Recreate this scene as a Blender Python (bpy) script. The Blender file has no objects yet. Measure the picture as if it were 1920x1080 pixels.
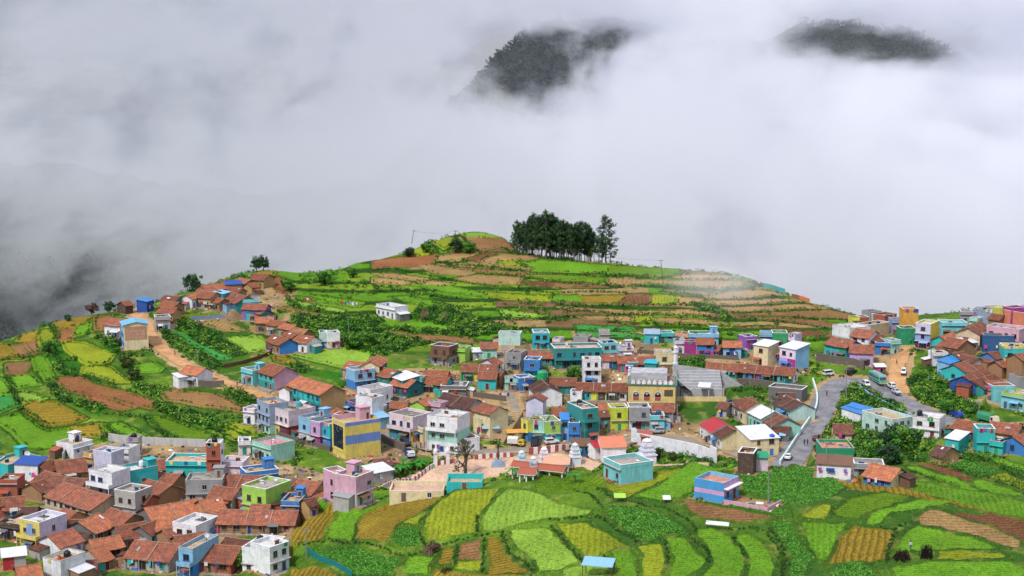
import bpy, bmesh, math, random
import numpy as np
from mathutils import Vector, Matrix
random.seed(7)
RNG = np.random.RandomState(11)
scene = bpy.context.scene
col = scene.collection
# ------------------------------------------------------------------ camera, world, sun, exposure
F = 2700.0
TH = math.atan(390.0 / F)
CZ = 105.0
cam = bpy.data.cameras.new('camera')
cam.sensor_width = 36.0
cam.lens = 36.0 * F / 1920.0
cam.clip_start = 1.0
cam.clip_end = 8000.0
camo = bpy.data.objects.new('camera', cam)
col.objects.link(camo)
camo.location = (0, 0, CZ)
camo.rotation_euler = (math.pi / 2 - TH, 0, 0)
scene.camera = camo
SUN_EL, SUN_AZ = math.radians(52), math.radians(215)      # azimuth clockwise from +Y
w = bpy.data.worlds.new('World')
scene.world = w
w.use_nodes = True
def N(nt, t, **kw):
    n = nt.nodes.new(t)
    for k, v in kw.items():
        setattr(n, k, v)
    return n
nt = w.node_tree
bg = nt.nodes['Background']
sky = N(nt, 'ShaderNodeTexSky', sky_type='NISHITA', sun_disc=False)
sky.sun_elevation = SUN_EL
sky.sun_rotation = SUN_AZ
tc = N(nt, 'ShaderNodeTexCoord')
mp = N(nt, 'ShaderNodeMapping')
mp.inputs['Scale'].default_value = (3.0, 3.0, 7.0)
nz = N(nt, 'ShaderNodeTexNoise')
nz.inputs['Scale'].default_value = 1.6
nz.inputs['Detail'].default_value = 6
nz.inputs['Roughness'].default_value = 0.55
cr = N(nt, 'ShaderNodeValToRGB')
cr.color_ramp.elements[0].position = 0.35
cr.color_ramp.elements[0].color = (5.3, 5.8, 7.4, 1)
cr.color_ramp.elements[1].position = 0.68
cr.color_ramp.elements[1].color = (8.5, 8.7, 10.0, 1)
mx = N(nt, 'ShaderNodeMixRGB')
mx.inputs[0].default_value = 0.88
nt.links.new(tc.outputs['Generated'], mp.inputs[0])
nt.links.new(mp.outputs[0], nz.inputs['Vector'])
nt.links.new(nz.outputs['Fac'], cr.inputs[0])
sz = N(nt, 'ShaderNodeSeparateXYZ'); nt.links.new(tc.outputs['Generated'], sz.inputs[0])
hz = N(nt, 'ShaderNodeMapRange'); nt.links.new(sz.outputs[2], hz.inputs[0])      # the overcast is duller towards the horizon
hz.inputs['From Min'].default_value = 0.02; hz.inputs['From Max'].default_value = 0.35; hz.inputs['To Min'].default_value = 0.44; hz.inputs['To Max'].default_value = 1.05
dm = N(nt, 'ShaderNodeMixRGB', blend_type='MULTIPLY'); dm.inputs[0].default_value = 1.0
nt.links.new(cr.outputs[0], dm.inputs[1]); nt.links.new(hz.outputs[0], dm.inputs[2])
nt.links.new(sky.outputs[0], mx.inputs[1])
nt.links.new(dm.outputs[0], mx.inputs[2])
nt.links.new(mx.outputs[0], bg.inputs[0])
bg.inputs[1].default_value = 0.1
sd = bpy.data.lights.new('sun', 'SUN')
sd.energy = 3.0
sd.angle = math.radians(7)
sd.color = (1.0, 0.96, 0.89)
so = bpy.data.objects.new('sun', sd)
col.objects.link(so)
so.rotation_euler = (math.pi / 2 - SUN_EL, 0, math.pi - SUN_AZ)
scene.view_settings.view_transform = 'Standard'
scene.view_settings.look = 'None'
scene.view_settings.exposure = 0.24
scene.view_settings.gamma = 1.0
scene.cycles.volume_bounces = 11
scene.cycles.volume_step_rate = 1.0
scene.cycles.volume_max_steps = 256
scene.cycles.max_bounces = 16
scene.cycles.diffuse_bounces = 1
scene.cycles.use_denoising = True
scene.cycles.use_adaptive_sampling = True
scene.cycles.adaptive_threshold = 0.03

# ------------------------------------------------------------------ helpers
def lin(c):
    return tuple(((x / 255.0) / 12.92 if x / 255.0 <= 0.04045 else ((x / 255.0 + 0.055) / 1.055) ** 2.4) for x in c)
UP = np.array([0, math.sin(TH), math.cos(TH)])
FW = np.array([0, math.cos(TH), -math.sin(TH)])
def ray(px, py):
    d = np.array([(px - 960) / F, 0, 0]) + (540 - py) / F * UP + FW
    return d[0] / d[1], d[2] / d[1]           # X/Y and Z/Y of the sight line
def pt(px, py, Y):
    u, s = ray(px, py)
    return np.array([u * Y, Y, CZ + s * Y])
def vnoise(x, y, seed=0):
    xi = np.floor(x).astype(np.int64); yi = np.floor(y).astype(np.int64)
    xf = x - xi; yf = y - yi
    xf = xf * xf * (3 - 2 * xf); yf = yf * yf * (3 - 2 * yf)
    def h(a, b):
        n = (a * 374761393 + b * 668265263 + seed * 974711) & 0x7fffffff
        n = ((n ^ (n >> 13)) * 1274126177) & 0x7fffffff
        return ((n ^ (n >> 16)) & 0xffff) / 65535.0
    return (h(xi, yi) * (1 - xf) + h(xi + 1, yi) * xf) * (1 - yf) + (h(xi, yi + 1) * (1 - xf) + h(xi + 1, yi + 1) * xf) * yf
def fbm(x, y, o=4, seed=0):
    s = 0; a = 0.5
    for k in range(o):
        s = s + a * vnoise(x * 2 ** k, y * 2 ** k, seed + k); a *= 0.5
    return s / (1 - 0.5 ** o)

# ------------------------------------------------------------------ the lie of the land
CP = '''
560 1080 285  800 1080 262  1000 1080 248  1200 1080 240  1500 1080 235  1920 1080 232
560 1000 305  700 1000 288  850 1000 278  1000 1000 270  1300 1000 262  1600 1000 258  1920 1000 258
1100 940 288  1400 935 280  1700 940 280  1900 945 278
620 935 330  750 925 322  880 908 322  1000 888 320  1100 880 318  1290 869 316  1420 867 316  1500 878 316  1600 905 308
780 905 372  900 885 376  1000 872 380  1100 868 382  1200 865 384  1300 848 388  840 895 372
0 1080 298  250 1080 298  450 1075 296  520 1050 300  540 990 316  0 1000 325  250 1000 325  450 990 322  0 900 366  250 900 364  450 900 360  560 900 354  650 905 350
0 840 398  200 820 408  400 830 398  520 850 388  620 860 382
700 850 386  600 800 414  480 800 414  720 770 428  850 830 394  950 830 396  1050 830 397  1150 825 399  1250 810 404  1350 842 388  1480 865 374  1550 858 372
900 770 426  1000 770 427  1100 760 430  1230 770 424  1400 770 420  1540 765 420
700 700 456  850 690 462  950 700 458  1100 690 462  1250 690 462  1400 690 462  1500 700 455  1600 705 454  1640 725 446
1600 660 480  1500 650 484  1300 650 487  1100 640 492  900 640 492  700 640 492  650 685 466
1560 740 430  1690 755 430  1780 800 408  1620 790 408  1650 820 388  1700 860 350  1680 835 372  1640 880 338
1720 880 336  1800 860 350  1920 850 352  1920 900 326  1800 925 306  1740 900 326  1880 930 300
1750 740 440  1830 780 420  1920 800 405  1900 760 430
1700 650 480  1800 650 474  1900 650 470  1850 700 448  1920 720 440  1800 605 520  1900 600 518  1700 612 518  1640 610 520  1690 690 462
600 600 512  750 600 512  900 600 514  1100 600 516  1300 600 516  1450 622 502  1550 625 500
600 555 545  800 550 550  1000 550 552  1200 550 552  1400 562 542  1500 583 526
700 505 590  850 500 594  1000 500 596  1150 506 592  1300 522 580
500 545 556  450 560 546  400 565 542  350 575 536  300 590 524  260 600 516  250 640 494  330 650 492  420 605 518  480 620 510  560 640 494
400 700 458  480 740 436  350 740 440  280 700 460  200 650 488  560 700 458
0 700 458  100 700 458  200 700 460  0 760 428  150 760 430  300 780 424  420 790 418
100 640 492 30 660 480
'''
CREST = '''
600 512 588  680 489 602  760 474 614  800 452 630  860 438 648  950 448 646  985 478 612  1080 487 606  1160 495 602  1250 503 596  1340 511 590  1400 523 582  1470 549 562  1530 570 546  1590 586 534
1640 598 536  1700 592 548  1800 585 560  1920 578 566
540 512 588  500 505 592  440 516 584  400 531 572  350 546 562  290 567 548  230 582 538  160 592 526  100 603 514  50 622 502  0 640 492 
'''
pts = []
a = [float(v) for v in CP.split()]
for i in range(0, len(a), 3):
    pts.append(pt(a[i], a[i + 1], a[i + 2]))
pts.append(pt(860, 470, 620)); pts.append(pt(960, 472, 622)); pts.append(pt(760, 488, 604))
c = [float(v) for v in CREST.split()]
for i in range(0, len(c), 3):
    p = pt(c[i], c[i + 1], c[i + 2])
    pts.append(p)
    pts.append(p + np.array([p[0] * 0.03, 18, -5.5]))
    pts.append(p + np.array([p[0] * 0.1, 60, -34]))
    pts.append(p + np.array([p[0] * 0.2, 130, -80]))
for (x, y, Y, dy, dz) in ((620, 935, 330, 12, -4), (750, 925, 322, 16, -6), (880, 908, 322, 16, -7), (1000, 888, 320, 16, -7), (1100, 880, 318, 16, -7),
                          (1290, 869, 316, 16, -7), (1420, 867, 316, 16, -7), (1500, 878, 316, 14, -6)):
    p = pt(x, y, Y); pts.append(p + np.array([0, dy, dz]))
for X in (-420, -300, -200, -100, 0, 100, 200, 300, 420):
    pts.append(np.array([X * 0.42, 170, 29.0 if X > -60 else 16.0]))
for Y, z in ((240, 24), (300, 19), (360, 6), (420, 4), (480, 8), (560, 6)):
    pts.append(np.array([0.50 * Y, Y, z + 6.0])); pts.append(np.array([-0.50 * Y, Y, z - 8.0]))
pts = np.array(pts)
def tps(A, B):
    d = np.sqrt(((A[:, None, :] - B[None, :, :]) ** 2).sum(2) + 1.0)
    return d
P2 = pts[:, :2]
n = len(pts)
K = tps(P2, P2) + np.eye(n) * -0.6
Q = np.hstack([np.ones((n, 1)), P2])
M = np.block([[K, Q], [Q.T, np.zeros((3, 3))]])
sol = np.linalg.solve(M, np.concatenate([pts[:, 2], np.zeros(3)]))
wgt, aff = sol[:n], sol[n:]
def evalz(X, Y):
    q = np.stack([X.ravel(), Y.ravel()], 1)
    out = np.empty(len(q))
    for i in range(0, len(q), 20000):
        s = q[i:i + 20000]
        out[i:i + 20000] = tps(s, P2) @ wgt + aff[0] + s @ aff[1:]
    return out.reshape(X.shape)
NC = 1300
U = np.linspace(-0.43, 0.43, NC)
rows = [165.0]
while rows[-1] < 690:
    rows.append(rows[-1] + 0.32 + 0.45 * (rows[-1] - 165) / 480)
while rows[-1] < 790:
    rows.append(rows[-1] * 1.01)
YR = np.array(rows); NR = len(YR)
cu = np.linspace(-0.43, 0.43, 200); cy = np.linspace(165, YR[-1], 240)
CZg = evalz(cu[None, :] * cy[:, None], np.repeat(cy[:, None], 200, 1))
def blur(A, k):
    for ax in (0, 1):
        p = np.concatenate([np.repeat(A.take([0], ax), k, ax), A, np.repeat(A.take([-1], ax), k, ax)], ax)
        cs = np.cumsum(p, ax)
        z = np.zeros_like(cs.take([0], ax))
        cs = np.concatenate([z, cs], ax)
        n_ = A.shape[ax]
        A = (cs.take(range(2 * k + 1, 2 * k + 1 + n_), ax) - cs.take(range(0, n_), ax)) / (2 * k + 1)
    return A
CZg = blur(CZg, 1)
def bilin(G, gu, gy, uu, yy):
    fu = np.clip((uu - gu[0]) / (gu[-1] - gu[0]) * (len(gu) - 1), 0, len(gu) - 1.001)
    fy = np.clip((yy - gy[0]) / (gy[-1] - gy[0]) * (len(gy) - 1), 0, len(gy) - 1.001)
    iu = fu.astype(int); iy = fy.astype(int); fu = fu - iu; fy = fy - iy
    return (G[iy, iu] * (1 - fu) + G[iy, iu + 1] * fu) * (1 - fy) + (G[iy + 1, iu] * (1 - fu) + G[iy + 1, iu + 1] * fu) * fy
UU = np.repeat(U[None, :], NR, 0); YY = np.repeat(YR[:, None], NC, 1); XX = UU * YY
Z0 = bilin(CZg, cu, cy, UU, YY)
Z = Z0.copy()
def col_of(u):
    return int(min(NC - 1, max(0, round((u - U[0]) / (U[1] - U[0])))))
def hit(px, py, h=0.0, G=None):
    """first point where the sight line through the pixel meets the land (raised by h)"""
    G = Z0 if G is None else G
    u, s = ray(px, py)
    sl = (G[:, col_of(u)] + h - CZ) / YR
    sl[YR > 680] = -9
    k = int(np.argmax(sl >= s))
    if sl[k] < s:
        k = int(np.argmax(sl)); Y = YR[k]
    elif k == 0:
        Y = YR[0]
    else:
        t = (s - sl[k - 1]) / (sl[k] - sl[k - 1]); Y = YR[k - 1] + t * (YR[k] - YR[k - 1])
    return np.array([u * Y, Y, CZ + s * Y])
def ground(X, Y, G=None):
    G = Z if G is None else G
    u = X / Y
    k = min(NR - 2, max(0, int(np.searchsorted(YR, Y)) - 1)); t = min(1, max(0, (Y - YR[k]) / (YR[k + 1] - YR[k])))
    fc = min(NC - 1.001, max(0, (u - U[0]) / (U[1] - U[0]))); i = int(fc); a_ = fc - i
    return float((G[k, i] * (1 - a_) + G[k, i + 1] * a_) * (1 - t) + (G[k + 1, i] * (1 - a_) + G[k + 1, i + 1] * a_) * t)
def on_plane(px, py, z):
    u, s = ray(px, py)
    Y = (z - CZ) / s
    return np.array([u * Y, Y, z])
# ------------------------------------------------------------------ materials
MAT = {}
def mat_base(name, rough=0.85):
    m = bpy.data.materials.new(name); m.use_nodes = True
    nt = m.node_tree; b = nt.nodes['Principled BSDF']
    b.inputs['Roughness'].default_value = rough
    b.inputs['Specular IOR Level'].default_value = 0.25
    return m, nt, b
def ramp(nt, a, b, ca, cb):
    r = N(nt, 'ShaderNodeValToRGB')
    r.color_ramp.elements[0].position = a; r.color_ramp.elements[0].color = (*ca, 1)
    r.color_ramp.elements[1].position = b; r.color_ramp.elements[1].color = (*cb, 1)
    return r
def noise(nt, vec, scale, detail=4, rough=0.6):
    n_ = N(nt, 'ShaderNodeTexNoise'); n_.inputs['Scale'].default_value = scale
    n_.inputs['Detail'].default_value = detail; n_.inputs['Roughness'].default_value = rough
    if vec is not None: nt.links.new(vec, n_.inputs['Vector'])
    return n_.outputs['Fac']
def mixc(nt, f, a, b, mode='MIX'):
    m = N(nt, 'ShaderNodeMixRGB', blend_type=mode)
    for i, v in ((0, f), (1, a), (2, b)):
        if isinstance(v, (int, float)): m.inputs[i].default_value = v
        elif isinstance(v, tuple): m.inputs[i].default_value = (*v, 1) if len(v) == 3 else v
        else: nt.links.new(v, m.inputs[i])
    return m.outputs[0]
def bump(nt, b, h, strength, dist=0.1):
    n_ = N(nt, 'ShaderNodeBump'); n_.inputs['Strength'].default_value = strength; n_.inputs['Distance'].default_value = dist
    nt.links.new(h, n_.inputs['Height']); nt.links.new(n_.outputs[0], b.inputs['Normal'])
def world_pos(nt):
    return N(nt, 'ShaderNodeNewGeometry').outputs['Position']
def rnd(nt):
    return N(nt, 'ShaderNodeObjectInfo').outputs['Random']
def wallmat(rgb, k=0.8, dirt=0.75):
    """weathered painted plaster: rain streaks, blotches, bare patches"""
    key = ('wall', rgb, dirt)
    if key in MAT: return MAT[key]
    m, nt, b = mat_base('painted_plaster', 0.9)
    if min(rgb) > 200: k, dirt = 0.93, dirt * 0.75
    c_ = tuple(v * k for v in lin(rgb))
    p = world_pos(nt)
    mp = N(nt, 'ShaderNodeMapping'); mp.inputs['Scale'].default_value = (1.6, 1.6, 0.22)
    nt.links.new(p, mp.inputs[0])
    r1 = ramp(nt, 0.50, 0.74, (0, 0, 0), (1, 1, 1)); nt.links.new(noise(nt, mp.outputs[0], 1.0, 5, 0.7), r1.inputs[0])
    r2 = ramp(nt, 0.42, 0.68, (0, 0, 0), (1, 1, 1)); nt.links.new(noise(nt, p, 0.55, 5, 0.65), r2.inputs[0])
    d1 = mixc(nt, r2.outputs[0], c_, tuple(v * 0.72 + 0.03 for v in c_))
    mul = N(nt, 'ShaderNodeMath', operation='MULTIPLY'); nt.links.new(r1.outputs[0], mul.inputs[0]); mul.inputs[1].default_value = dirt
    r3 = ramp(nt, 0.58, 0.66, (0, 0, 0), (0.8, 0.8, 0.8)); nt.links.new(noise(nt, p, 1.1, 6, 0.72), r3.inputs[0])
    d1 = mixc(nt, r3.outputs[0], d1, tuple(v * 0.35 + 0.20 for v in c_))
    d2 = mixc(nt, mul.outputs[0], d1, tuple(v * 0.45 + 0.035 for v in c_))
    nt.links.new(d2, b.inputs['Base Color'])
    bump(nt, b, noise(nt, p, 5.0, 4), 0.12, 0.05)
    MAT[key] = m; return m
def roofmat(kind):
    key = ('roof', kind)
    if key in MAT: return MAT[key]
    m, nt, b = mat_base(kind + '_roof_tiles', 0.9)
    cs = {'tile': ((176, 104, 76), (140, 82, 64), (98, 66, 56)), 'orange': ((198, 122, 84), (168, 98, 68), (122, 78, 60)),
          'brown': ((144, 88, 68), (112, 70, 58), (78, 56, 50)), 'dark': ((118, 76, 66), (92, 62, 56), (64, 50, 48)),
          'mud': ((204, 150, 104), (176, 116, 76), (120, 86, 62))}[kind]
    cs = [lin(c_) for c_ in cs]
    uv = N(nt, 'ShaderNodeUVMap'); uv.uv_map = 'UVMap'
    off = N(nt, 'ShaderNodeVectorMath', operation='ADD'); nt.links.new(uv.outputs[0], off.inputs[0])
    sc = N(nt, 'ShaderNodeMath', operation='MULTIPLY'); nt.links.new(rnd(nt), sc.inputs[0]); sc.inputs[1].default_value = 60
    cx = N(nt, 'ShaderNodeCombineXYZ'); nt.links.new(sc.outputs[0], cx.inputs[0]); nt.links.new(cx.outputs[0], off.inputs[1])
    br = N(nt, 'ShaderNodeTexBrick'); br.offset = 0.5
    nt.links.new(off.outputs[0], br.inputs['Vector'])
    br.inputs['Scale'].default_value = 1.0; br.inputs['Brick Width'].default_value = 0.34; br.inputs['Row Height'].default_value = 0.46
    br.inputs['Mortar Size'].default_value = 0.035; br.inputs['Bias'].default_value = -0.1
    br.inputs['Color1'].default_value = (*cs[0], 1); br.inputs['Color2'].default_value = (*cs[1], 1); br.inputs['Mortar'].default_value = (*[v * 0.55 for v in cs[2]], 1)
    r1 = ramp(nt, 0.42, 0.62, (0, 0, 0), (0.9, 0.9, 0.9)); nt.links.new(noise(nt, off.outputs[0], 0.55, 6, 0.72), r1.inputs[0])
    r2 = ramp(nt, 0.60, 0.70, (0, 0, 0), (0.6, 0.6, 0.6)); nt.links.new(noise(nt, off.outputs[0], 1.7, 4, 0.7), r2.inputs[0])
    c1 = mixc(nt, r1.outputs[0], br.outputs['Color'], cs[2])
    c2 = mixc(nt, r2.outputs[0], c1, tuple(v * 1.15 + 0.03 for v in cs[0]))
    hv = N(nt, 'ShaderNodeHueSaturation'); nt.links.new(c2, hv.inputs['Color'])
    mr = N(nt, 'ShaderNodeMapRange'); mr.inputs['To Min'].default_value = 0.68; mr.inputs['To Max'].default_value = 1.30; nt.links.new(rnd(nt), mr.inputs[0]); nt.links.new(mr.outputs[0], hv.inputs['Value'])
    nt.links.new(hv.outputs[0], b.inputs['Base Color'])
    wv = N(nt, 'ShaderNodeTexWave', wave_type='BANDS', bands_direction='X', wave_profile='SIN'); wv.inputs['Scale'].default_value = 0.9
    nt.links.new(off.outputs[0], wv.inputs['Vector'])
    ad = N(nt, 'ShaderNodeMath', operation='ADD'); nt.links.new(wv.outputs['Fac'], ad.inputs[0]); nt.links.new(br.outputs['Fac'], ad.inputs[1])
    bump(nt, b, ad.outputs[0], 0.5, 0.08)
    MAT[key] = m; return m
def metalroof(rgb):
    key = ('tin', rgb)
    if key in MAT: return MAT[key]
    m, nt, b = mat_base('corrugated_sheet', 0.5)
    c_ = tuple(v * 0.85 for v in lin(rgb))
    uv = N(nt, 'ShaderNodeUVMap'); uv.uv_map = 'UVMap'
    wv = N(nt, 'ShaderNodeTexWave', wave_type='BANDS', bands_direction='X'); wv.inputs['Scale'].default_value = 0.8
    nt.links.new(uv.outputs[0], wv.inputs['Vector'])
    r1 = ramp(nt, 0.52, 0.72, (0, 0, 0), (0.7, 0.7, 0.7)); nt.links.new(noise(nt, world_pos(nt), 0.7, 6, 0.7), r1.inputs[0])
    c1 = mixc(nt, wv.outputs['Fac'], c_, tuple(v * 0.8 for v in c_))
    c2 = mixc(nt, r1.outputs[0], c1, tuple(v * 0.5 + 0.04 for v in c_))
    nt.links.new(c2, b.inputs['Base Color']); bump(nt, b, wv.outputs['Fac'], 0.4, 0.06)
    MAT[key] = m; return m
def plain(rgb, rough=0.7, metal=0.0, name='paint', spec=0.3):
    key = ('plain', rgb, rough, metal)
    if key in MAT: return MAT[key]
    m, nt, b = mat_base(name, rough)
    c_ = tuple(v * 0.85 for v in lin(rgb))
    r1 = ramp(nt, 0.4, 0.7, c_, tuple(v * 0.7 for v in c_)); nt.links.new(noise(nt, world_pos(nt), 1.6, 4), r1.inputs[0])
    nt.links.new(r1.outputs[0], b.inputs['Base Color']); b.inputs['Metallic'].default_value = metal
    b.inputs['Specular IOR Level'].default_value = spec
    MAT[key] = m; return m
def glassmat():
    key = 'glass'
    if key in MAT: return MAT[key]
    m, nt, b = mat_base('dark_window_glass', 0.15)
    b.inputs['Specular IOR Level'].default_value = 0.5
    r1 = ramp(nt, 0.3, 0.7, (0.012, 0.014, 0.018), (0.05, 0.055, 0.06)); nt.links.new(rnd(nt), r1.inputs[0])
    nt.links.new(r1.outputs[0], b.inputs['Base Color'])
    MAT[key] = m; return m
def slabmat(rgb):
    """flat concrete roof: cement grey or paint with puddle stains and litter marks"""
    key = ('slab', rgb)
    if key in MAT: return MAT[key]
    m, nt, b = mat_base('stained_concrete_roof', 0.92)
    c_ = tuple(v * 0.8 for v in lin(rgb)); p = world_pos(nt)
    r1 = ramp(nt, 0.40, 0.62, (0, 0, 0), (0.8, 0.8, 0.8)); nt.links.new(noise(nt, p, 0.45, 6, 0.7), r1.inputs[0])
    r2 = ramp(nt, 0.58, 0.66, (0, 0, 0), (0.7, 0.7, 0.7)); nt.links.new(noise(nt, p, 1.3, 4, 0.7), r2.inputs[0])
    c1 = mixc(nt, r1.outputs[0], c_, tuple(v * 0.55 + 0.02 for v in c_)); c2 = mixc(nt, r2.outputs[0], c1, lin((214, 206, 190)))
    nt.links.new(c2, b.inputs['Base Color']); MAT[key] = m; return m
def leafmat():
    key = 'leaf'
    if key in MAT: return MAT[key]
    m, nt, b = mat_base('leaves', 0.6)
    at = N(nt, 'ShaderNodeAttribute'); at.attribute_name = 'Col'
    nt.links.new(at.outputs['Color'], b.inputs['Base Color'])
    tr = N(nt, 'ShaderNodeBsdfTranslucent'); nt.links.new(at.outputs['Color'], tr.inputs[0])
    ms = N(nt, 'ShaderNodeMixShader'); ms.inputs[0].default_value = 0.25
    nt.links.new(b.outputs[0], ms.inputs[1]); nt.links.new(tr.outputs[0], ms.inputs[2])
    nt.links.new(ms.outputs[0], nt.nodes['Material Output'].inputs['Surface'])
    MAT[key] = m; return m
def tag(o, label=None, cat=None, group=None, kind=None):
    if label: o['label'] = label
    if cat: o['category'] = cat
    if group: o['group'] = group
    if kind: o['kind'] = kind
    return o
def mesh_np(name, V, Fq, mats, colors=None, parent=None, smooth=False, tri=False):
    me = bpy.data.meshes.new(name)
    k = 3 if tri else 4
    me.vertices.add(len(V)); me.vertices.foreach_set('co', np.asarray(V, dtype=np.float32).ravel())
    me.loops.add(len(Fq) * k); me.loops.foreach_set('vertex_index', np.asarray(Fq, dtype=np.int32).ravel())
    me.polygons.add(len(Fq)); me.polygons.foreach_set('loop_start', np.arange(0, len(Fq) * k, k, dtype=np.int32))
    me.polygons.foreach_set('loop_total', np.full(len(Fq), k, dtype=np.int32))
    if smooth: me.polygons.foreach_set('use_smooth', np.ones(len(Fq), dtype=bool))
    me.update(calc_edges=True)
    for m in mats: me.materials.append(m)
    if colors is not None:
        a_ = me.attributes.new('Col', 'FLOAT_COLOR', 'POINT')
        a_.data.foreach_set('color', np.concatenate([colors, np.ones((len(colors), 1))], 1).astype(np.float32).ravel())
    o = bpy.data.objects.new(name, me); col.objects.link(o)
    if parent: o.parent = parent
    return o

# ------------------------------------------------------------------ fields: corners read off, dropped on the land
VIEW = {'R1': (0, 820, 4.153), 'R2': (320, 820, 4.153), 'R3': (440, 660, 5.4), 'R4': (700, 700, 5.4), 'R5': (960, 700, 5.4), 'R6': (1220, 640, 4.153),
        'R7': (1480, 640, 4.153), 'R8': (1640, 560, 5.4), 'A1': (180, 490, 4.908), 'A2': (440, 540, 5.4), 'A3': (780, 580, 6.0), 'A4': (1020, 580, 6.0),
        'A5': (1260, 580, 6.0), 'A6': (1500, 560, 6.0), 'A7': (1640, 720, 5.4), 'A8': (760, 820, 5.333), 'B1': (700, 380, 4.0), 'B2': (1140, 440, 4.0),
        'B3': (0, 560, 3.856), 'B4': (540, 860, 4.0), 'B5': (1000, 860, 4.0), 'B6': (1440, 860, 4.0), 'B7': (0, 360, 3.4286), 'P': (0, 0, 1.0)}
def vp(v, x, y):
    ox, oy, s = VIEW[v]
    return ox + x / s, oy + y / s
# type: crop colour, soil colour, row spacing (m, 0 = none), row strength, crop height
FT = {'ol': ((142, 122, 42), (92, 66, 24), 1.3, 0.7), 'yg': ((136, 148, 36), (100, 108, 26), 1.2, 0.45), 'gr': ((98, 144, 34), (66, 104, 24), 1.1, 0.42),
      'lg': ((126, 160, 58), (96, 124, 46), 1.2, 0.3), 'dg': ((58, 116, 36), (20, 62, 18), 1.3, 0.7), 'br': ((138, 102, 68), (98, 70, 48), 1.6, 0.55),
      'db': ((112, 76, 52), (84, 56, 40), 1.6, 0.5), 'rd': ((138, 90, 60), (104, 64, 42), 1.5, 0.5), 'tn': ((158, 128, 84), (116, 92, 60), 1.8, 0.5),
      'bg': ((58, 138, 66), (36, 88, 40), 1.2, 0.4), 'od': ((92, 128, 24), (66, 84, 24), 1.4, 0.5), 'bk': ((120, 96, 62), (92, 72, 48), 0, 0), 'plaza': ((206, 172, 150), (190, 150, 130), 0, 0),
      'dust': ((168, 140, 104), (140, 114, 84), 0, 0), 'bush': ((44, 98, 22), (30, 66, 18), 0, 0)}
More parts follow.
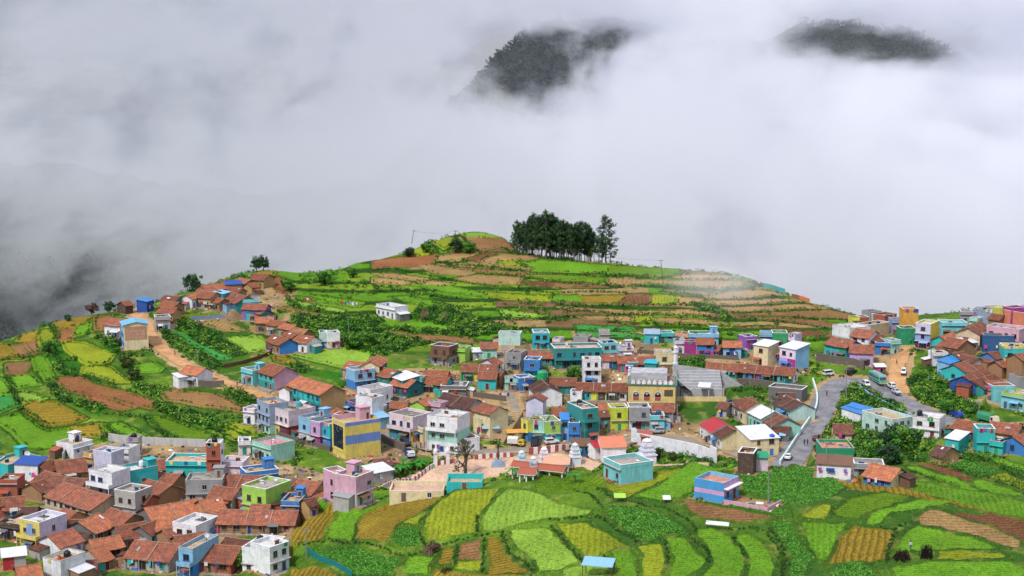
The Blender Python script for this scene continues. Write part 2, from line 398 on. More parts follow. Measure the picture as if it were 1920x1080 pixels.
FIELDS = '''
B4 ol 100 390 385 385 250 625 20 680 10 560
B4 gr 190 310 450 285 395 370 120 385
B4 gr 465 285 830 260 600 400 510 470 490 610 265 620 350 450
B4 ol 830 310 1080 250 1170 290 1060 360 820 500 740 640 510 610 495 520 560 440
B4 yg 1060 380 985 500 835 502
B4 dg 800 510 980 520 1000 670 840 680 750 620
B4 yg 1240 250 1600 225 1500 350 1420 440 1410 560 1050 630 1000 520 1060 390
B4 lg 1630 230 1850 250 2010 330 2300 390 2260 440 1920 460 1600 530 1440 550 1440 430
B4 dg 160 660 600 670 850 760 780 880 500 880 300 760 150 700
B4 gr 900 730 1100 720 1060 880 820 880
B4 ol 1140 665 1265 655 1240 790 1120 790
B4 br 1290 630 1465 600 1450 770 1265 765
B4 yg 1262 770 1452 772 1450 850 1235 850
B4 ol 1490 580 1590 580 1660 740 1790 850 1790 880 1490 880
B4 lg 1640 530 1960 520 2190 770 2020 850 1850 870 1840 780 1700 680
B4 ol 0 850 180 830 380 870 420 990 -40 990
B4 ol 1100 800 1230 860 1780 890 1800 990 1060 990
B5 yg 150 490 430 480 500 510 730 670 390 760 250 620
B5 od 0 160 520 80 1000 60 540 200 420 240 300 235 140 265 0 240
B5 yg 540 190 1100 80 1200 90 940 190 700 300 600 300
B5 gr 1110 75 1500 25 1640 50 1350 110 1200 200 1200 240 1090 300 960 320 720 290 960 190
B5 yg 1360 100 1700 50 1920 60 1900 80 1500 100
B5 dg 1500 110 1920 80 2090 90 2230 150 2350 225 2150 310 1950 345 1560 240 1540 140
B5 br 1070 310 1180 315 1860 450 1560 490 1260 440 1180 400
B5 dg 1090 280 1200 260 1440 300 1920 390 1920 440 1860 445 1180 310
B5 dg 510 400 590 350 820 370 1000 430 1190 570 980 600 810 630 700 540
B5 gr 990 605 1160 600 1240 720 1310 770 1170 880 990 940 1020 740
B5 yg 760 660 960 645 990 720 970 960 780 960 810 740
B5 gr 560 700 730 680 780 760 770 960 600 960 610 780
B5 lg 200 840 510 760 580 830 480 990 160 990
B5 gr 1200 545 1330 520 1480 580 1600 740 1540 990 1170 990 1330 760 1310 680
B5 gr 1500 570 1640 555 1790 680 1810 990 1580 990 1610 760
B6 ol 370 90 480 100 1000 220 1300 310 1700 380 1680 410 1380 350 1100 300 800 250 620 230 480 150
B6 gr 500 90 750 130 1000 180 1400 250 1920 330 2000 470 1500 350 1200 280 900 200
B6 od 470 400 600 300 900 270 1090 300 800 400 690 460 500 430
B6 yg 220 440 390 340 490 350 430 460
B6 gr 240 470 620 480 530 600 430 790 340 760 270 620
B6 gr 720 470 830 380 1150 310 1400 330 1350 350 1100 380 930 420 840 500 730 510
B6 ol 640 500 900 540 950 570 880 770 720 790 420 810 530 600
B6 tn 1120 430 1200 385 1300 400 1640 505 1920 620 1900 680 1700 640 1500 570 1130 490
B6 db 1340 410 1700 410 2000 480 2000 650 1650 500
B6 gr 1000 560 1100 500 1500 590 1750 680 960 690 950 640
B6 yg 1090 690 1750 690 1810 740 1260 760 1240 700
B6 gr 900 820 1250 770 1800 760 2000 850 2000 990 1000 990
B6 dg 480 830 600 790 740 800 830 900 900 990 420 990
B6 dg 0 470 190 470 230 620 350 750 320 840 130 990 170 780 110 640 40 560
A7 dg 400 730 560 720 900 760 1300 890 1180 930 1000 910 700 810 420 760
A7 db 370 805 520 810 880 880 1010 980 930 1000 700 920
A7 gr 290 830 450 850 800 960 1000 1040 1100 1080 900 1080 600 960 350 870
A7 gr 830 690 960 680 1512 830 1600 900 1512 900 1200 800
A7 yg 1150 940 1350 920 1600 1010 1600 1090 1300 1000
A7 gr 950 1000 1100 990 1400 1080 1600 1130 1100 1080
B1 br 680 260 1020 250 1050 370 820 370 720 320
B1 lg 640 215 780 213 1000 243 820 262 700 258
B1 yg 430 270 590 250 600 300 530 360 470 310
B1 yg 290 300 390 290 430 360 400 390 290 390
B1 rd 0 400 480 385 460 450 250 490 0 500
B1 tn 480 410 620 375 780 380 640 440 480 440
B1 db 640 420 820 385 960 375 780 440
B1 tn 780 440 960 385 1310 400 1150 435 950 430 900 455
B1 yg 940 440 1060 432 1090 470 960 460
B1 gr 1100 450 1280 430 1640 455 1950 490 1950 540 1500 530 1190 520 1210 490
B1 tn 720 450 1200 490 1180 510 760 470
B1 tn 330 470 460 465 780 520 680 550 470 535
B1 br 640 490 1160 530 1120 550 800 520
B1 tn 620 570 780 540 1120 560 1080 610 880 615 740 600
B1 od 1170 545 1500 540 1740 565 1740 600 1350 585
B1 tn 1760 565 1950 565 1950 630 1780 625
B1 db 1100 590 1350 600 1330 635 1090 620
B1 br 1350 605 1600 605 1760 635 1350 640
B1 gr 240 615 480 610 830 680 850 720 500 660
B1 tn 0 530 130 530 430 575 330 590 100 560
B1 tn 0 560 180 580 300 605 240 620 0 600
B1 tn 340 595 440 585 600 610 500 635
B1 yg 850 670 1330 700 1320 740 980 725 850 700
B1 gr 1345 695 1550 700 1550 745 1330 740
B1 ol 1560 705 1890 700 1830 755 1550 745
B1 gr 130 710 250 700 500 750 650 800 420 780
B1 tn 1380 785 1600 795 2000 812 2000 832 1600 825
B1 tn 1540 855 1970 855 1970 885 1600 880
B1 gr 30 860 300 880 560 930 560 960 120 930
B1 br 110 960 300 985 700 1010 800 1050 400 1040 150 990
B1 lg 960 800 1300 850 1200 860 980 850
B1 bg 1530 920 1920 935 2020 960 1540 950
B1 bg 1540 970 1900 975 2020 1010 1560 1000
B2 od 0 240 180 225 560 240 540 290 400 320 0 300
B2 tn 480 320 570 300 900 310 980 340 600 340
B2 tn 0 330 350 340 1000 355 1140 385 840 410 420 370 0 370
B2 tn 430 415 700 430 820 450 720 458
B2 db 80 515 150 447 325 450 310 525
B2 yg 330 450 510 455 515 520 320 520
B2 tn 525 465 700 485 710 515 520 520
B2 tn 730 465 900 430 1160 415 1360 465 1100 475 760 485
B2 tn 740 500 1100 490 1480 490 1500 515 1200 520 830 530
B2 tn 850 545 1200 535 1500 525 1640 560 1250 570 940 580
B2 br 960 600 1300 580 1680 570 1830 600 1830 645 1500 620 1300 605
B2 br 1010 625 1300 625 1500 640 1700 665 1690 700 1350 660
B2 db 960 700 1200 690 1500 720 1620 740 1560 780 1400 780 1240 700
B2 tn 0 565 300 575 310 600 0 590
B2 tn 320 570 600 565 850 600 830 610 350 590
B2 tn 330 630 640 635 960 675 900 685 350 655
B2 yg 190 620 310 615 340 655 200 655
B2 tn 0 620 180 625 170 645 0 645
B3 ol 370 150 560 130 690 125 640 160 550 205 400 215
B3 rd 430 215 540 210 520 300 430 305
B3 gr 530 280 550 200 650 165 640 240 600 260
B3 rd 690 230 690 140 810 110 800 160 740 230
B3 yg 270 240 330 220 400 260 390 300 300 350
B3 ol 120 310 160 260 300 225 240 310
B3 br 70 350 150 325 230 400 150 420
B3 br 180 312 260 310 285 385 245 400
B3 ol -40 330 60 320 150 430 -40 440
B3 br 50 465 215 455 180 545 55 550
B3 gr 70 560 220 545 300 620 120 650 75 590
B3 gr 240 415 320 410 370 510 260 520
B3 gr 290 530 360 520 390 580 340 600
B3 yg 600 490 800 490 930 610 860 610 700 560 590 530
B3 gr 980 480 1100 460 1180 500 1150 530 1000 530
B3 yg 450 310 600 310 820 400 780 470 620 480 480 380
B3 rd 400 570 590 560 640 610 900 670 1120 740 1100 800 960 770 740 710 480 680
B3 rd 590 700 740 715 970 790 870 805 700 760
B3 ol 140 785 230 740 390 740 620 870 480 910 350 925
B3 lg 100 690 170 670 330 720 180 750
B3 bg -40 700 90 700 120 770 -40 850
B3 gr -40 880 140 820 340 960 500 930 520 1000 440 1080 200 1080 100 980
B3 ol 500 930 720 900 750 1000 560 1000
B3 gr 750 900 870 900 1050 980 1120 1040 960 1040 800 980
B3 od 1070 850 1200 860 1540 990 1480 1050 1330 1040 1100 910
B3 br 1170 680 1250 660 1570 690 1750 790 1740 820 1400 770 1200 730
B3 yg 1600 950 1700 950 1780 1010 1700 1030
B3 yg 1640 905 1760 890 1851 930 1851 1000
B3 gr -40 560 40 600 90 690 -40 695
A1 lg 1150 710 1300 690 1500 695 1660 780 1600 820 1400 840 1250 780
A1 tn 920 560 1160 540 1390 640 1200 645
A1 od 750 490 1100 475 1150 500 870 545
A1 bg 660 610 750 640 1050 800 1240 890 1150 910 900 770 720 660
A1 bg 1270 95 1330 65 1470 70 1440 110
A1 ol 1450 110 1600 70 1660 90 1620 140 1500 120
A1 rd 1090 190 1150 120 1260 100 1200 170
A1 rd 1560 180 1640 130 1767 180 1767 330 1680 290
A2 lg 480 640 850 590 1050 580 1390 660 1350 750 1100 810 900 760 600 690
A2 ol 400 690 500 680 680 780 560 770 420 740
A2 br 400 190 560 200 1010 290 960 300 600 260
A2 lg 480 130 600 130 1100 230 1080 245 700 190
A2 gr 730 60 850 80 1300 150 1290 165 950 130
A2 gr 570 90 720 100 1280 180 1250 200 900 150
P plaza 700 915 760 893 806 873 870 858 960 852 1090 846 1110 860 1330 868 1290 872 1100 876 1000 884 880 902 760 918
P dust 640 862 720 800 790 800 830 838 900 838 1010 838 1100 830 1230 812 1240 826 1130 842 1000 850 880 855 800 880 730 880
P dust 1250 800 1290 770 1330 790 1390 810 1400 850 1340 840 1260 818
P dust 640 700 780 690 960 700 960 740 1000 745 1000 820 880 830 800 800 740 790 700 770 640 750
P dust 960 640 1280 640 1280 720 1200 750 1180 830 960 810
P dust 1300 640 1500 640 1520 700 1400 720 1300 700
P dust 1690 600 1920 600 1920 740 1860 750 1800 700 1740 660 1700 640
P dust 0 870 200 830 420 830 560 870 640 900 560 960 540 1060 250 1075 0 1000
P dust 380 540 520 520 560 570 640 650 540 640 480 600 380 610 320 600 330 575
P dust 1480 905 1500 860 1640 860 1650 900 1590 905
P dust 1560 640 1680 640 1680 670 1620 690 1530 680
P dust 1770 790 1920 790 1920 850 1850 850 1790 830
P bush 1690 725 1740 680 1800 730 1850 770 1800 780 1720 745
P bush 1590 720 1650 735 1700 770 1690 870 1600 870 1530 840 1570 780
P bush 540 560 620 590 760 600 800 560 900 600 980 620 820 640 640 690 560 670
B3 bush 310 340 420 330 600 420 560 560 420 540 350 440
A1 bush 560 600 640 600 900 800 1150 960 1100 1000 850 860 620 700
A1 bush 650 530 900 560 1150 680 1130 700 1250 780 1400 850 1300 880 1050 790 750 640
A2 bush 1070 410 1300 400 1480 560 1430 660 1300 620 1060 570
A2 bush 600 300 1080 310 1200 370 840 400 700 360
A2 bush 520 760 700 800 1000 850 1180 860 1210 960 1080 1000 900 900 640 850
B3 bush 1130 740 1260 800 1500 860 1610 920 1560 960 1300 880 1140 820
B3 bush 340 600 420 660 560 710 740 790 720 850 560 770 400 720
B3 bush 960 600 1150 640 1180 700 1100 720 960 640
B3 bush 720 290 800 260 860 300 860 420 790 400
B3 bush 1590 620 1851 720 1851 790 1640 690
R6 bush 200 150 420 140 420 250 300 235 200 210
R6 bush 620 560 720 640 740 670 640 640
B2 bush 560 520 720 525 900 590 950 650 880 640 700 560
B2 bush 1350 740 1420 790 1560 800 1700 700 1650 680 1600 740 1500 780
P bush 80 640 110 650 160 700 110 700
'''
polys = []
for ln in FIELDS.strip().splitlines():
    t = ln.split(); v = t[0]; kd = t[1]; q = [float(x) for x in t[2:]]
    P_ = [vp(v, q[i], q[i + 1]) for i in range(0, len(q), 2)]
    polys.append((kd, [hit(*p) for p in P_]))
COLR = np.zeros((NR, NC, 3)); SOIL = np.zeros((NR, NC, 3)); ROWC = np.zeros((NR, NC)); ROWA = np.zeros((NR, NC))
CLS = np.zeros((NR, NC), dtype=np.int16)          # 0 grass bank, 1 field, 2 bare yard, 3 road, 4 house plot, 5 lush crop, 6 shrubs
EDGE = np.full((NR, NC), 9.0)
nA = fbm(XX / 14, YY / 14, 4, 3)[..., None]; nB = fbm(XX / 3.0, YY / 3.0, 3, 9)[..., None]
g1 = np.array(lin((98, 132, 36))); g2 = np.array(lin((54, 90, 28))); g3 = np.array(lin((156, 156, 76)))
t1 = np.clip((nA - 0.38) * 3.2, 0, 1) * (0.45 + 0.55 * np.clip((fbm(XX / 40, YY / 40, 2, 77) - 0.3) * 3, 0, 1))[..., None]; t2 = np.clip((nB - 0.55) * 4, 0, 1)
COLR[:] = (g1 * t1 + g2 * (1 - t1)) * (1 - 0.45 * t2) + g3 * 0.45 * t2
SOIL[:] = COLR * 0.62
wx = (fbm(XX / 5, YY / 5, 3, 21) - 0.5) * 1.8; wy = (fbm(XX / 5, YY / 5, 3, 33) - 0.5) * 3.0
WX = XX + wx; WY = YY + wy
# the rest of the hill is cut into narrow contour terraces with grassy risers
hm = (YY > 468) & (UU > -0.185) & (UU < 0.26)
lv = (Z0 + 1.5 * (fbm(XX / 26, YY / 26, 3, 61) - 0.5)) / 1.7
li = np.floor(lv); lf = lv - li
hsh = vnoise(li * 7.31 + 0.5, np.floor((XX + 9 * li) / 34) * 3.7 + 0.5, 91)[..., None]
tc_ = np.where(hsh < 0.34, np.array(lin((110, 136, 34))), np.where(hsh < 0.52, np.array(lin((146, 122, 80))), np.where(hsh < 0.62, np.array(lin((116, 86, 60))), np.array(lin((84, 128, 26))))))
tc_ = tc_ * (0.75 + 0.5 * nB)
rs_ = np.clip((0.34 - lf) * 9, 0, 1)[..., None]
tc_ = tc_ * (1 - rs_) + np.array(lin((40, 70, 20))) * (0.6 + 0.8 * nB) * rs_
wt_ = (hm * np.clip((YY - 468) / 25, 0, 1))[..., None]
COLR[:] = COLR * (1 - wt_) + tc_ * wt_; SOIL[:] = COLR * 0.7
Z += wt_[..., 0] * 0.55 * (np.clip(lf / 0.34, 0, 1) - lf)
def box_of(P_, m=3.0):
    ys = [p[1] for p in P_]; us = [p[0] / p[1] for p in P_]
    r0 = max(0, int(np.searchsorted(YR, min(ys) - m)) - 1); r1 = min(NR, int(np.searchsorted(YR, max(ys) + m)) + 1)
    du = m / 200.0
    return slice(r0, r1), slice(max(0, col_of(min(us) - du) - 1), min(NC, col_of(max(us) + du) + 2))
def inside(px_, py_, P_):
    r = np.zeros(px_.shape, bool); n_ = len(P_)
    for i in range(n_):
        x1, y1 = P_[i][0], P_[i][1]; x2, y2 = P_[(i + 1) % n_][0], P_[(i + 1) % n_][1]
        if y1 == y2: continue
        cnd = (y1 > py_) != (y2 > py_)
        r ^= cnd & (px_ < (x2 - x1) * (py_ - y1) / (y2 - y1) + x1)
    return r
def edge_dist(px_, py_, P_, closed=True):
    d = np.full(px_.shape, 1e9); n_ = len(P_)
    for i in range(n_ if closed else n_ - 1):
        ax, ay = P_[i][0], P_[i][1]; bx, by = P_[(i + 1) % n_][0], P_[(i + 1) % n_][1]
        L = (bx - ax) ** 2 + (by - ay) ** 2 + 1e-9
        t_ = np.clip(((px_ - ax) * (bx - ax) + (py_ - ay) * (by - ay)) / L, 0, 1)
        d = np.minimum(d, np.hypot(px_ - ax - t_ * (bx - ax), py_ - ay - t_ * (by - ay)))
    return d
def smooth1(a_, k):
    p = np.concatenate([np.zeros(k + 1), a_, np.zeros(k)]); cs = np.cumsum(p)
    return cs[2 * k + 1:] - cs[:-(2 * k + 1)]
order = [p for p in polys if p[0] in ('dust', 'bush', 'plaza')] + [p for p in polys if p[0] not in ('dust', 'bush', 'plaza')]
for fi, (kd, P_) in enumerate(order):
    sr, sc_ = box_of(P_)
    wx_, wy_ = WX[sr, sc_], WY[sr, sc_]
    far = P_[0][1] > 400
    if far: wx_ = XX[sr, sc_] * 0.6 + wx_ * 0.4; wy_ = YY[sr, sc_] * 0.6 + wy_ * 0.4
    m = inside(wx_, wy_, P_)
    if not m.any(): continue
    if kd not in ('dust', 'bush', 'plaza'): m |= (edge_dist(wx_, wy_, P_) < (0.7 if far else 0.5)) & (CLS[sr, sc_] != 1)
    cA, cB, sp, st = FT[kd]
    j = 1 + 0.22 * (random.random() - 0.5)
    ca = np.array(lin(cA)) * j; cb = np.array(lin(cB)) * j
    nn = 0.72 + 0.56 * fbm(XX[sr, sc_] / 6, YY[sr, sc_] / 9, 4, 50 + fi)
    n2 = np.clip((fbm(XX[sr, sc_] / 9, YY[sr, sc_] / 9, 3, 150 + fi) - 0.5) * 3.5, 0, 1)[..., None]
    cc = (ca * (1 - 0.45 * n2) + (ca * 0.55 + cb * 0.2 + np.array([.05, .055, .005])) * 0.45 * n2 * 1.2) * nn[..., None]
    if kd in ('dust', 'plaza', 'bush'):
        dd = np.clip((fbm(XX[sr, sc_] / 7, YY[sr, sc_] / 9, 4, 250 + fi) - 0.42) * 5, 0, 1)[..., None]; gg = np.clip((fbm(XX[sr, sc_] / 11, YY[sr, sc_] / 14, 4, 350 + fi) - 0.52) * 9, 0, 1)[..., None]
        if kd == 'dust': cc = cc * (1 - 0.42 * dd); cc = cc * (1 - gg) + COLR[sr, sc_] * gg
        COLR[sr, sc_][m] = cc[m]; SOIL[sr, sc_][m] = cc[m] * 0.7; ROWA[sr, sc_][m] = 0.0
        CLS[sr, sc_][m] = 6 if kd == 'bush' else (7 if kd == 'plaza' else 2)
        if kd == 'dust': CLS[sr, sc_][m & (gg[..., 0] > 0.6)] = 0
        continue
    d = edge_dist(wx_, wy_, P_)
    rim = (~m) & (d < (1.5 if far else 0.55)) & (CLS[sr, sc_] == 0)          # rough dark grass on the bank round each plot
    COLR[sr, sc_][rim] = (np.array(lin((46, 78, 20))) * (0.6 + 0.8 * nB[sr, sc_]))[rim]; SOIL[sr, sc_][rim] = COLR[sr, sc_][rim]
    bank = m & (d < (0.3 if far else 0.45)) & (np.ones_like(m) if not far else inside(wx_, wy_, P_))
    core = m & ~bank
    COLR[sr, sc_][core] = cc[core]; SOIL[sr, sc_][core] = (cb * nn[..., None])[core]
    ang = math.radians(random.uniform(-9, 9)); 
    if random.random() < 0.2: ang += math.pi / 2 * 0.9
    ROWC[sr, sc_][core] = ((-math.sin(ang) * XX[sr, sc_] + math.cos(ang) * YY[sr, sc_] + 0.35 * wx_ - 0.35 * XX[sr, sc_]) / max(sp, 1))[core]
    ROWA[sr, sc_][core] = st
    CLS[sr, sc_][core] = 5 if kd in ('dg', 'bg') else 1
    COLR[sr, sc_][bank] = COLR[sr, sc_][bank] * 0.8; CLS[sr, sc_][bank] = 0; ROWA[sr, sc_][bank] = 0
    E = EDGE[sr, sc_]; E[m] = np.minimum(E, d)[m]
    # level the plot: each line of the slope is pulled towards its mean, so the downhill edge becomes a bank
    zz = Z0[sr, sc_]; cnt = m.sum(0).astype(float); sm = (zz * m).sum(0)
    k = 12
    cm = smooth1(sm, k) / np.maximum(smooth1(cnt, k), 1e-6)
    f = 0.34 if far else 0.4
    dev = np.clip(zz - cm[None, :], -2.2, 2.2)
    Zb = Z[sr, sc_]; Zb[m] = (zz - f * dev)[m]
# ------------------------------------------------------------------ roads laid on the land
def flatten_strip(P_, half, drop=0.06, fade=2.2, cls=3):
    sr, sc_ = box_of(P_, half + fade + 2)
    x, y = XX[sr, sc_], YY[sr, sc_]
    best = np.full(x.shape, 1e9); bz = np.zeros(x.shape)
    for a_, b_ in zip(P_[:-1], P_[1:]):
        L = (b_[0] - a_[0]) ** 2 + (b_[1] - a_[1]) ** 2 + 1e-9
        t_ = np.clip(((x - a_[0]) * (b_[0] - a_[0]) + (y - a_[1]) * (b_[1] - a_[1])) / L, 0, 1)
        d = np.hypot(x - a_[0] - t_ * (b_[0] - a_[0]), y - a_[1] - t_ * (b_[1] - a_[1]))
        k = d < best; best[k] = d[k]; bz[k] = (a_[2] + t_ * (b_[2] - a_[2]))[k]
    wgt_ = np.clip((half + fade - best) / fade, 0, 1); wgt_ = wgt_ * wgt_ * (3 - 2 * wgt_)
    Zs = Z[sr, sc_]; Zs[:] = Zs * (1 - wgt_) + (bz - drop) * wgt_
    sh_ = (best < half + 0.6 + 2.2 * nB[sr, sc_][..., 0]); COLR[sr, sc_][sh_] = (np.array(lin((168, 140, 104))) * (0.6 + 0.7 * nB[sr, sc_]))[sh_]; SOIL[sr, sc_][sh_] = COLR[sr, sc_][sh_] * .8; ROWA[sr, sc_][sh_] = 0
    CLS[sr, sc_][best < half + 0.4] = cls
def resample(P_, step):
    P_ = [np.array(p) for p in P_]
    # Catmull-Rom
    out = []
    Q_ = [2 * P_[0] - P_[1]] + P_ + [2 * P_[-1] - P_[-2]]
    for i in range(1, len(Q_) - 2):
        n_ = max(2, int(np.linalg.norm(Q_[i + 1] - Q_[i]) / step))
        for k in range(n_):
            t_ = k / n_
            out.append(0.5 * ((2 * Q_[i]) + (Q_[i + 1] - Q_[i - 1]) * t_ + (2 * Q_[i - 1] - 5 * Q_[i] + 4 * Q_[i + 1] - Q_[i + 2]) * t_ ** 2 + (3 * Q_[i] - Q_[i - 1] - 3 * Q_[i + 1] + Q_[i + 2]) * t_ ** 3))
    out.append(P_[-1]); return out
def smooth_z(P_, it=6):
    z = np.array([p[2] for p in P_])
    for _ in range(it): z[1:-1] = (z[:-2] + 2 * z[1:-1] + z[2:]) / 4
    for p, v in zip(P_, z): p[2] = v
    return P_
ROADS = []
def road(name, pix, width, m, label=None):
    W_ = [hit(*q) for q in pix if q != 'x']
    if pix[0] == 'x':                        # runs on out of sight behind the crest
        v = W_[0] - W_[1]; e = W_[0] + v / np.linalg.norm(v[:2]) * 26; e[2] = W_[0][2] - 0.6; W_ = [e] + W_
    P_ = smooth_z(resample(W_, 2.0), 12)
    flatten_strip(P_, width / 2)
    ROADS.append((name, P_, width, m))
    return P_
rm = {}
def roadmat(name, a_, b_, sc=0.25):
    m, nt, b = mat_base(name, 0.9); p = world_pos(nt)
    r1 = ramp(nt, 0.38, 0.66, lin(a_), lin(b_)); nt.links.new(noise(nt, p, sc, 7, 0.7), r1.inputs[0])
    nt.links.new(r1.outputs[0], b.inputs['Base Color']); bump(nt, b, noise(nt, p, 4, 4), 0.2, 0.05); return m
asph = roadmat('worn_asphalt', (134, 132, 136), (96, 96, 100)); dusty = roadmat('dusty_tarmac', (150, 138, 122), (120, 110, 98)); dirt = roadmat('dirt_track', (196, 152, 106), (158, 116, 76))
main_road = road('road', ['x', (1486, 856), (1512, 815), (1537, 775), (1552, 742), (1572, 720), (1600, 711), (1632, 718), (1668, 738), (1712, 762), (1760, 782), (1810, 798), (1850, 806), (1935, 822)], 8.0, asph)
village_road = road('road', [(1420, 862), (1372, 846), (1310, 830), (1240, 819), (1180, 826), (1110, 836), (1030, 840), (950, 846), (880, 848), (820, 842), (760, 826), (700, 812), (640, 818)], 6.5, dusty)
dirt_track = road('path', [(268, 577), (258, 590), (272, 606), (284, 632), (306, 655), (340, 680), (385, 703), (430, 720), (470, 735), (512, 748), (560, 770)], 4.6, dirt)
dirt_lane = road('path', [(1702, 640), (1690, 660), (1684, 690), (1683, 715), (1690, 738)], 5.5, dirt)
step_path = road('path', [(974, 790), (966, 768), (960, 748), (953, 730), (950, 710), (946, 690), (950, 665), (946, 645)], 2.6, dusty)

# ------------------------------------------------------------------ plots for houses are cut level later with plot()
def plot(cx_, cy_, wid, dep, ang, z, margin=0.7, fade=1.8, cls=4):
    r = math.hypot(wid, dep) / 2 + margin + fade
    sr, sc_ = box_of([(cx_ - r, cy_ - r, 0), (cx_ + r, cy_ + r, 0), (cx_ - r, cy_ + r, 0), (cx_ + r, cy_ - r, 0)], 0.5)
    x = XX[sr, sc_] - cx_; y = YY[sr, sc_] - cy_
    lx = np.abs(x * math.cos(ang) + y * math.sin(ang)) - wid / 2 - margin
    ly = np.abs(-x * math.sin(ang) + y * math.cos(ang)) - dep / 2 - margin
    d = np.maximum(np.maximum(lx, ly), 0)
    wgt_ = np.clip(1 - d / fade, 0, 1); wgt_ = wgt_ * wgt_ * (3 - 2 * wgt_)
    Zs = Z[sr, sc_]; Zs[:] = Zs * (1 - wgt_) + (z - 0.05) * wgt_
    k = (d <= 0.25) & (CLS[sr, sc_] != 3)
    CLS[sr, sc_][k] = cls
    ROWA[sr, sc_][k] = 0
    COLR[sr, sc_][k] = np.array(lin((150, 124, 92))) * (0.75 + 0.5 * nB[sr, sc_][k]); SOIL[sr, sc_][k] = np.array(lin((110, 90, 70)))
# ------------------------------------------------------------------ mesh builder
class MB:
    def __init__(s): s.v = []; s.f = []; s.m = []; s.uv = []
    def quad(s, pts_, mi=0, uv=None):
        b_ = len(s.v); s.v += [tuple(p) for p in pts_]; s.f.append(tuple(range(b_, b_ + len(pts_)))); s.m.append(mi)
        s.uv += uv if uv else [(p[0], p[2] + p[1]) for p in pts_]
    def box(s, x0, x1, y0, y1, z0, z1, mi=0, skip=''):
        if 'f' not in skip: s.quad([(x0, y0, z0), (x1, y0, z0), (x1, y0, z1), (x0, y0, z1)], mi)
        if 'b' not in skip: s.quad([(x1, y1, z0), (x0, y1, z0), (x0, y1, z1), (x1, y1, z1)], mi)
        if 'l' not in skip: s.quad([(x0, y1, z0), (x0, y0, z0), (x0, y0, z1), (x0, y1, z1)], mi)
        if 'r' not in skip: s.quad([(x1, y0, z0), (x1, y1, z0), (x1, y1, z1), (x1, y0, z1)], mi)
        if 't' not in skip: s.quad([(x0, y0, z1), (x1, y0, z1), (x1, y1, z1), (x0, y1, z1)], mi)
        if 'u' not in skip: s.quad([(x0, y1, z0), (x1, y1, z0), (x1, y0, z0), (x0, y0, z0)], mi)
    def rod(s, a_, b_, r0, r1=None, n_=6, mi=0, cap=True):
        r1 = r0 if r1 is None else r1
        a_ = Vector(a_); b_ = Vector(b_); d = (b_ - a_).normalized()
        e1 = d.orthogonal().normalized(); e2 = d.cross(e1)
        A = [a_ + (e1 * math.cos(6.2832 * k / n_) + e2 * math.sin(6.2832 * k / n_)) * r0 for k in range(n_)]
        B = [b_ + (e1 * math.cos(6.2832 * k / n_) + e2 * math.sin(6.2832 * k / n_)) * r1 for k in range(n_)]
        for k in range(n_):
            s.quad([A[k], A[(k + 1) % n_], B[(k + 1) % n_], B[k]], mi)
        if cap: s.quad(B, mi); s.quad(A[::-1], mi)
    def lathe(s, prof, n_=12, mi=0, c=(0, 0, 0)):
        for (r0, z0), (r1, z1) in zip(prof[:-1], prof[1:]):
            for k in range(n_):
                a0, a1 = 6.2832 * k / n_, 6.2832 * (k + 1) / n_
                s.quad([(c[0] + r0 * math.cos(a0), c[1] + r0 * math.sin(a0), c[2] + z0), (c[0] + r0 * math.cos(a1), c[1] + r0 * math.sin(a1), c[2] + z0),
                        (c[0] + r1 * math.cos(a1), c[1] + r1 * math.sin(a1), c[2] + z1), (c[0] + r1 * math.cos(a0), c[1] + r1 * math.sin(a0), c[2] + z1)], mi)
    def mesh(s, name, mats):
        me = bpy.data.meshes.new(name); me.from_pydata(s.v, [], s.f)
        for m in mats: me.materials.append(m)
        me.polygons.foreach_set('material_index', s.m)
        ul = me.uv_layers.new(name='UVMap'); ul.data.foreach_set('uv', np.array(s.uv, dtype=np.float32).ravel())
        me.update(); return me
    def build(s, name, mats, parent=None, loc=(0, 0, 0), rz=0.0):
        o = bpy.data.objects.new(name, s.mesh(name, mats)); col.objects.link(o)
        o.location = loc; o.rotation_euler = (0, 0, rz)
        if parent: o.parent = parent
        return o
def empty(name, loc, rz, label, cat, group=None):
    o = bpy.data.objects.new(name, None); col.objects.link(o); o.location = tuple(loc); o.rotation_euler = (0, 0, rz); o.empty_display_size = 0.5
    return tag(o, label, cat, group)
CC = {'white': (232, 232, 236), 'lav': (206, 204, 228), 'lilac': (212, 172, 220), 'pink': (226, 176, 196), 'hotpink': (226, 70, 150), 'magenta': (178, 56, 140), 'peach': (232, 176, 142),
      'salmon': (228, 138, 106), 'red': (190, 52, 62), 'maroon': (120, 44, 56), 'orange': (232, 172, 72), 'yellow': (238, 214, 110), 'lemon': (234, 230, 90), 'lime': (172, 222, 92),
      'limey': (206, 222, 62), 'limecream': (214, 226, 150), 'green': (44, 172, 104), 'emer': (34, 160, 112), 'mint': (172, 226, 210), 'palemint': (198, 232, 222), 'aqua': (130, 214, 220), 'turq': (54, 196, 196), 'cyan': (40, 190, 214),
      'teal': (50, 154, 150), 'dteal': (34, 118, 124), 'sky': (146, 200, 238), 'blue': (62, 138, 214), 'dblue': (42, 84, 168), 'navy': (52, 98, 150), 'peri': (150, 176, 226), 'greyblue': (158, 178, 204), 'purple': (158, 98, 196), 'lavw': (222, 212, 236),
      'cream': (238, 222, 178), 'beige': (216, 194, 162), 'tan': (196, 158, 104), 'mud': (170, 130, 92), 'brick': (178, 96, 72), 'brown': (128, 92, 70), 'dbrown': (92, 72, 60), 'grey': (164, 164, 166), 'dgrey': (120, 118, 118), 'cem': (188, 184, 178), 'black': (36, 36, 40), 'pinkw': (226, 206, 214)}
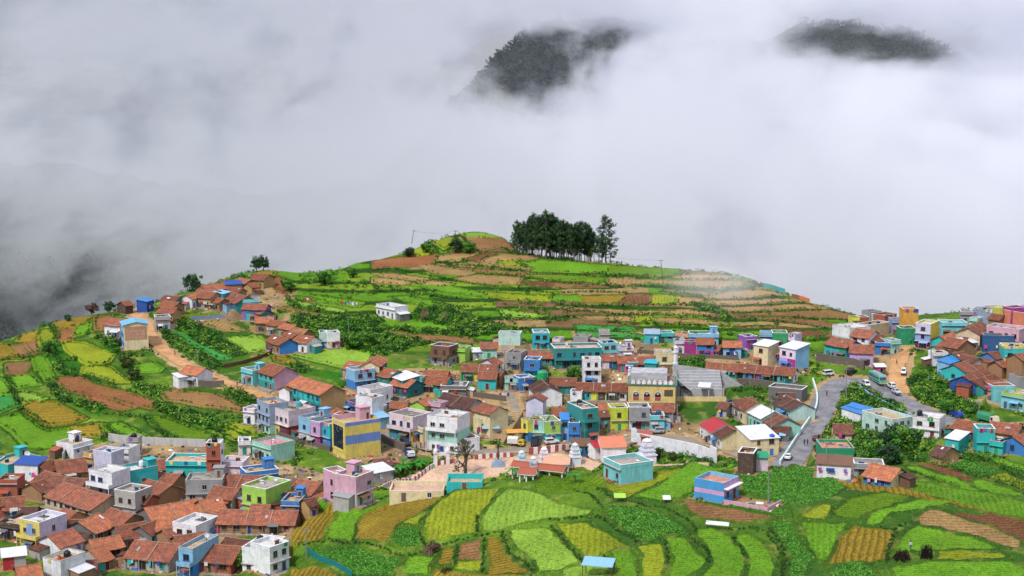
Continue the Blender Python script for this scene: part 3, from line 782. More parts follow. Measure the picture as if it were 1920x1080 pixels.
SLAB = {'c': (176, 168, 156), 'b': (206, 178, 140), 'p': (220, 176, 160), 'w': (226, 224, 222), 's': (226, 150, 118), 'r': (224, 150, 160), 'd': (138, 130, 120)}
def W(c): return wallmat(CC[c])
_wm = {}
def win_mesh(colr):
    if ('w', colr) not in _wm:
        f = MB()                       # unit opening, frame proud of the wall, sill below
        for (a_, b_, c_, d) in ((-0.5, -0.44, 0, 1), (0.44, 0.5, 0, 1), (-0.44, 0.44, 0, 0.06), (-0.44, 0.44, 0.94, 1), (-0.025, 0.025, 0.06, 0.94)):
            f.box(a_, b_, -0.07, 0.03, c_, d, 0)
        f.box(-0.58, 0.58, -0.16, 0.03, -0.08, -0.003, 0)
        p = MB(); p.box(-0.44, 0.44, -0.025, 0.02, 0.06, 0.94, 0)
        _wm[('w', colr)] = (f.mesh('window', [plain(CC[colr], 0.6)]), p.mesh('pane', [glassmat()]))
    return _wm[('w', colr)]
def door_mesh(colr):
    if ('d', colr) not in _wm:
        f = MB()
        for (a_, b_, c_, d) in ((-0.5, -0.42, 0, 1), (0.42, 0.5, 0, 1), (-0.42, 0.42, 0.94, 1)): f.box(a_, b_, -0.08, 0.03, c_, d, 0)
        p = MB(); p.box(-0.42, -0.01, -0.03, 0.02, 0, 0.94, 0); p.box(0.01, 0.42, -0.03, 0.02, 0, 0.94, 0)
        for x in (-0.34, 0.08):
            p.box(x, x + 0.26, -0.045, -0.03, 0.1, 0.42, 0); p.box(x, x + 0.26, -0.045, -0.03, 0.52, 0.86, 0)
        _wm[('d', colr)] = (f.mesh('door', [plain(CC['cem'], 0.7)]), p.mesh('door_panel', [plain(CC[colr], 0.6)]))
    return _wm[('d', colr)]
def put_open(root, kind, x, y, z, rz, wd, h, colr):
    fm, pm = (win_mesh if kind == 'window' else door_mesh)(colr)
    o = bpy.data.objects.new(kind, fm); col.objects.link(o); o.parent = root; o.location = (x, y, z); o.rotation_euler = (0, 0, rz); o.scale = (wd, 1, h)
    q = bpy.data.objects.new('pane' if kind == 'window' else 'door_panel', pm); col.objects.link(q); q.parent = o
def facade(root, x0, x1, y, z, rz, storeys, sh, rng, door=True, frame='white', dc='dblue', dense=1.0, T=None):
    """windows and doors along one wall running from x0 to x1 in the wall's own axis"""
    L = x1 - x0
    if L < 1.6: return
    nb = max(1, int(L / 2.5 * dense))
    dpos = rng.randrange(nb) if door else -1
    for s_ in range(storeys):
        for k in range(nb):
            xx = x0 + (k + 0.5) * L / nb + rng.uniform(-0.12, 0.12)
            if s_ == 0 and k == dpos:
                px_, py_ = T(xx); put_open(root, 'door', px_, py_, z + 0.02, rz, 1.15, 2.1, dc)
            elif s_ == 0 and door and rng.random() < 0.22:
                px_, py_ = T(xx); put_open(root, 'window', px_, py_, z + .1, rz, min(2.1, L / nb * .85), 2.2, frame)  # open shopfront: a dark pane stands in for the shade of its recess
            elif rng.random() < 0.86:
                px_, py_ = T(xx); put_open(root, 'window', px_, py_, z + s_ * sh + 0.95, rz, rng.choice((0.95, 1.15, 1.5)), rng.choice((1.1, 1.25, 1.35)), frame)
HOUSES = {}
FOOT = []
def frame_of(p1, p2, H, front, d):
    """world position, heading and length of a roof edge given by its two ends in the photo"""
    pm = hit((p1[0] + p2[0]) / 2, (p1[1] + p2[1]) / 2, H)
    A, B = on_plane(p1[0], p1[1], pm[2]), on_plane(p2[0], p2[1], pm[2])
    v = B - A; L = math.hypot(v[0], v[1]); ang = math.atan2(v[1], v[0])
    c_ = (A + B) / 2
    if front: c_ = c_ + np.array([-math.sin(ang), math.cos(ang), 0]) * d / 2
    return np.array([c_[0], c_[1], pm[2] - H]), ang, L
def gable_roof(L, d, hw, rise, oh, og, mats, rng, sag=0.10):
    """tiled or sheet gable roof with worn, slightly uneven slopes, a ridge cap and thickness"""
    r = MB(); nx = max(2, int(L / 1.5)); ny = 3; th = 0.13
    half = d / 2 + oh; x0, x1 = -L / 2 - og, L / 2 + og
    zr = hw + rise + 0.10; sl = rise / (d / 2)
    jit = {}
    for side in (-1, 1):
        for i in range(nx + 1):
            for k in range(ny + 1):
                t_ = k / ny
                jx = rng.uniform(-0.12, 0.12) if k == ny else 0
                jz = rng.uniform(-sag, sag * 0.5) * (0.6 if k in (0,) else 1)
                sg = -sag * 1.2 * math.sin(math.pi * i / nx)
                jit[(side, i, k)] = (x0 + (x1 - x0) * i / nx, side * (half * t_ + (jx if k == ny else 0)), zr - sl * half * t_ + jz + sg)
    for side in (-1, 1):
        lenf = math.hypot(1, sl) * half
        for i in range(nx):
            for k in range(ny):
                q = [jit[(side, i, k)], jit[(side, i + 1, k)], jit[(side, i + 1, k + 1)], jit[(side, i, k + 1)]]
                uv = [(p[0], lenf * abs(p[1]) / half + (50 if side > 0 else 0)) for p in q]
                if side < 0: q = q[::-1]; uv = uv[::-1]
                r.quad(q, 0, uv)
                q2 = [(p[0], p[1], p[2] - th) for p in q[::-1]]; r.quad(q2, 1)
        for i in range(nx):
            a_, b_ = jit[(side, i, ny)], jit[(side, i + 1, ny)]
            r.quad([a_, b_, (b_[0], b_[1], b_[2] - th), (a_[0], a_[1], a_[2] - th)] if side > 0 else [b_, a_, (a_[0], a_[1], a_[2] - th), (b_[0], b_[1], b_[2] - th)], 1)
        for i in (0, nx):
            for k in range(ny):
                a_, b_ = jit[(side, i, k)], jit[(side, i, k + 1)]
                r.quad([a_, b_, (b_[0], b_[1], b_[2] - th), (a_[0], a_[1], a_[2] - th)], 1)
    for i in range(nx):
        a_, b_ = jit[(1, i, 0)], jit[(1, i + 1, 0)]
        a2, b2 = jit[(-1, i, 0)], jit[(-1, i + 1, 0)]
        za = max(a_[2], a2[2]) + 0.06; zb = max(b_[2], b2[2]) + 0.06
        r.quad([(a_[0], -0.2, za - 0.09), (b_[0], -0.2, zb - 0.09), (b_[0], 0, zb + 0.05), (a_[0], 0, za + 0.05)], 2)
        r.quad([(a_[0], 0, za + 0.05), (b_[0], 0, zb + 0.05), (b_[0], 0.2, zb - 0.09), (a_[0], 0.2, za - 0.09)], 2)
    return r
def seams(root, L, d, hw, rise, oh, rng):
    pass
DOORC = ['dblue', 'maroon', 'brown', 'teal', 'navy', 'emer', 'dbrown', 'blue']
def house(kind, p1, p2, d, H, walls, roof, flags, label, seed):
    rng = random.Random(seed)
    front = kind in 'FL'
    base, ang, L = frame_of(p1, p2, H, front, d)
    L = max(2.2, min(L, 46))
    FOOT.append((base[0], base[1], L, d, ang))
    plot(base[0], base[1], L, d, ang, base[2])
    sidew = walls.split(';')[1] if ';' in walls else None
    storey_cols = walls.split(';')[0].split(',')
    bays = storey_cols[0].split('/')
    frame = rng.choice(['cem', 'dgrey', 'brown', 'dbrown', 'navy', 'grey', 'dbrown'])
    dc = rng.choice(DOORC)
    cat = 'house'; nm = {'G': 'tiled_house', 'T': 'sheet_roofed_house', 'F': 'flat_roofed_house', 'L': 'shed'}[kind]
    if 'S' in flags: cat, nm = 'shed', 'shed'
    if kind == 'L' and 'S' not in flags and H > 5: nm = 'sheet_roofed_house'
    elif kind == 'L': cat = 'shed'
    root = empty(nm, base, ang, label, cat)
    X0, X1, Y0, Y1 = -L / 2, L / 2, -d / 2, d / 2; v_ok = kind in 'GF'
    wm = []; wi = {}
    def mi(c_):
        if c_ not in wi: wi[c_] = len(wm); wm.append(W(c_))
        return wi[c_]
    wl = MB()
    if kind in 'GT':
        rise = min(0.24 * d, H * 0.45); hw = H - rise
        st = max(1, int(round(hw / 3.0)))
        sh = hw / st
        for s_ in range(st):
            zb = -3.0 if s_ == 0 else s_ * sh
            bb = (storey_cols[min(s_, len(storey_cols) - 1)]).split('/')
            nb = len(bb)
            for k, c_ in enumerate(bb):
                xa, xb = X0 + L * k / nb, X0 + L * (k + 1) / nb
                wl.quad([(xa, Y0, zb), (xb, Y0, zb), (xb, Y0, (s_ + 1) * sh), (xa, Y0, (s_ + 1) * sh)], mi(c_))
        sc_ = mi(sidew or bays[-1]); sl_ = mi(sidew or bays[0])
        wl.quad([(X1, Y1, -3), (X0, Y1, -3), (X0, Y1, hw), (X1, Y1, hw)], sc_)
        wl.quad([(X1, Y0, -3), (X1, Y1, -3), (X1, Y1, hw), (X1, 0, hw + rise), (X1, Y0, hw)], sc_)
        wl.quad([(X0, Y1, -3), (X0, Y0, -3), (X0, Y0, hw), (X0, 0, hw + rise), (X0, Y1, hw)], sl_)
        wl.build('wall', wm, root)
        if kind == 'G':
            mats = [roofmat(roof or 'tile'), plain(CC['dbrown'], 0.9), plain((158, 118, 96), 0.9)]
            r = gable_roof(L, d, hw, rise, 0.55, 0.4, mats, rng, 0.09)
        else:
            mats = [metalroof(CC[roof or 'white']), plain(CC['grey'], 0.8), metalroof(CC[roof or 'white'])]
            r = gable_roof(L, d, hw, rise, 0.4, 0.3, mats, rng, 0.03)
        ro = r.build('roof', mats, root)
        if kind == 'G' and 'n' not in flags:
            for q in range(rng.choice((0, 0, 1))):            # glass tiles, patches of sheet, mortar bands laid on the slope
                sx = rng.uniform(X0 * 0.8, X1 * 0.8); sw = rng.choice((0.5, 0.6, 1.4)); t0 = rng.uniform(0.15, 0.6); t1 = t0 + rng.uniform(0.12, 0.3)
                b = MB(); ya, yb = -d / 2 * t0, -d / 2 * t1; za, zb = hw + rise * (1 - t0) + 0.2, hw + rise * (1 - t1) + 0.2
                b.quad([(sx, yb, zb), (sx + sw, yb, zb), (sx + sw, ya, za), (sx, ya, za)], 0)
                b.quad([(sx, yb, zb - 0.05), (sx, yb, zb), (sx, ya, za), (sx, ya, za - 0.05)], 0); b.quad([(sx, yb, zb - 0.05), (sx + sw, yb, zb - 0.05), (sx + sw, yb, zb), (sx, yb, zb)], 0)
                b.build('skylight', [plain(CC[rng.choice(('white', 'cem', 'grey'))], 0.5)], ro)
            if L > 9:
                for q in range(int(L / 7)):
                    sx = X0 + L * (q + 1) / (int(L / 7) + 1) + rng.uniform(-0.6, 0.6); b = MB(); ya, za = -d / 2 - 0.45, hw - 0.45 * rise / (d / 2) + 0.17
                    b.quad([(sx, ya, za), (sx + 0.22, ya, za), (sx + 0.22, 0, hw + rise + 0.2), (sx, 0, hw + rise + 0.2)], 0); b.quad([(sx, ya, za - 0.1), (sx, ya, za), (sx, 0, hw + rise + 0.2), (sx, 0, hw + rise + 0.1)], 0)
                    b.build('mortar_band', [plain((176, 144, 122), 0.9)], ro)
        if 'k' not in flags:
            facade(root, X0 + 0.3, X1 - 0.3, Y0, 0, 0, st, sh, rng, True, frame, dc, 1.0 if len(bays) < 3 else 1.25, lambda x: (x, Y0))
            if 'e' not in flags:
                facade(root, Y0 + 0.8, Y1 - 0.8, X1, 0, math.pi / 2, st, sh, rng, False, frame, dc, 0.5, lambda y: (X1, y))
                facade(root, Y0 + 0.8, Y1 - 0.8, X0, 0, -math.pi / 2, st, sh, rng, False, frame, dc, 0.5, lambda y: (X0, y))
        if 'v' in flags:                                        # posts under the front eave
            b = MB(); nq = max(2, int(L / 3))
            for q in range(nq + 1):
                x = X0 + 0.2 + (L - 0.4) * q / nq; b.box(x - 0.07, x + 0.07, Y0 - 0.5, Y0 - 0.36, -2, hw - 0.12)
            b.build('veranda_post', [plain(CC[bays[0]], 0.7)], root)
    elif kind == 'L':
        hw = H; hb = H + 0.16 * d
        st = max(1, int(round(hw / 3.0))); sh = hw / st
        bb = bays; nb = len(bb)
        for s_ in range(st):
            bb = (storey_cols[min(s_, len(storey_cols) - 1)]).split('/'); nb = len(bb); zb = -3.0 if s_ == 0 else s_ * sh
            for k, c_ in enumerate(bb):
                xa, xb = X0 + L * k / nb, X0 + L * (k + 1) / nb
                wl.quad([(xa, Y0, zb), (xb, Y0, zb), (xb, Y0, (s_ + 1) * sh), (xa, Y0, (s_ + 1) * sh)], mi(c_))
        sc_ = mi(sidew or bays[-1])
        wl.quad([(X1, Y1, -3), (X0, Y1, -3), (X0, Y1, hb), (X1, Y1, hb)], sc_)
        wl.quad([(X1, Y0, -3), (X1, Y1, -3), (X1, Y1, hb), (X1, Y0, hw)], sc_)
        wl.quad([(X0, Y1, -3), (X0, Y0, -3), (X0, Y0, hw), (X0, Y1, hb)], sc_)
        wl.build('wall', wm, root)
        r = MB(); o_ = 0.35; sl = (hb - hw) / d
        za, zb = hw - sl * o_ + 0.06, hb + sl * o_ + 0.06
        a_ = [(X0 - o_, Y0 - o_, za), (X1 + o_, Y0 - o_, za), (X1 + o_, Y1 + o_, zb), (X0 - o_, Y1 + o_, zb)]
        r.quad(a_, 0, [(p[0], p[1]) for p in a_]); lo_ = [(p[0], p[1], p[2] - 0.1) for p in a_]; r.quad(lo_[::-1], 0)
        for i in range(4): r.quad([lo_[i], lo_[(i + 1) % 4], a_[(i + 1) % 4], a_[i]], 0)
        r.build('roof', [metalroof(CC[roof or 'white'])], root)
        if 'k' not in flags:
            facade(root, X0 + 0.3, X1 - 0.3, Y0, 0, 0, st, sh, rng, True, frame, dc, 0.9, lambda x: (x, Y0))
    else:
        st = max(1, int(round((H - 0.5) / 3.1))); par = 0.75; hs = H - par; sh = hs / st
        tw = mi(storey_cols[-1].split('/')[0])
        for s_ in range(st):
            zb = -3.0 if s_ == 0 else s_ * sh
            bb = (storey_cols[min(s_, len(storey_cols) - 1)]).split('/'); nb = len(bb); zt = (s_ + 1) * sh
            for k, c_ in enumerate(bb):
                xa, xb = X0 + L * k / nb, X0 + L * (k + 1) / nb
                wl.quad([(xa, Y0, zb), (xb, Y0, zb), (xb, Y0, zt), (xa, Y0, zt)], mi(c_))
            c_ = mi(sidew) if sidew else mi(bb[-1]); cl = mi(sidew) if sidew else mi(bb[0])
            wl.quad([(X1, Y1, zb), (X0, Y1, zb), (X0, Y1, zt), (X1, Y1, zt)], c_)
            wl.quad([(X1, Y0, zb), (X1, Y1, zb), (X1, Y1, zt), (X1, Y0, zt)], c_)
            wl.quad([(X0, Y1, zb), (X0, Y0, zb), (X0, Y0, zt), (X0, Y1, zt)], cl)
        wl.build('wall', wm, root)
        sl_ = MB(); sl_.box(X0 + 0.01, X1 - 0.01, Y0 + 0.01, Y1 - 0.01, hs - 0.15, hs + 0.03, 0)
        sl_.build('roof', [slabmat(SLAB[roof or 'c'])], root)
        pc = [W(storey_cols[-1].split('/')[0])]; sidm = W(sidew) if sidew else pc[0]
        t_ = 0.16; pr = MB(); e = 0.05
        pr.box(X0 - e, X1 + e, Y0 - e, Y0 + t_, hs, H, 0); pr.box(X0 - e, X1 + e, Y1 - t_, Y1 + e, hs, H, 1)
        pr.box(X0 - e, X0 + t_, Y0 + t_, Y1 - t_, hs, H, 1); pr.box(X1 - t_, X1 + e, Y0 + t_, Y1 - t_, hs, H, 1)
        pr.build('parapet', [pc[0], sidm], root)
        if 'c' not in flags:                                    # cast coping, a line of paler concrete on the parapet
            cp = MB(); cz0, cz1 = H + 0.003, H + 0.08
            cp.box(X0 - 0.1, X1 + 0.1, Y0 - 0.1, Y0 + 0.2, cz0, cz1); cp.box(X0 - 0.1, X1 + 0.1, Y1 - 0.2, Y1 + 0.1, cz0, cz1)
            cp.box(X0 - 0.1, X0 + 0.2, Y0 + 0.2, Y1 - 0.2, cz0, cz1); cp.box(X1 - 0.2, X1 + 0.1, Y0 + 0.2, Y1 - 0.2, cz0, cz1)
            cp.build('coping', [wallmat(CC[rng.choice(('white', 'cem', 'white'))], 0.78, 0.8)], root)
        if 'k' not in flags:
            lg = MB(); has = False
            for s_ in range(st):
                if s_ < st - 1 or st == 1:
                    zz = (s_ + 1) * sh - (0.35 if st == 1 else 0.1); lg.box(X0 - 0.12, X1 + 0.12, Y0 - 0.55, Y0 - 0.002, zz, zz + 0.1, 0); has = True
            if has and 'b' not in flags: lg.build('sunshade', [W(storey_cols[-1].split('/')[0]) if rng.random() < 0.5 else plain(CC['cem'], 0.8)], root)
            facade(root, X0 + 0.3, X1 - 0.3, Y0, 0, 0, st, sh, rng, True, frame, dc, 1.1, lambda x: (x, Y0))
            if 'e' not in flags:
                facade(root, Y0 + 0.5, Y1 - 0.5, X1, 0, math.pi / 2, st, sh, rng, False, frame, dc, 0.7, lambda y: (X1, y))
                facade(root, Y0 + 0.5, Y1 - 0.5, X0, 0, -math.pi / 2, st, sh, rng, False, frame, dc, 0.7, lambda y: (X0, y))
        if 'b' in flags and st > 1:
            b = MB(); z = (st - 1) * sh; b.box(X0 + 0.05, X1 - 0.05, Y0 - 1.2, Y0 - 0.002, z - 0.14, z, 0)
            b.box(X0 + 0.05, X1 - 0.05, Y0 - 1.2, Y0 - 1.12, z + 0.003, z + 0.8, 0); b.box(X0 + 0.05, X0 + 0.13, Y0 - 1.12, Y0 - 0.002, z + 0.003, z + 0.8, 0); b.box(X1 - 0.13, X1 - 0.05, Y0 - 1.12, Y0 - 0.002, z + 0.003, z + 0.8, 0)
            for x in (X0 + 0.15, X1 - 0.15): b.box(x - 0.08, x + 0.08, Y0 - 1.18, Y0 - 1.02, -2, z - 0.143, 0)
            b.build('balcony', [W(storey_cols[-1].split('/')[0])], root)
        if 'h' in flags:
            b = MB(); hx = X1 - min(2.6, L * 0.45); hy = Y1 - min(2.6, d * 0.45)
            b.box(hx, X1 - 0.2, hy, Y1 - 0.2, hs + 0.03, hs + 2.5, 0); b.box(hx - 0.25, X1 + 0.05, hy - 0.25, Y1 + 0.05, hs + 2.503, hs + 2.65, 0)
            ho = b.build('stair_room', [W(storey_cols[-1].split('/')[0])], root)
            put_open(root, 'door', (hx + X1 - 0.2) / 2, hy, hs + 0.05, 0, 0.9, 1.9, dc)
        nc = rng.choice((1, 2, 2, 3)) if 'q' not in flags else 0
        for q in range(nc):                                     # what lies about on the roofs: a raised slab, a heap of blocks, rods for the next storey
            x, y = rng.uniform(X0 * 0.6, X1 * 0.6), rng.uniform(Y0 * 0.5, Y1 * 0.6); b = MB(); k = rng.random()
            if k < 0.45:
                b.box(x - 1.1, x + 1.4, y - .8, y + .9, hs + 0.031, hs + 0.07, 0)
                for j in range(7):
                    xx, yy, a2 = x + rng.uniform(-.9, .9), y + rng.uniform(-.6, .6), rng.uniform(.15, .35); b.box(xx, xx + a2 * 2, yy, yy + a2, hs + 0.031, hs + 0.05 + a2 * rng.choice((1, 1, 2)), 0)
                b.build('block_heap', [plain(CC[rng.choice(('brick', 'grey', 'white', 'mud', 'dgrey', 'cem'))], 0.9)], root)
            else:
                b.box(x - .6, x + .6, y - .03, y + .03, hs + .031, hs + .8); b.box(x - .64, x + .64, y - .3, y + .3, hs + .803, hs + .86); b.build('low_wall', [plain(CC[rng.choice(('cem', 'white', 'brown', 'navy'))], 0.9)], root)
    # lived-in additions: awnings, plinths, side rooms, washing over the walls
    if 'k' not in flags and L > 3.5:
        if rng.random() < 0.5:
            aw = rng.uniform(1.6, min(4.0, L * .6)); ax = rng.uniform(X0 + aw / 2, X1 - aw / 2); b = MB(); zt = rng.uniform(2.3, 2.7); a_ = [(ax - aw / 2, Y0 - 1.5, zt - .45), (ax + aw / 2, Y0 - 1.5, zt - .4), (ax + aw / 2, Y0 - .02, zt), (ax - aw / 2, Y0 - .02, zt)]
            b.quad(a_, 0, [(p[0], p[1]) for p in a_]); b.quad([(p[0], p[1], p[2] - .06) for p in a_][::-1]); b.quad([(a_[0][0], a_[0][1], a_[0][2] - .06), (a_[1][0], a_[1][1], a_[1][2] - .06), a_[1], a_[0]])
            for x in (ax - aw / 2 + .1, ax + aw / 2 - .1): b.box(x - .04, x + .04, Y0 - 1.48, Y0 - 1.4, -1.5, zt - .5)
            b.build('awning', [metalroof(CC[rng.choice(('grey', 'cem', 'blue', 'white', 'brick', 'dgrey', 'sky', 'brown'))])], root)
        if rng.random() < 0.6:
            b = MB(); b.box(X0 - .3, X1 + .3, Y0 - rng.uniform(1.0, 1.8), Y0 - .01, -2, .16, 0); b.build('plinth', [slabmat((168, 150, 130))], root)
    if rng.random() < 0.4 and L > 4 and v_ok:
        s_ = rng.choice((-1, 1)); aw, ad, ah = rng.uniform(1.8, 3.0), rng.uniform(2.0, min(4.5, d * .8)), rng.uniform(2.0, 2.7); xa = X1 + .01 if s_ > 0 else X0 - .01 - aw; ya = rng.uniform(Y0 + .2, max(Y0 + .25, Y1 - ad)); b = MB()
        b.box(xa, xa + aw, ya, ya + ad, -3, ah, 0, skip='t'); an = b.build('side_room', [wallmat(CC[rng.choice(('mud', 'dgrey', 'brown', 'cem', 'teal', 'beige', 'brick', 'sky'))], .8, .95)], root)
        r = MB(); zi, zo = ah + .55, ah - .02; zl, zr = (zi, zo) if s_ > 0 else (zo, zi); a_ = [(xa - .25, ya - .3, zl), (xa + aw + .25, ya - .3, zr), (xa + aw + .25, ya + ad + .3, zr), (xa - .25, ya + ad + .3, zl)]
        r.quad(a_, 0, [(p[1], p[0]) for p in a_]); r.quad([(p[0], p[1], p[2] - .1) for p in a_][::-1], 0, [(p[1], p[0]) for p in a_])
        for i in range(4): r.quad([(a_[i][0], a_[i][1], a_[i][2] - .1), (a_[(i + 1) % 4][0], a_[(i + 1) % 4][1], a_[(i + 1) % 4][2] - .1), a_[(i + 1) % 4], a_[i]])
        r.build('side_roof', [roofmat(rng.choice(('brown', 'dark', 'tile'))) if rng.random() < .5 else metalroof(CC[rng.choice(('grey', 'cem', 'brick', 'white'))])], an)
    if rng.random() < 0.5:
        n_ = rng.randint(1, 4); zt = (H - .02 if kind == 'F' and rng.random() < .6 else 2.4) if kind != 'F' or True else 0
        for q in range(n_):
            x = rng.uniform(X0 + .3, X1 - .9); ww, hh = rng.uniform(.5, 1.0), rng.uniform(.6, 1.2); b = MB(); yy = Y0 - (.13 if zt > 3 else .5)
            b.box(x, x + ww, yy - .03, yy, zt - hh, zt + .1, 0); b.build('cloth', [plain(CC[rng.choice(('white', 'red', 'hotpink', 'purple', 'dblue', 'turq', 'pink', 'white', 'yellow', 'navy', 'green'))], .9)], root)
    HOUSES[label] = (root, L, d, H, base, ang)
    return root
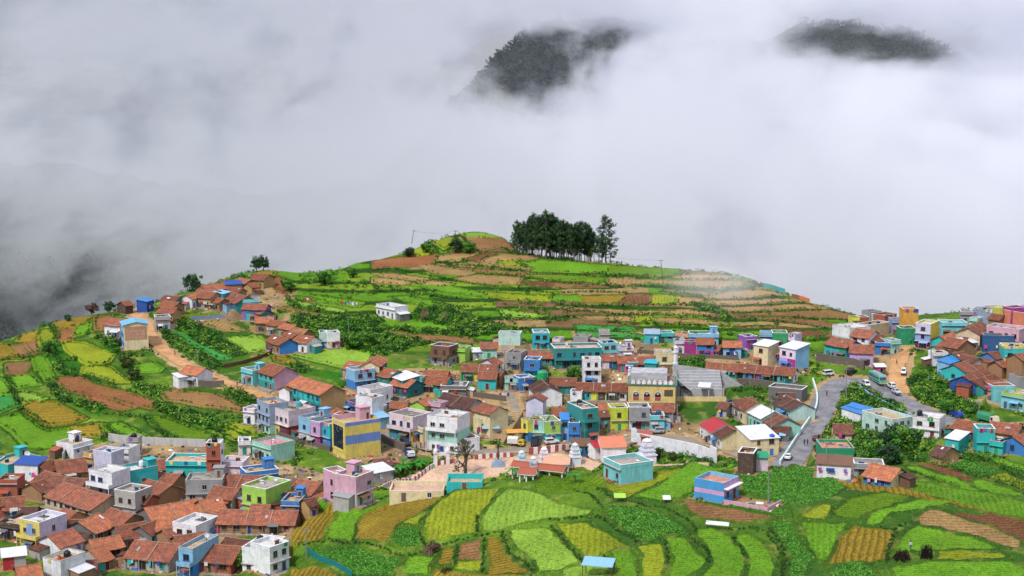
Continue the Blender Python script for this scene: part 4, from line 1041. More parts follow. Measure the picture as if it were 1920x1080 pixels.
TAB = '''
R3 F 1000 628 1205 655 5 4.6 pink p ke | pink walled terrace room behind the blue and yellow hall
R3 G 1030 568 1120 600 5 4.2 mud orange e | small orange roof between the painted row and the white tower
R4 F 425 530 500 560 5 4.4 cream c e | narrow cream house end against the pinkish shop house
R4 L 60 450 160 435 5 3.4 sky sky kS | shed with rounded light blue sheet roof behind the blue and yellow hall
R4 G 980 365 1050 330 6 5 mud tile e | low tiled wing left of the cream two storey house
R5 G 875 375 985 370 5 5 dgrey brown e | sooty dwelling squeezed between the tall teal and the acid yellow house
R5 F 590 180 705 185 4 4.2 white w k | small white flat topped room before the long tiled row
R5 L 1310 640 1420 640 4 3 mud brick kS | low brown sheet shed across the road from the silver jeep
A4 F 330 300 495 310 5 4.6 grey c k | grey upper room at the back of the long teal building
A4 F 95 330 180 335 5 4.4 pinkw p e | pinkish flat house between the cyan cube house and the long teal building
A4 F 905 560 960 600 3 4 teal c ke | teal narrow room in front of the hot pink row
A3 G 905 690 985 700 5 4.6 mud brown e | brown roofed hut above the stone path
A3 L 640 480 735 478 4 3 cem white k | white sheet lean shed left of the mint cottage
A3 G 1420 760 1500 770 6 5 mud brown e | brown tiled house below the bright blue house
A5 G 470 400 560 410 5 4 mud tile e | low tiled hut between the hot pink cottage and the light blue cottage
A5 F 1060 360 1120 350 4 4.5 pinkw p e | pinkish room behind the cream sheet roofed house
R8 G 1000 350 1110 335 5 5 white tile e | white house with tiles left of the deep blue wall
R8 L 940 450 1045 440 5 4 cem white k | house with white sheet roof in the middle of the right village
R8 G 600 480 690 470 5 4.6 mint tile e | low tiled house at the head of the stepped lane
R8 F 1300 560 1345 600 4 5.5 brick c k | narrow brick house beside the yellow parapet house
R8 G 1225 640 1330 620 5 4.6 mud tile e | dim tiled house below the blue house with brown tiles
R8 G 740 520 800 510 4 4 cem brown e | tiny brown roofed hut among the white and mint fronts
R8 F 960 190 1040 200 4 4.8 mint c e | pale mint room below the grey skyline house
R8 G 1200 150 1310 165 6 5.4 mud tile e | tiled house between the blank grey blue and the salmon house
R6 G 545 470 620 480 5 4 cem brown e | small stone hut left of the brown roofed stone house
A1 G 1100 330 1180 345 5 4.4 mud tile e | little tiled hut in the middle of the hillside hamlet
A1 G 1395 205 1470 195 5 4.4 tan orange e | small tan hut below the topmost house
A1 L 940 290 985 310 4 4 dblue blue k | narrow blue shed on the left of the hillside hamlet
A1 G 1480 430 1570 445 5 4.4 teal tile e | teal hut at the right end of the blue tarpaulin houses
A2 G 560 430 650 460 5 4.6 mud orange e | orange roofed house behind the bright blue gable
R2 G 600 330 720 350 6 4.4 mud tile e | tiled roof tucked behind the lime green house
R2 G 1050 480 1100 470 4 3.6 tan brown e | tiny brown lean house against the mud gable
R1 G 240 360 330 330 6 4.2 mud tile e | tiled house beside the raw brick house
R1 G 1090 690 1220 640 6 4.6 dgrey tile e | tiled house behind the large bottom tiled roof
R1 G 560 640 640 640 5 4 tan brown e | cement fronted hut in the lower village centre
R1 G 640 960 740 950 4 3.4 cem brown e | flat fronted hut beside the cottage with teal front
R2 G 220 600 300 570 5 4.2 mud tile e | small tiled roof touching the white modern house
R1 F -30 190 35 150 9 4 turq b h | turquoise courtyard house at the left edge beside the green field
R1 F 60 215 330 150 9 4 turq b kh | turquoise parapet house with beige roof below the bright green field
R1 L 110 205 290 215 5 4.5 white dblue k | white box house with flat blue roof in front of the turquoise parapet house
R1 G 290 205 400 175 6 4.5 dbrown tile e | small gable house with dark brown end wall below the blue roofed box
R1 G 430 185 650 160 9 4.8 mud tile e | wide old tiled house just below the orange walled hut
R1 G 350 260 480 290 8 4.5 mud tile e | tiled house with steep left slope left of the long valley roof
R1 G 500 350 860 455 10 4.8 beige tile e | broadest tiled house of the lower village with pale patch on its slope
R1 G 400 290 680 325 6 4.6 mud brown e | long low tiled house between the two broad roofs and the grey tower
R1 F -20 330 130 330 6 5 brick c c | raw brick house with bare flat roof at the left edge
R1 G 20 470 180 455 7 4.3 dgrey tile e | tiled house with cracked grey end wall near the left edge
R1 G 180 540 290 540 5 4 brown dark e | low dark tiled hut behind the lavender and yellow house
R1 F -10 655 150 680 8 4 dbrown b c | rough brown walled house with pale flat roof at the left edge
R1 F 150 632 305 665 8 7 yellow/peri/yellow,yellow/peri/yellow;lav w b | lavender two storey house with yellow window panels above the green plot
R1 G 500 550 600 580 6 4.5 tan tile e | tiled house with cement patched slope behind the lavender house
R1 G 375 765 555 710 7 5 white tile k | white walled gable house with half grey half orange roof
R1 F 335 935 470 965 7 5 white b kt | white block house with open parapet roof and black tank at the lower left
R1 G 130 1010 300 985 6 4 brick orange e | bright orange tiled hut cut by the bottom left corner
R1 L 20 935 200 915 4 3 red/cem white k | low shed with red end wall and white roof near the bottom left
R1 G 610 655 760 590 8 5 dgrey orange e | orange tiled house with grey gable in the middle of the lower roofs
R1 G 870 550 1040 600 7 4.5 mud tile e | tiled house with slope running down to a grey alley
R1 G 900 690 1130 655 7 4.6 dgrey tile e | low tiled house with open dark end beside the alley
R1 G 700 800 920 760 6 4.3 mud orange e | orange tiled house above the teal doored cottage
R1 G 690 870 790 840 7 4.3 turq/mud;cem orange e | cottage with teal front and orange roof beside the white block house
R1 G 1060 800 1400 830 9 4.8 cem tile v | large tiled house along the bottom edge above the shrubs
R1 F 690 245 870 280 6 9.5 grey,grey,white w b | narrow grey three storey tower house with white parapet
R1 F 905 225 1000 265 8 8 turq,turq w hb | turquoise house with long white balcony band behind the grey tower house
R1 F 725 100 865 120 5 6 lav w k | tall blank lavender wall house at the top of the lower village
R1 F 870 85 1000 95 6 4.5 white w e | white roofed house beside the top compound wall
R1 F 650 115 720 130 4 5 orange b q | small orange walled hut under the white terrace
R1 F 570 60 720 20 7 4 white b h | pale terrace house with cluttered roof at the top of the lower village
R1 F 985 5 1075 5 4 5 cem c q | tiny grey water tower room on the long compound wall
R1 F 890 405 1050 430 6 7 cem c | weathered concrete block house with white parapet among the tiles
R1 G 1050 435 1180 450 5 4.6 brick tile e | small brick hut with orange tiles right of the concrete block house
R1 G 1040 290 1329 375 9 4.8 mud tile e | wide tiled house behind the concrete block house
R1 G 1170 260 1400 290 7 4.8 mud tile e | tiled house with tattered ridge behind another wide roof
R1 G 1115 195 1290 170 6 4.5 cem tile e | tiled house with pale wall below the turquoise block
R1 G 1130 550 1530 478 9 5 blue;dgrey orange e | long orange tiled house with bright blue side wall
R1 G 1230 645 1400 640 6 4.4 white orange e | orange tiled house with whitewashed end wall
R2 F -40 185 340 190 8 5 turq b e | bright turquoise block with wide flat roof below the brick tower
R2 F 275 45 385 45 4 11 brick,brick,brick;white b q | slim brick red tower house with white side wall
R2 F 385 190 560 195 6 5 pinkw w e | white house with striped side wall beside the brick tower
R2 F 115 335 400 330 7 6 cem,grey c h | grey house with laundry on its flat roof above the tiles
R2 F 590 275 840 245 6 4 blue b h | low blue house with blue roof box behind the lime house
R2 F 555 370 740 405 9 8 lime,lime c e | lime green two storey house standing out of the red roofs
R2 G 430 285 700 300 8 4.8 mud tile e | wide tiled house behind the lime green house
R2 G 350 378 530 398 6 4.6 cem tile e | tiled house with sooty grey gable left of the lime house
R2 G 1000 325 1170 352 8 5 dblue;tan tile e | tiled house with deep blue front and mud gable beside the fields
R2 G 890 430 1000 320 6 4.6 blue tile e | narrow tiled house between the lime house and the mud gable
R2 G 1170 340 1300 345 6 4 mud brown e | low dark tiled hut left of the pink balcony house
R2 F 860 495 1000 500 7 4 blue b h | blue walled house with sandy flat roof next to the terraced fields
R2 G 395 562 985 572 7 4.4 mud tile v | longest single tiled house of the lower village above the grass strip
R2 G 640 520 770 525 5 4.8 cem tile e | little tiled lean house on the back of the longest tiled roof
R2 G 225 490 380 465 7 5 tan orange e | orange tiled house with tan gable next to the longest tiled house
R2 G 300 580 395 600 5 4.4 tan tile e | small tiled hut right of the white modern house
R2 F 15 660 195 690 8 6 white,white w be | white modern house with grey railed terrace
R2 F 60 855 170 870 10 6.5 blue,sky b be | blue house with long narrow roof terrace near the bottom edge
R2 G 320 830 550 850 9 4.6 brick tile v | rugged tiled house left of the big white villa
R2 G 440 775 620 800 5 4.2 mud brown e | dark tiled outbuilding behind the white villa
R2 G 30 770 250 735 6 4.4 mud tile e | tiled house directly behind the blue terrace house
R2 G -60 720 70 690 6 4.6 mud tile e | tiled house below the white modern house
R2 F 555 855 740 875 9 6 white,white w t | white villa with black roof tank at the edge of the fields
R2 F 770 860 920 810 6 6 white,white w | white wing of the villa with a cream corner
B4 F 390 130 500 110 8 7 pink,pink b b | pink house with curved balcony at the edge of the green terraces
B4 F 510 140 640 90 6 7 pinkw,pink b h | pale pink house with tall stair block beside the curved balcony house
R3 F 175 895 365 950 8 5 mint r e | pale mint bungalow with reddish roof below the blue and yellow hall
R3 F 35 905 160 900 5 4 white w e | small white annex of the mint bungalow
B4 G 640 5 755 -10 5 3.6 cream brown | low cream shop with open black doorways below the striped hall
B4 L 640 110 790 80 5 3 cem white k | long pale shed with white sheet roof beside the banana plants
R3 F 85 565 200 580 5 5 white,pinkw w e | small whitewashed house with maroon openings at the end of the painted row
R3 F 225 480 350 530 6 9.5 mint,greyblue,greyblue b e | tall grey blue house with mint ground floor
R3 F 355 545 545 605 9 8.5 yellow/maroon,pinkw c e | pinkish white two storey house over yellow shop fronts
R3 G 575 640 690 640 5 5.5 dblue orange e | narrow deep blue house with orange tiled roof in the painted row
R3 F 645 650 760 678 8 8 white,sky c eh | pale blue and white house next to the magenta one
R3 F 757 690 862 714 8 7.6 magenta,lilac b e | orchid pink two storey house in the painted row
R3 F 864 700 965 733 8 7.6 blue,cyan b e | azure two storey house beside the blue and yellow hall
R3 G 362 108 520 152 9 7 teal,turq;pink orange e | orange tiled house with teal front and faded pink gable by the dirt track
R3 F 65 160 180 190 5 5 aqua c h | small sea green house left of the pink gabled one
R3 G 662 243 995 340 9 8 teal,turq;tan orange ve | long two storey teal house with a big orange roof and mud gable
R3 G 500 352 575 330 4 4.2 white orange e | small orange tiled annex of the long teal house
R3 L 935 545 1070 525 4 3 mud white k | rickety shed with white sheets below the mud gable
R3 F 1225 440 1390 470 5 9 white,white,white c k | slender plain white tower house on the slope
R3 F 1240 355 1375 385 9 7 teal,white c e | white topped house with teal ground floor behind the white tower
R3 F 1450 430 1580 385 5 6 white,white w e | white house with red trim right of the white tower
R3 F 1125 490 1230 520 4 4 blue c e | small porch house with blue door below the white tower
R3 G 1160 90 1340 110 7 5 peach orange e | orange roofed house at the top of the stepped slope
R3 G 1370 95 1450 30 6 6.2 teal;cream orange e | orange roofed house with cream and teal gable
R3 F 1215 190 1420 165 6 6.5 blue,sky c e | sky blue house with jutting eaves below the orange roofs
R3 G 1480 152 1650 185 7 5 teal orange v | teal house with bright orange roof left of the white sheet strip
R3 L 1560 240 1700 290 6 4.6 teal white e | teal room under a white sheet roof between two orange roofs
R4 G 245 35 430 70 7 5 dteal orange v | dark teal house with orange roof right of the white sheets
R4 F 405 45 490 50 4 5 turq c e | turquoise box room in front of the dark teal house
A3 G 110 745 375 765 7 4.8 dbrown/turq orange e | orange tiled house with brown wall and turquoise door
A3 G 100 685 360 690 6 4.8 mud;aqua orange e | orange tiled house with a turquoise gable tip
R4 F 680 125 940 130 7 4 dgrey d | dark stone house with flat cluttered roof above the maroon roof
R4 G 735 195 1045 262 9 5.4 cem dark e | wide hall with dark maroon tiles behind the white three storey building
R4 G 190 285 350 290 5 4 tan orange e | small orange tiled hut behind the pink and teal shop
R4 G 445 280 550 238 5 5 lime orange e | small house with orange roof and lime wall left of the maroon roof
R4 F 550 285 680 305 4 4.8 pink c e | little pink room at the corner of the maroon roof
R4 F 160 400 400 445 8 7.6 teal/orange,pinkw d be | pinkish shop house with teal and orange ground floor
R4 F 545 420 850 452 8 11 white,mint,white w be | white three storey building with mint bands and rows of small windows
R4 F 1090 470 1405 432 5 5 cream c e | cream ground floor building at the foot of the stone steps
R4 G 1115 298 1272 336 7 8.5 cream,cream tile e | cream two storey house with tiled roof beside the steps
R4 F 925 665 1075 645 5 4 white w k | white walled room behind the bare tree
R5 G 228 236 264 196 5 9 lav,lav tile k | slender lavender house with pointed gable beside the stone steps
R5 G 300 62 378 132 8 6.2 white dark e | house with dark red roof and bare white plaster gable
R5 G 392 42 650 46 7 4.6 teal tile v | teal house with long tiled roof below the white balcony house
R5 G 662 92 1165 102 7 4.8 teal/turq/lemon/dbrown/lemon/brown/white tile v | row of dwellings under one long tiled roof with teal and yellow bays
R5 G 400 352 665 350 6 4.2 mud orange e | orange tiled house behind the blue tarpaulin
R5 F 715 362 872 346 10 10 dteal,teal,teal p be | tall teal three storey house with pink ledges
R5 G 872 302 1172 296 7 5.2 dgrey orange v | orange tiled house between the tall teal and the lime house
R5 G 1180 300 1625 302 7 5.2 grey tile v | long tiled house behind the grey shops
R5 F 1003 352 1175 348 6 7 limey,limey c e | acid yellow two storey house with dark doorway
R5 F 1185 345 1395 345 6 7 white/maroon/grey,grey c b | grey two storey shop house with laundry terrace
R5 F 1400 428 1545 428 5 4.6 aqua c | low aqua house with a pink ledge left of the silver jeep
R5 F 165 470 330 478 7 6.6 mint,mint c | mint two storey house with purple cloth above the white truck
R5 F 92 455 162 480 6 6.4 blue,lemon c e | narrow house with blue and yellow stripes at the foot of the steps
R5 F 345 490 492 480 7 6.6 turq/white/turq,lime c e | house with lime balcony and turquoise doors
R5 L 495 468 575 468 5 6 sky,sky blue e | pale blue house with a bright blue sheet roof
R5 F 577 498 686 500 6 6 blue,blue c | small royal blue house on the street corner
R5 T 880 642 1120 632 8 6 white salmon k | white building with pinkish red sheet roof beside the plaza
R5 T 790 690 940 668 5 4.5 white red k | small white annex with red sheet roof
R5 L 615 735 790 735 5 3 navy brown kS | low shed with rusty brown roof and blue edge by the striped wall
R5 F 928 848 1105 930 8 4.4 aqua c e | aqua house with sunken flat roof behind the green ridge
A4 F 1272 480 1450 478 6 8.5 cream,cream c | cream tower house next to the white minaret
A4 F 120 440 652 428 9 8 dteal,teal p be | long two storey teal building with ribbon windows
A4 F 445 562 642 560 5 10 white,white,white b be | white three storey house with red banded balcony and roof plants
A4 F 625 250 738 250 5 6 cem,cem p q | small grey tower room with railing on the hill edge
A4 F 655 382 830 376 6 6.4 lime,aqua c b | lime and aqua house in front of the grey tower room
A4 F 840 432 1010 430 5 5 lav/lemon/pink c h | lavender house with yellow door and blue striped box
A4 G 655 505 830 505 6 4.6 pinkw/dteal tile e | tiled house between the teal building and the pink fronted row
A4 G 840 525 1265 532 7 5 hotpink/dteal/teal tile v | long tiled row with hot pink front
A4 L 1130 600 1262 610 4 4.4 teal cyan k | bright blue sheet roof annex left of the cream tower house
A4 L 1130 275 1292 278 5 3.8 turq greyblue | turquoise cottage with pale sheet roof under the hill
A4 F 1296 268 1462 266 5 3.8 turq w e | turquoise cottage with white flat roof under the hill
A5 F 30 262 190 280 4 4 peach b e | peach coloured room above the magenta wall
A5 F 195 275 525 278 6 5.6 sky;green c h | grey blue terrace house with a green end wall
A5 G 275 322 466 325 6 6.6 hotpink/dblue/hotpink,blue;white orange e | blue and hot pink cottage with an orange tiled roof
A5 F 145 365 272 365 4 5.6 magenta p k | blank magenta house wall beside the hot pink cottage
A5 F 35 350 148 350 4 5.6 white,lav c e | narrow lavender and white house left of the magenta wall
A5 G 575 352 776 356 6 6 sky/dblue/sky;sky orange e | lone light blue cottage with orange tiles
A5 F 835 310 960 300 5 5.6 purple c e | purple house with things piled on its roof
A5 F 990 268 1128 272 6 5.6 blue,sky c e | blue house with cluttered roof under the brown field
A5 F 1130 265 1300 268 6 6 green,green c eb | green fronted house with glassy veranda under the brown field
A5 F 1302 275 1382 285 5 5.6 lavw w k | pale lilac house end right of the green fronted house
A5 L 920 395 1080 420 6 7.4 cream,cream white e | cream two storey house under a white sheet roof
A5 G 1110 452 1218 452 4 4.6 teal orange e | small teal house with orange roof between two white sheet roofs
A5 L 1212 420 1392 452 7 7.6 lilac/magenta,lavw;sky white e | lilac two storey house with white sheet roof and pale blue side
A5 G 400 598 742 615 7 4.8 teal/dteal/green/green tile v | tiled terrace row with teal and green rooms
A5 G 748 612 1392 662 7 5 turq/blue/magenta/teal/emer/turq/dteal;white tile v | longest tiled terrace row with turquoise rooms and white end wall
R6 F 920 352 1178 378 6 4 dgrey d k | roofless grey concrete shell above the white barn
R6 G 640 452 790 438 6 5 grey brown e | brown roofed stone house behind the cream barn
R6 G 742 436 832 478 8 5.6 cream tile e | cream end of the barn with brown tiles
R6 T 832 478 962 545 8 5.6 mint white e | mint barn under a white sheet roof with blue windows
R6 G 962 545 1062 602 8 5.6 mint brown e | mint end of the barn with brown tiles above the road
R6 G 1045 415 1185 480 8 5.2 mint;palemint dark e | pale mint house with dark tiles beside the road wall
R6 G 995 400 1110 400 5 5 grey dark k | small dark roofed house behind the pale mint house
R6 T 490 590 585 650 8 5.4 white red e | white house with red sheet roof beside the dusty road
R6 G 575 640 660 690 8 5.4 white;cream brown e | brown tiled end house with red banded cream wall
R6 L 780 765 1000 748 9 5 cream white e | big white sheet roofed store with red banded wall
R6 G 955 655 1080 665 5 4 cem brown e | small cement hut with dark door by the road bend
R6 F 680 865 800 875 5 4.6 dbrown b k | brown brick box house with rubbish on its roof
R6 L 805 905 915 905 3 3 pinkw emer k | roadside stall with green sheet roof
A6 G 372 425 618 472 8 7 turq/turq/emer,blue;blue tile e | blue house with turquoise balcony and tiled roof above the road
A6 G 570 512 830 525 8 7 lilac,lilac;lavw tile e | lilac house with red awning and tiled roof above the road
A6 F 365 290 560 335 9 6.8 mint,white w k | white and mint box house by the brown field
A6 G 640 335 842 362 8 7.6 white,white tile e | white two storey house with brown tiles behind the lilac one
A6 G 800 402 932 405 6 5.8 salmon tile e | small salmon house with tiles left of the blue row
A6 F 845 490 1022 500 5 4.6 blue w e | bright blue row of rooms by the sandy square
A6 F 1024 475 1135 465 5 5 mint c e | small mint shop at the corner of the sandy square
A6 F 592 210 672 208 4 4 lemon c e | lemon yellow cube house on the ridge
A6 F 680 208 775 205 4 4.2 brick b k | raw brick cube house next to the lemon one
A6 F 770 300 1008 262 5 5 beige c k | blank beige wall house with lilac base below the ridge
A6 F 955 190 1088 168 5 6 brick,brick c k | tall raw brick house on the ridge
A6 F 858 188 950 185 4 5 mint c e | pale mint house on the ridge behind the beige wall
A6 F 790 150 920 140 5 5 grey c e | grey house on the skyline behind the lemon cube
A6 F 1035 235 1156 235 5 5.4 peri w | periwinkle house left of the orange tower
A6 F 1170 118 1336 118 6 11 orange,orange,orange b k | tall orange tower house on the skyline
A6 F 1130 332 1302 332 5 6.4 emer c k | emerald green blank wall house below the orange tower
A6 F 1302 272 1472 288 9 9.5 maroon,peri,lav;lemon w e | house with lavender top, maroon shop and yellow side wall
R8 F 680 240 938 242 6 5.6 aqua w e | long aqua house with white roof edge on the ridge
R8 G 655 382 790 335 6 5.4 turq orange e | small turquoise gable house with an orange roof
R8 G 740 385 930 420 9 6 mud tile e | wide old tiled house in the middle of the right village
R8 G 945 298 1062 228 8 7 beige,beige tile k | house with plain beige gable and tiled roof
R8 F 870 130 1046 136 6 5.2 grey c | grey house on the skyline of the right village
R8 F 1046 108 1196 112 6 6.4 greyblue,greyblue b k | blank grey blue house on the skyline
R8 F 1120 75 1230 100 5 6 blue,lemon w k | blue sided house with lemon gable rising behind the grey blue one
R8 F 1312 112 1540 150 8 7.4 salmon,salmon b k | big salmon house near the right edge of the skyline
R8 F 1400 95 1540 85 5 8.6 magenta,magenta c k | dark crimson house behind the salmon one
R8 F 1135 272 1465 312 7 8 pink,pink c e | dusty pink two storey house with wide terrace
R8 F 1105 368 1412 376 4 6.4 navy,navy c k | deep blue wall house below the pink terrace
R8 F 1312 482 1540 485 6 9 blue,turq,yellow b be | turquoise house with yellow parapet at the right edge
R8 G 1150 545 1295 522 6 5.2 blue tile e | blue house with brown tiles left of the yellow parapet
R8 F 590 548 740 545 4 5 white/mint/white c e | row of white and mint fronts along the lane
R8 G 785 552 900 530 6 5 turq tile e | turquoise house with brown roof above the lane steps
R8 G 890 560 1050 600 6 4.6 cem brown e | grey house with long brown roof beside the lane steps
R8 G 800 668 990 605 8 5.6 turq tile v | wide roofed turquoise house on the lane
R8 L 755 660 930 600 4 4.4 sky blue k | narrow pale house under a blue sheet by the lane
R8 G 895 785 1085 705 8 5.2 dblue/turq tile e | deep blue house with brown tiles on the lane
R8 G 985 825 1195 765 8 4.8 teal tile e | teal house with low brown roof at the lower lane
R8 G 1120 835 1290 825 6 4.8 aqua tile e | aqua house with small tiled roof at the lower lane
R8 F 1078 882 1196 892 5 5 salmon,turq c e | turquoise house with salmon ground floor at the lane bend
R8 F 1200 884 1420 880 5 6 aqua,aqua c k | blank aqua house at the lane bend
R8 F 1285 940 1540 985 8 5.4 aqua,lime b e | aqua house with lime parapet at the right edge
R8 F 1360 760 1470 792 4 5 grey c k | grey shell of a house behind the aqua one
R8 G 1420 560 1540 545 6 9.5 mud tile k | tall house with earth wall at the right edge
R7 L 675 198 752 198 3 3.4 brown white k | roadside kiosk with white roof above the bus
R7 F 800 608 960 585 12 6 palemint b | pale mint hall with sandy flat roof above the ravine
R7 F 962 582 1170 606 7 6.4 white w t | bright white box house above the ravine
R7 L 555 565 605 545 6 3 white blue k | small white shed with light blue roof on the ravine slope
R7 L 612 545 652 520 6 3 dblue blue k | small deep blue shed beside the light roofed shed
R7 G 345 642 480 645 7 4.8 cream brown | cream bungalow with brown hipped tiles below the road
R7 F 258 830 506 832 9 4.4 emer s ke | green walled house with salmon flat roof
R7 L 215 950 480 968 5 3.6 white brown k | white house with grey brown sheet roof behind the crest
R7 F 505 952 738 962 5 4 grey c e | low grey house behind the orange tiled cottage
R7 G 648 948 860 990 8 4.8 blue;cream orange e | orange tiled cottage with blue front and cream gable
A7 G 650 614 772 642 7 4.2 tan dark k | tan hut with dark maroon tiles above the green terraces
A7 L 718 545 850 568 6 4.2 turq white k | turquoise shed with white sheet roof
A7 G 850 356 1078 400 7 5.6 dbrown orange k | dark walled house with orange tiles by the truck
A7 F 1040 450 1222 455 5 7 turq,turq c e | turquoise house with purple cloth hanging on it
A7 G 1190 380 1480 418 7 6 mud tile e | brown walled house with a wide tiled roof near the right edge
A7 G 1400 530 1540 495 8 5 blue/dblue tile v | blue house with tiled roof at the right edge
A7 F 1165 572 1300 592 4 3.6 turq d e | low turquoise room between the purple cloth and the blue house
A3 F 165 400 372 420 6 7.8 grey,brown c b | unpainted house with orange balcony rail above the shrubs
A3 F 392 432 552 442 6 5.8 lime c e | lime bungalow beside the unpainted house
A3 G 735 370 912 370 6 5.6 mint tile e | mint cottage with orange tiles under the hill
A3 F 928 265 1172 270 5 5 palemint c k | plain pale mint box house under the hill
A3 F 1325 268 1502 266 8 6.6 cyan,cyan b e | cyan cube house under the hill
A3 F 1018 482 1182 492 6 6.6 grey,grey c b | grey concrete house with blue tarpaulin
A3 G 1245 470 1550 480 6 4.6 teal tile e | tiled house left of the long teal building
A3 F 1215 565 1392 570 6 7 turq,blue w b | bright blue house with white balcony and turquoise ground floor
A3 G 525 612 918 622 7 5.6 green/lemon/turq tile v | tiled row with green and turquoise rooms
A3 G 710 702 908 706 6 5.6 turq;cem tile e | turquoise cottage in front of the green row
A3 G 800 560 872 535 6 5.8 lav tile k | tiled house with lavender gable behind the green row
A3 F 1000 782 1160 782 5 4.4 mint c e | mint corner shop with open front by the path
A3 F 1160 775 1332 762 5 5 blue/dblue c b | blue shop house with shaded front by the path
A2 G 215 295 390 292 6 5.2 mud;white orange e | orange tiled house with white end on the hillside lane
A2 G 370 322 522 336 5 4.8 tan orange e | second orange roof of the hillside row with tan wall
A2 G 500 356 622 376 5 4.8 tan orange e | third orange roof of the hillside row partly under blue sheet
A2 G 605 398 745 422 5 4.8 mud mud e | ochre patched roof at the lower end of the hillside row
A2 G 405 468 548 516 7 5 mud;blue orange e | orange tiled house with bright blue gable above the round field
A2 G 660 470 802 492 7 5.2 white;white orange e | orange tiled house with white gable above the round field
A2 F 940 455 1066 448 5 5.4 white c e | white house with turquoise parapet below the shrubs
A2 F 855 448 936 446 4 5.4 palemint c e | small turquoise topped house beside the white one
B1 F 22 757 162 785 6 4.4 white;white w | mint sided white house alone among the green terraces
A1 G 1470 112 1592 122 7 5 tan tile k | topmost tan walled house on the hillside lane
A1 G 1318 150 1422 170 5 4.4 mud orange e | small orange roof below the topmost house
A1 L 1195 215 1345 208 5 4 mud dblue k | shack under a blue tarpaulin on the hillside
A1 G 965 222 1178 195 7 5 mud orange e | broad orange roof at the back of the hillside hamlet
A1 G 985 252 1135 270 7 5 mud tile e | middle tiled house of the hillside hamlet behind the turquoise sheet
A1 G 985 275 1110 288 7 5.6 tan tile e | tan house with turquoise sheet hanging on its front
A1 G 1235 240 1345 250 5 4.4 mud tile e | small tiled house above the brown roof with teal walls
A1 L 1165 300 1238 280 4 4.6 turq sky k | turquoise room with light blue roof in the hamlet
A1 G 1235 278 1392 322 9 5 teal tile v | big brown roof with teal walls in the hamlet
A1 F 1348 352 1502 348 5 5 aqua c e | aqua flat house behind the blue tarpaulin roofs
A1 G 1375 388 1582 396 6 5.8 purple tile e | tiled house with purple and blue sheets on the roof
A1 T 1400 420 1572 425 5 4.8 turq dblue e | turquoise house under a blue tarpaulin roof
A1 G 825 312 930 282 5 5 white orange e | whitewashed house with orange roof beside the hamlet path
A1 G 640 312 772 322 6 5 teal tile e | teal walled house at the upper bend of the dirt track
A1 G 625 365 762 378 6 4.8 mud orange e | orange roof stepping down towards the dirt track
A1 G 605 422 742 428 6 4.8 tan tile e | lower tan house above the dirt track
A1 F 545 512 682 505 5 5 cem d e | small cement house with junk on its roof by the dirt track
A1 L 465 372 532 350 4 4 dblue blue k | hut wrapped in blue tarpaulin at the end of the dirt track
A1 G 230 372 300 362 5 4.4 dbrown orange k | dark wooden hut on the skyline left of the dirt track
A1 G 130 522 275 532 7 6 white tile e | whitewashed house with tiled roof beside the painted advert wall
B3 G 1355 482 1482 500 7 5.2 white/turq/white orange e | white and turquoise cottage with orange roof on the stone terrace
B3 L 1290 570 1400 555 4 3.4 white white k | white sheet lean shed beside the white and turquoise cottage
'''

for si, ln in enumerate(TAB.strip().splitlines()):
    a_, lab = ln.split('|'); t = a_.split()
    v, kd = t[0], t[1]; q = [float(x) for x in t[2:8]]
    p1, p2 = vp(v, q[0], q[1]), vp(v, q[2], q[3])
    if p1[0] > p2[0]: p1, p2 = p2, p1
    walls = t[8]; rest = t[9:]
    roof = None; fl = ''
    if kd == 'F':
        if rest and rest[0] in SLAB: roof = rest[0]; rest = rest[1:]
    elif rest and (rest[0] in CC or rest[0] in ('tile', 'orange', 'brown', 'dark', 'mud')): roof = rest[0]; rest = rest[1:]
    if rest: fl = rest[0]
    if kd == 'G' and roof in CC and roof not in ('orange', 'brown', 'mud'): roof = 'tile'
    if kd == 'G' and v in ('R1', 'R2'): q[4] *= 1.14
    if v in ('A3', 'A4', 'A5'): q[5] *= .84 if kd == 'F' else .9
    if v in ('R8', 'A6', 'A7', 'R7'): q[5] *= .9
    if kd == 'F' and v in ('R3', 'R4', 'R5'): q[5] *= .95
    house(kd, p1, p2, q[4], q[5], walls, roof, fl, lab.strip(), 1000 + si)

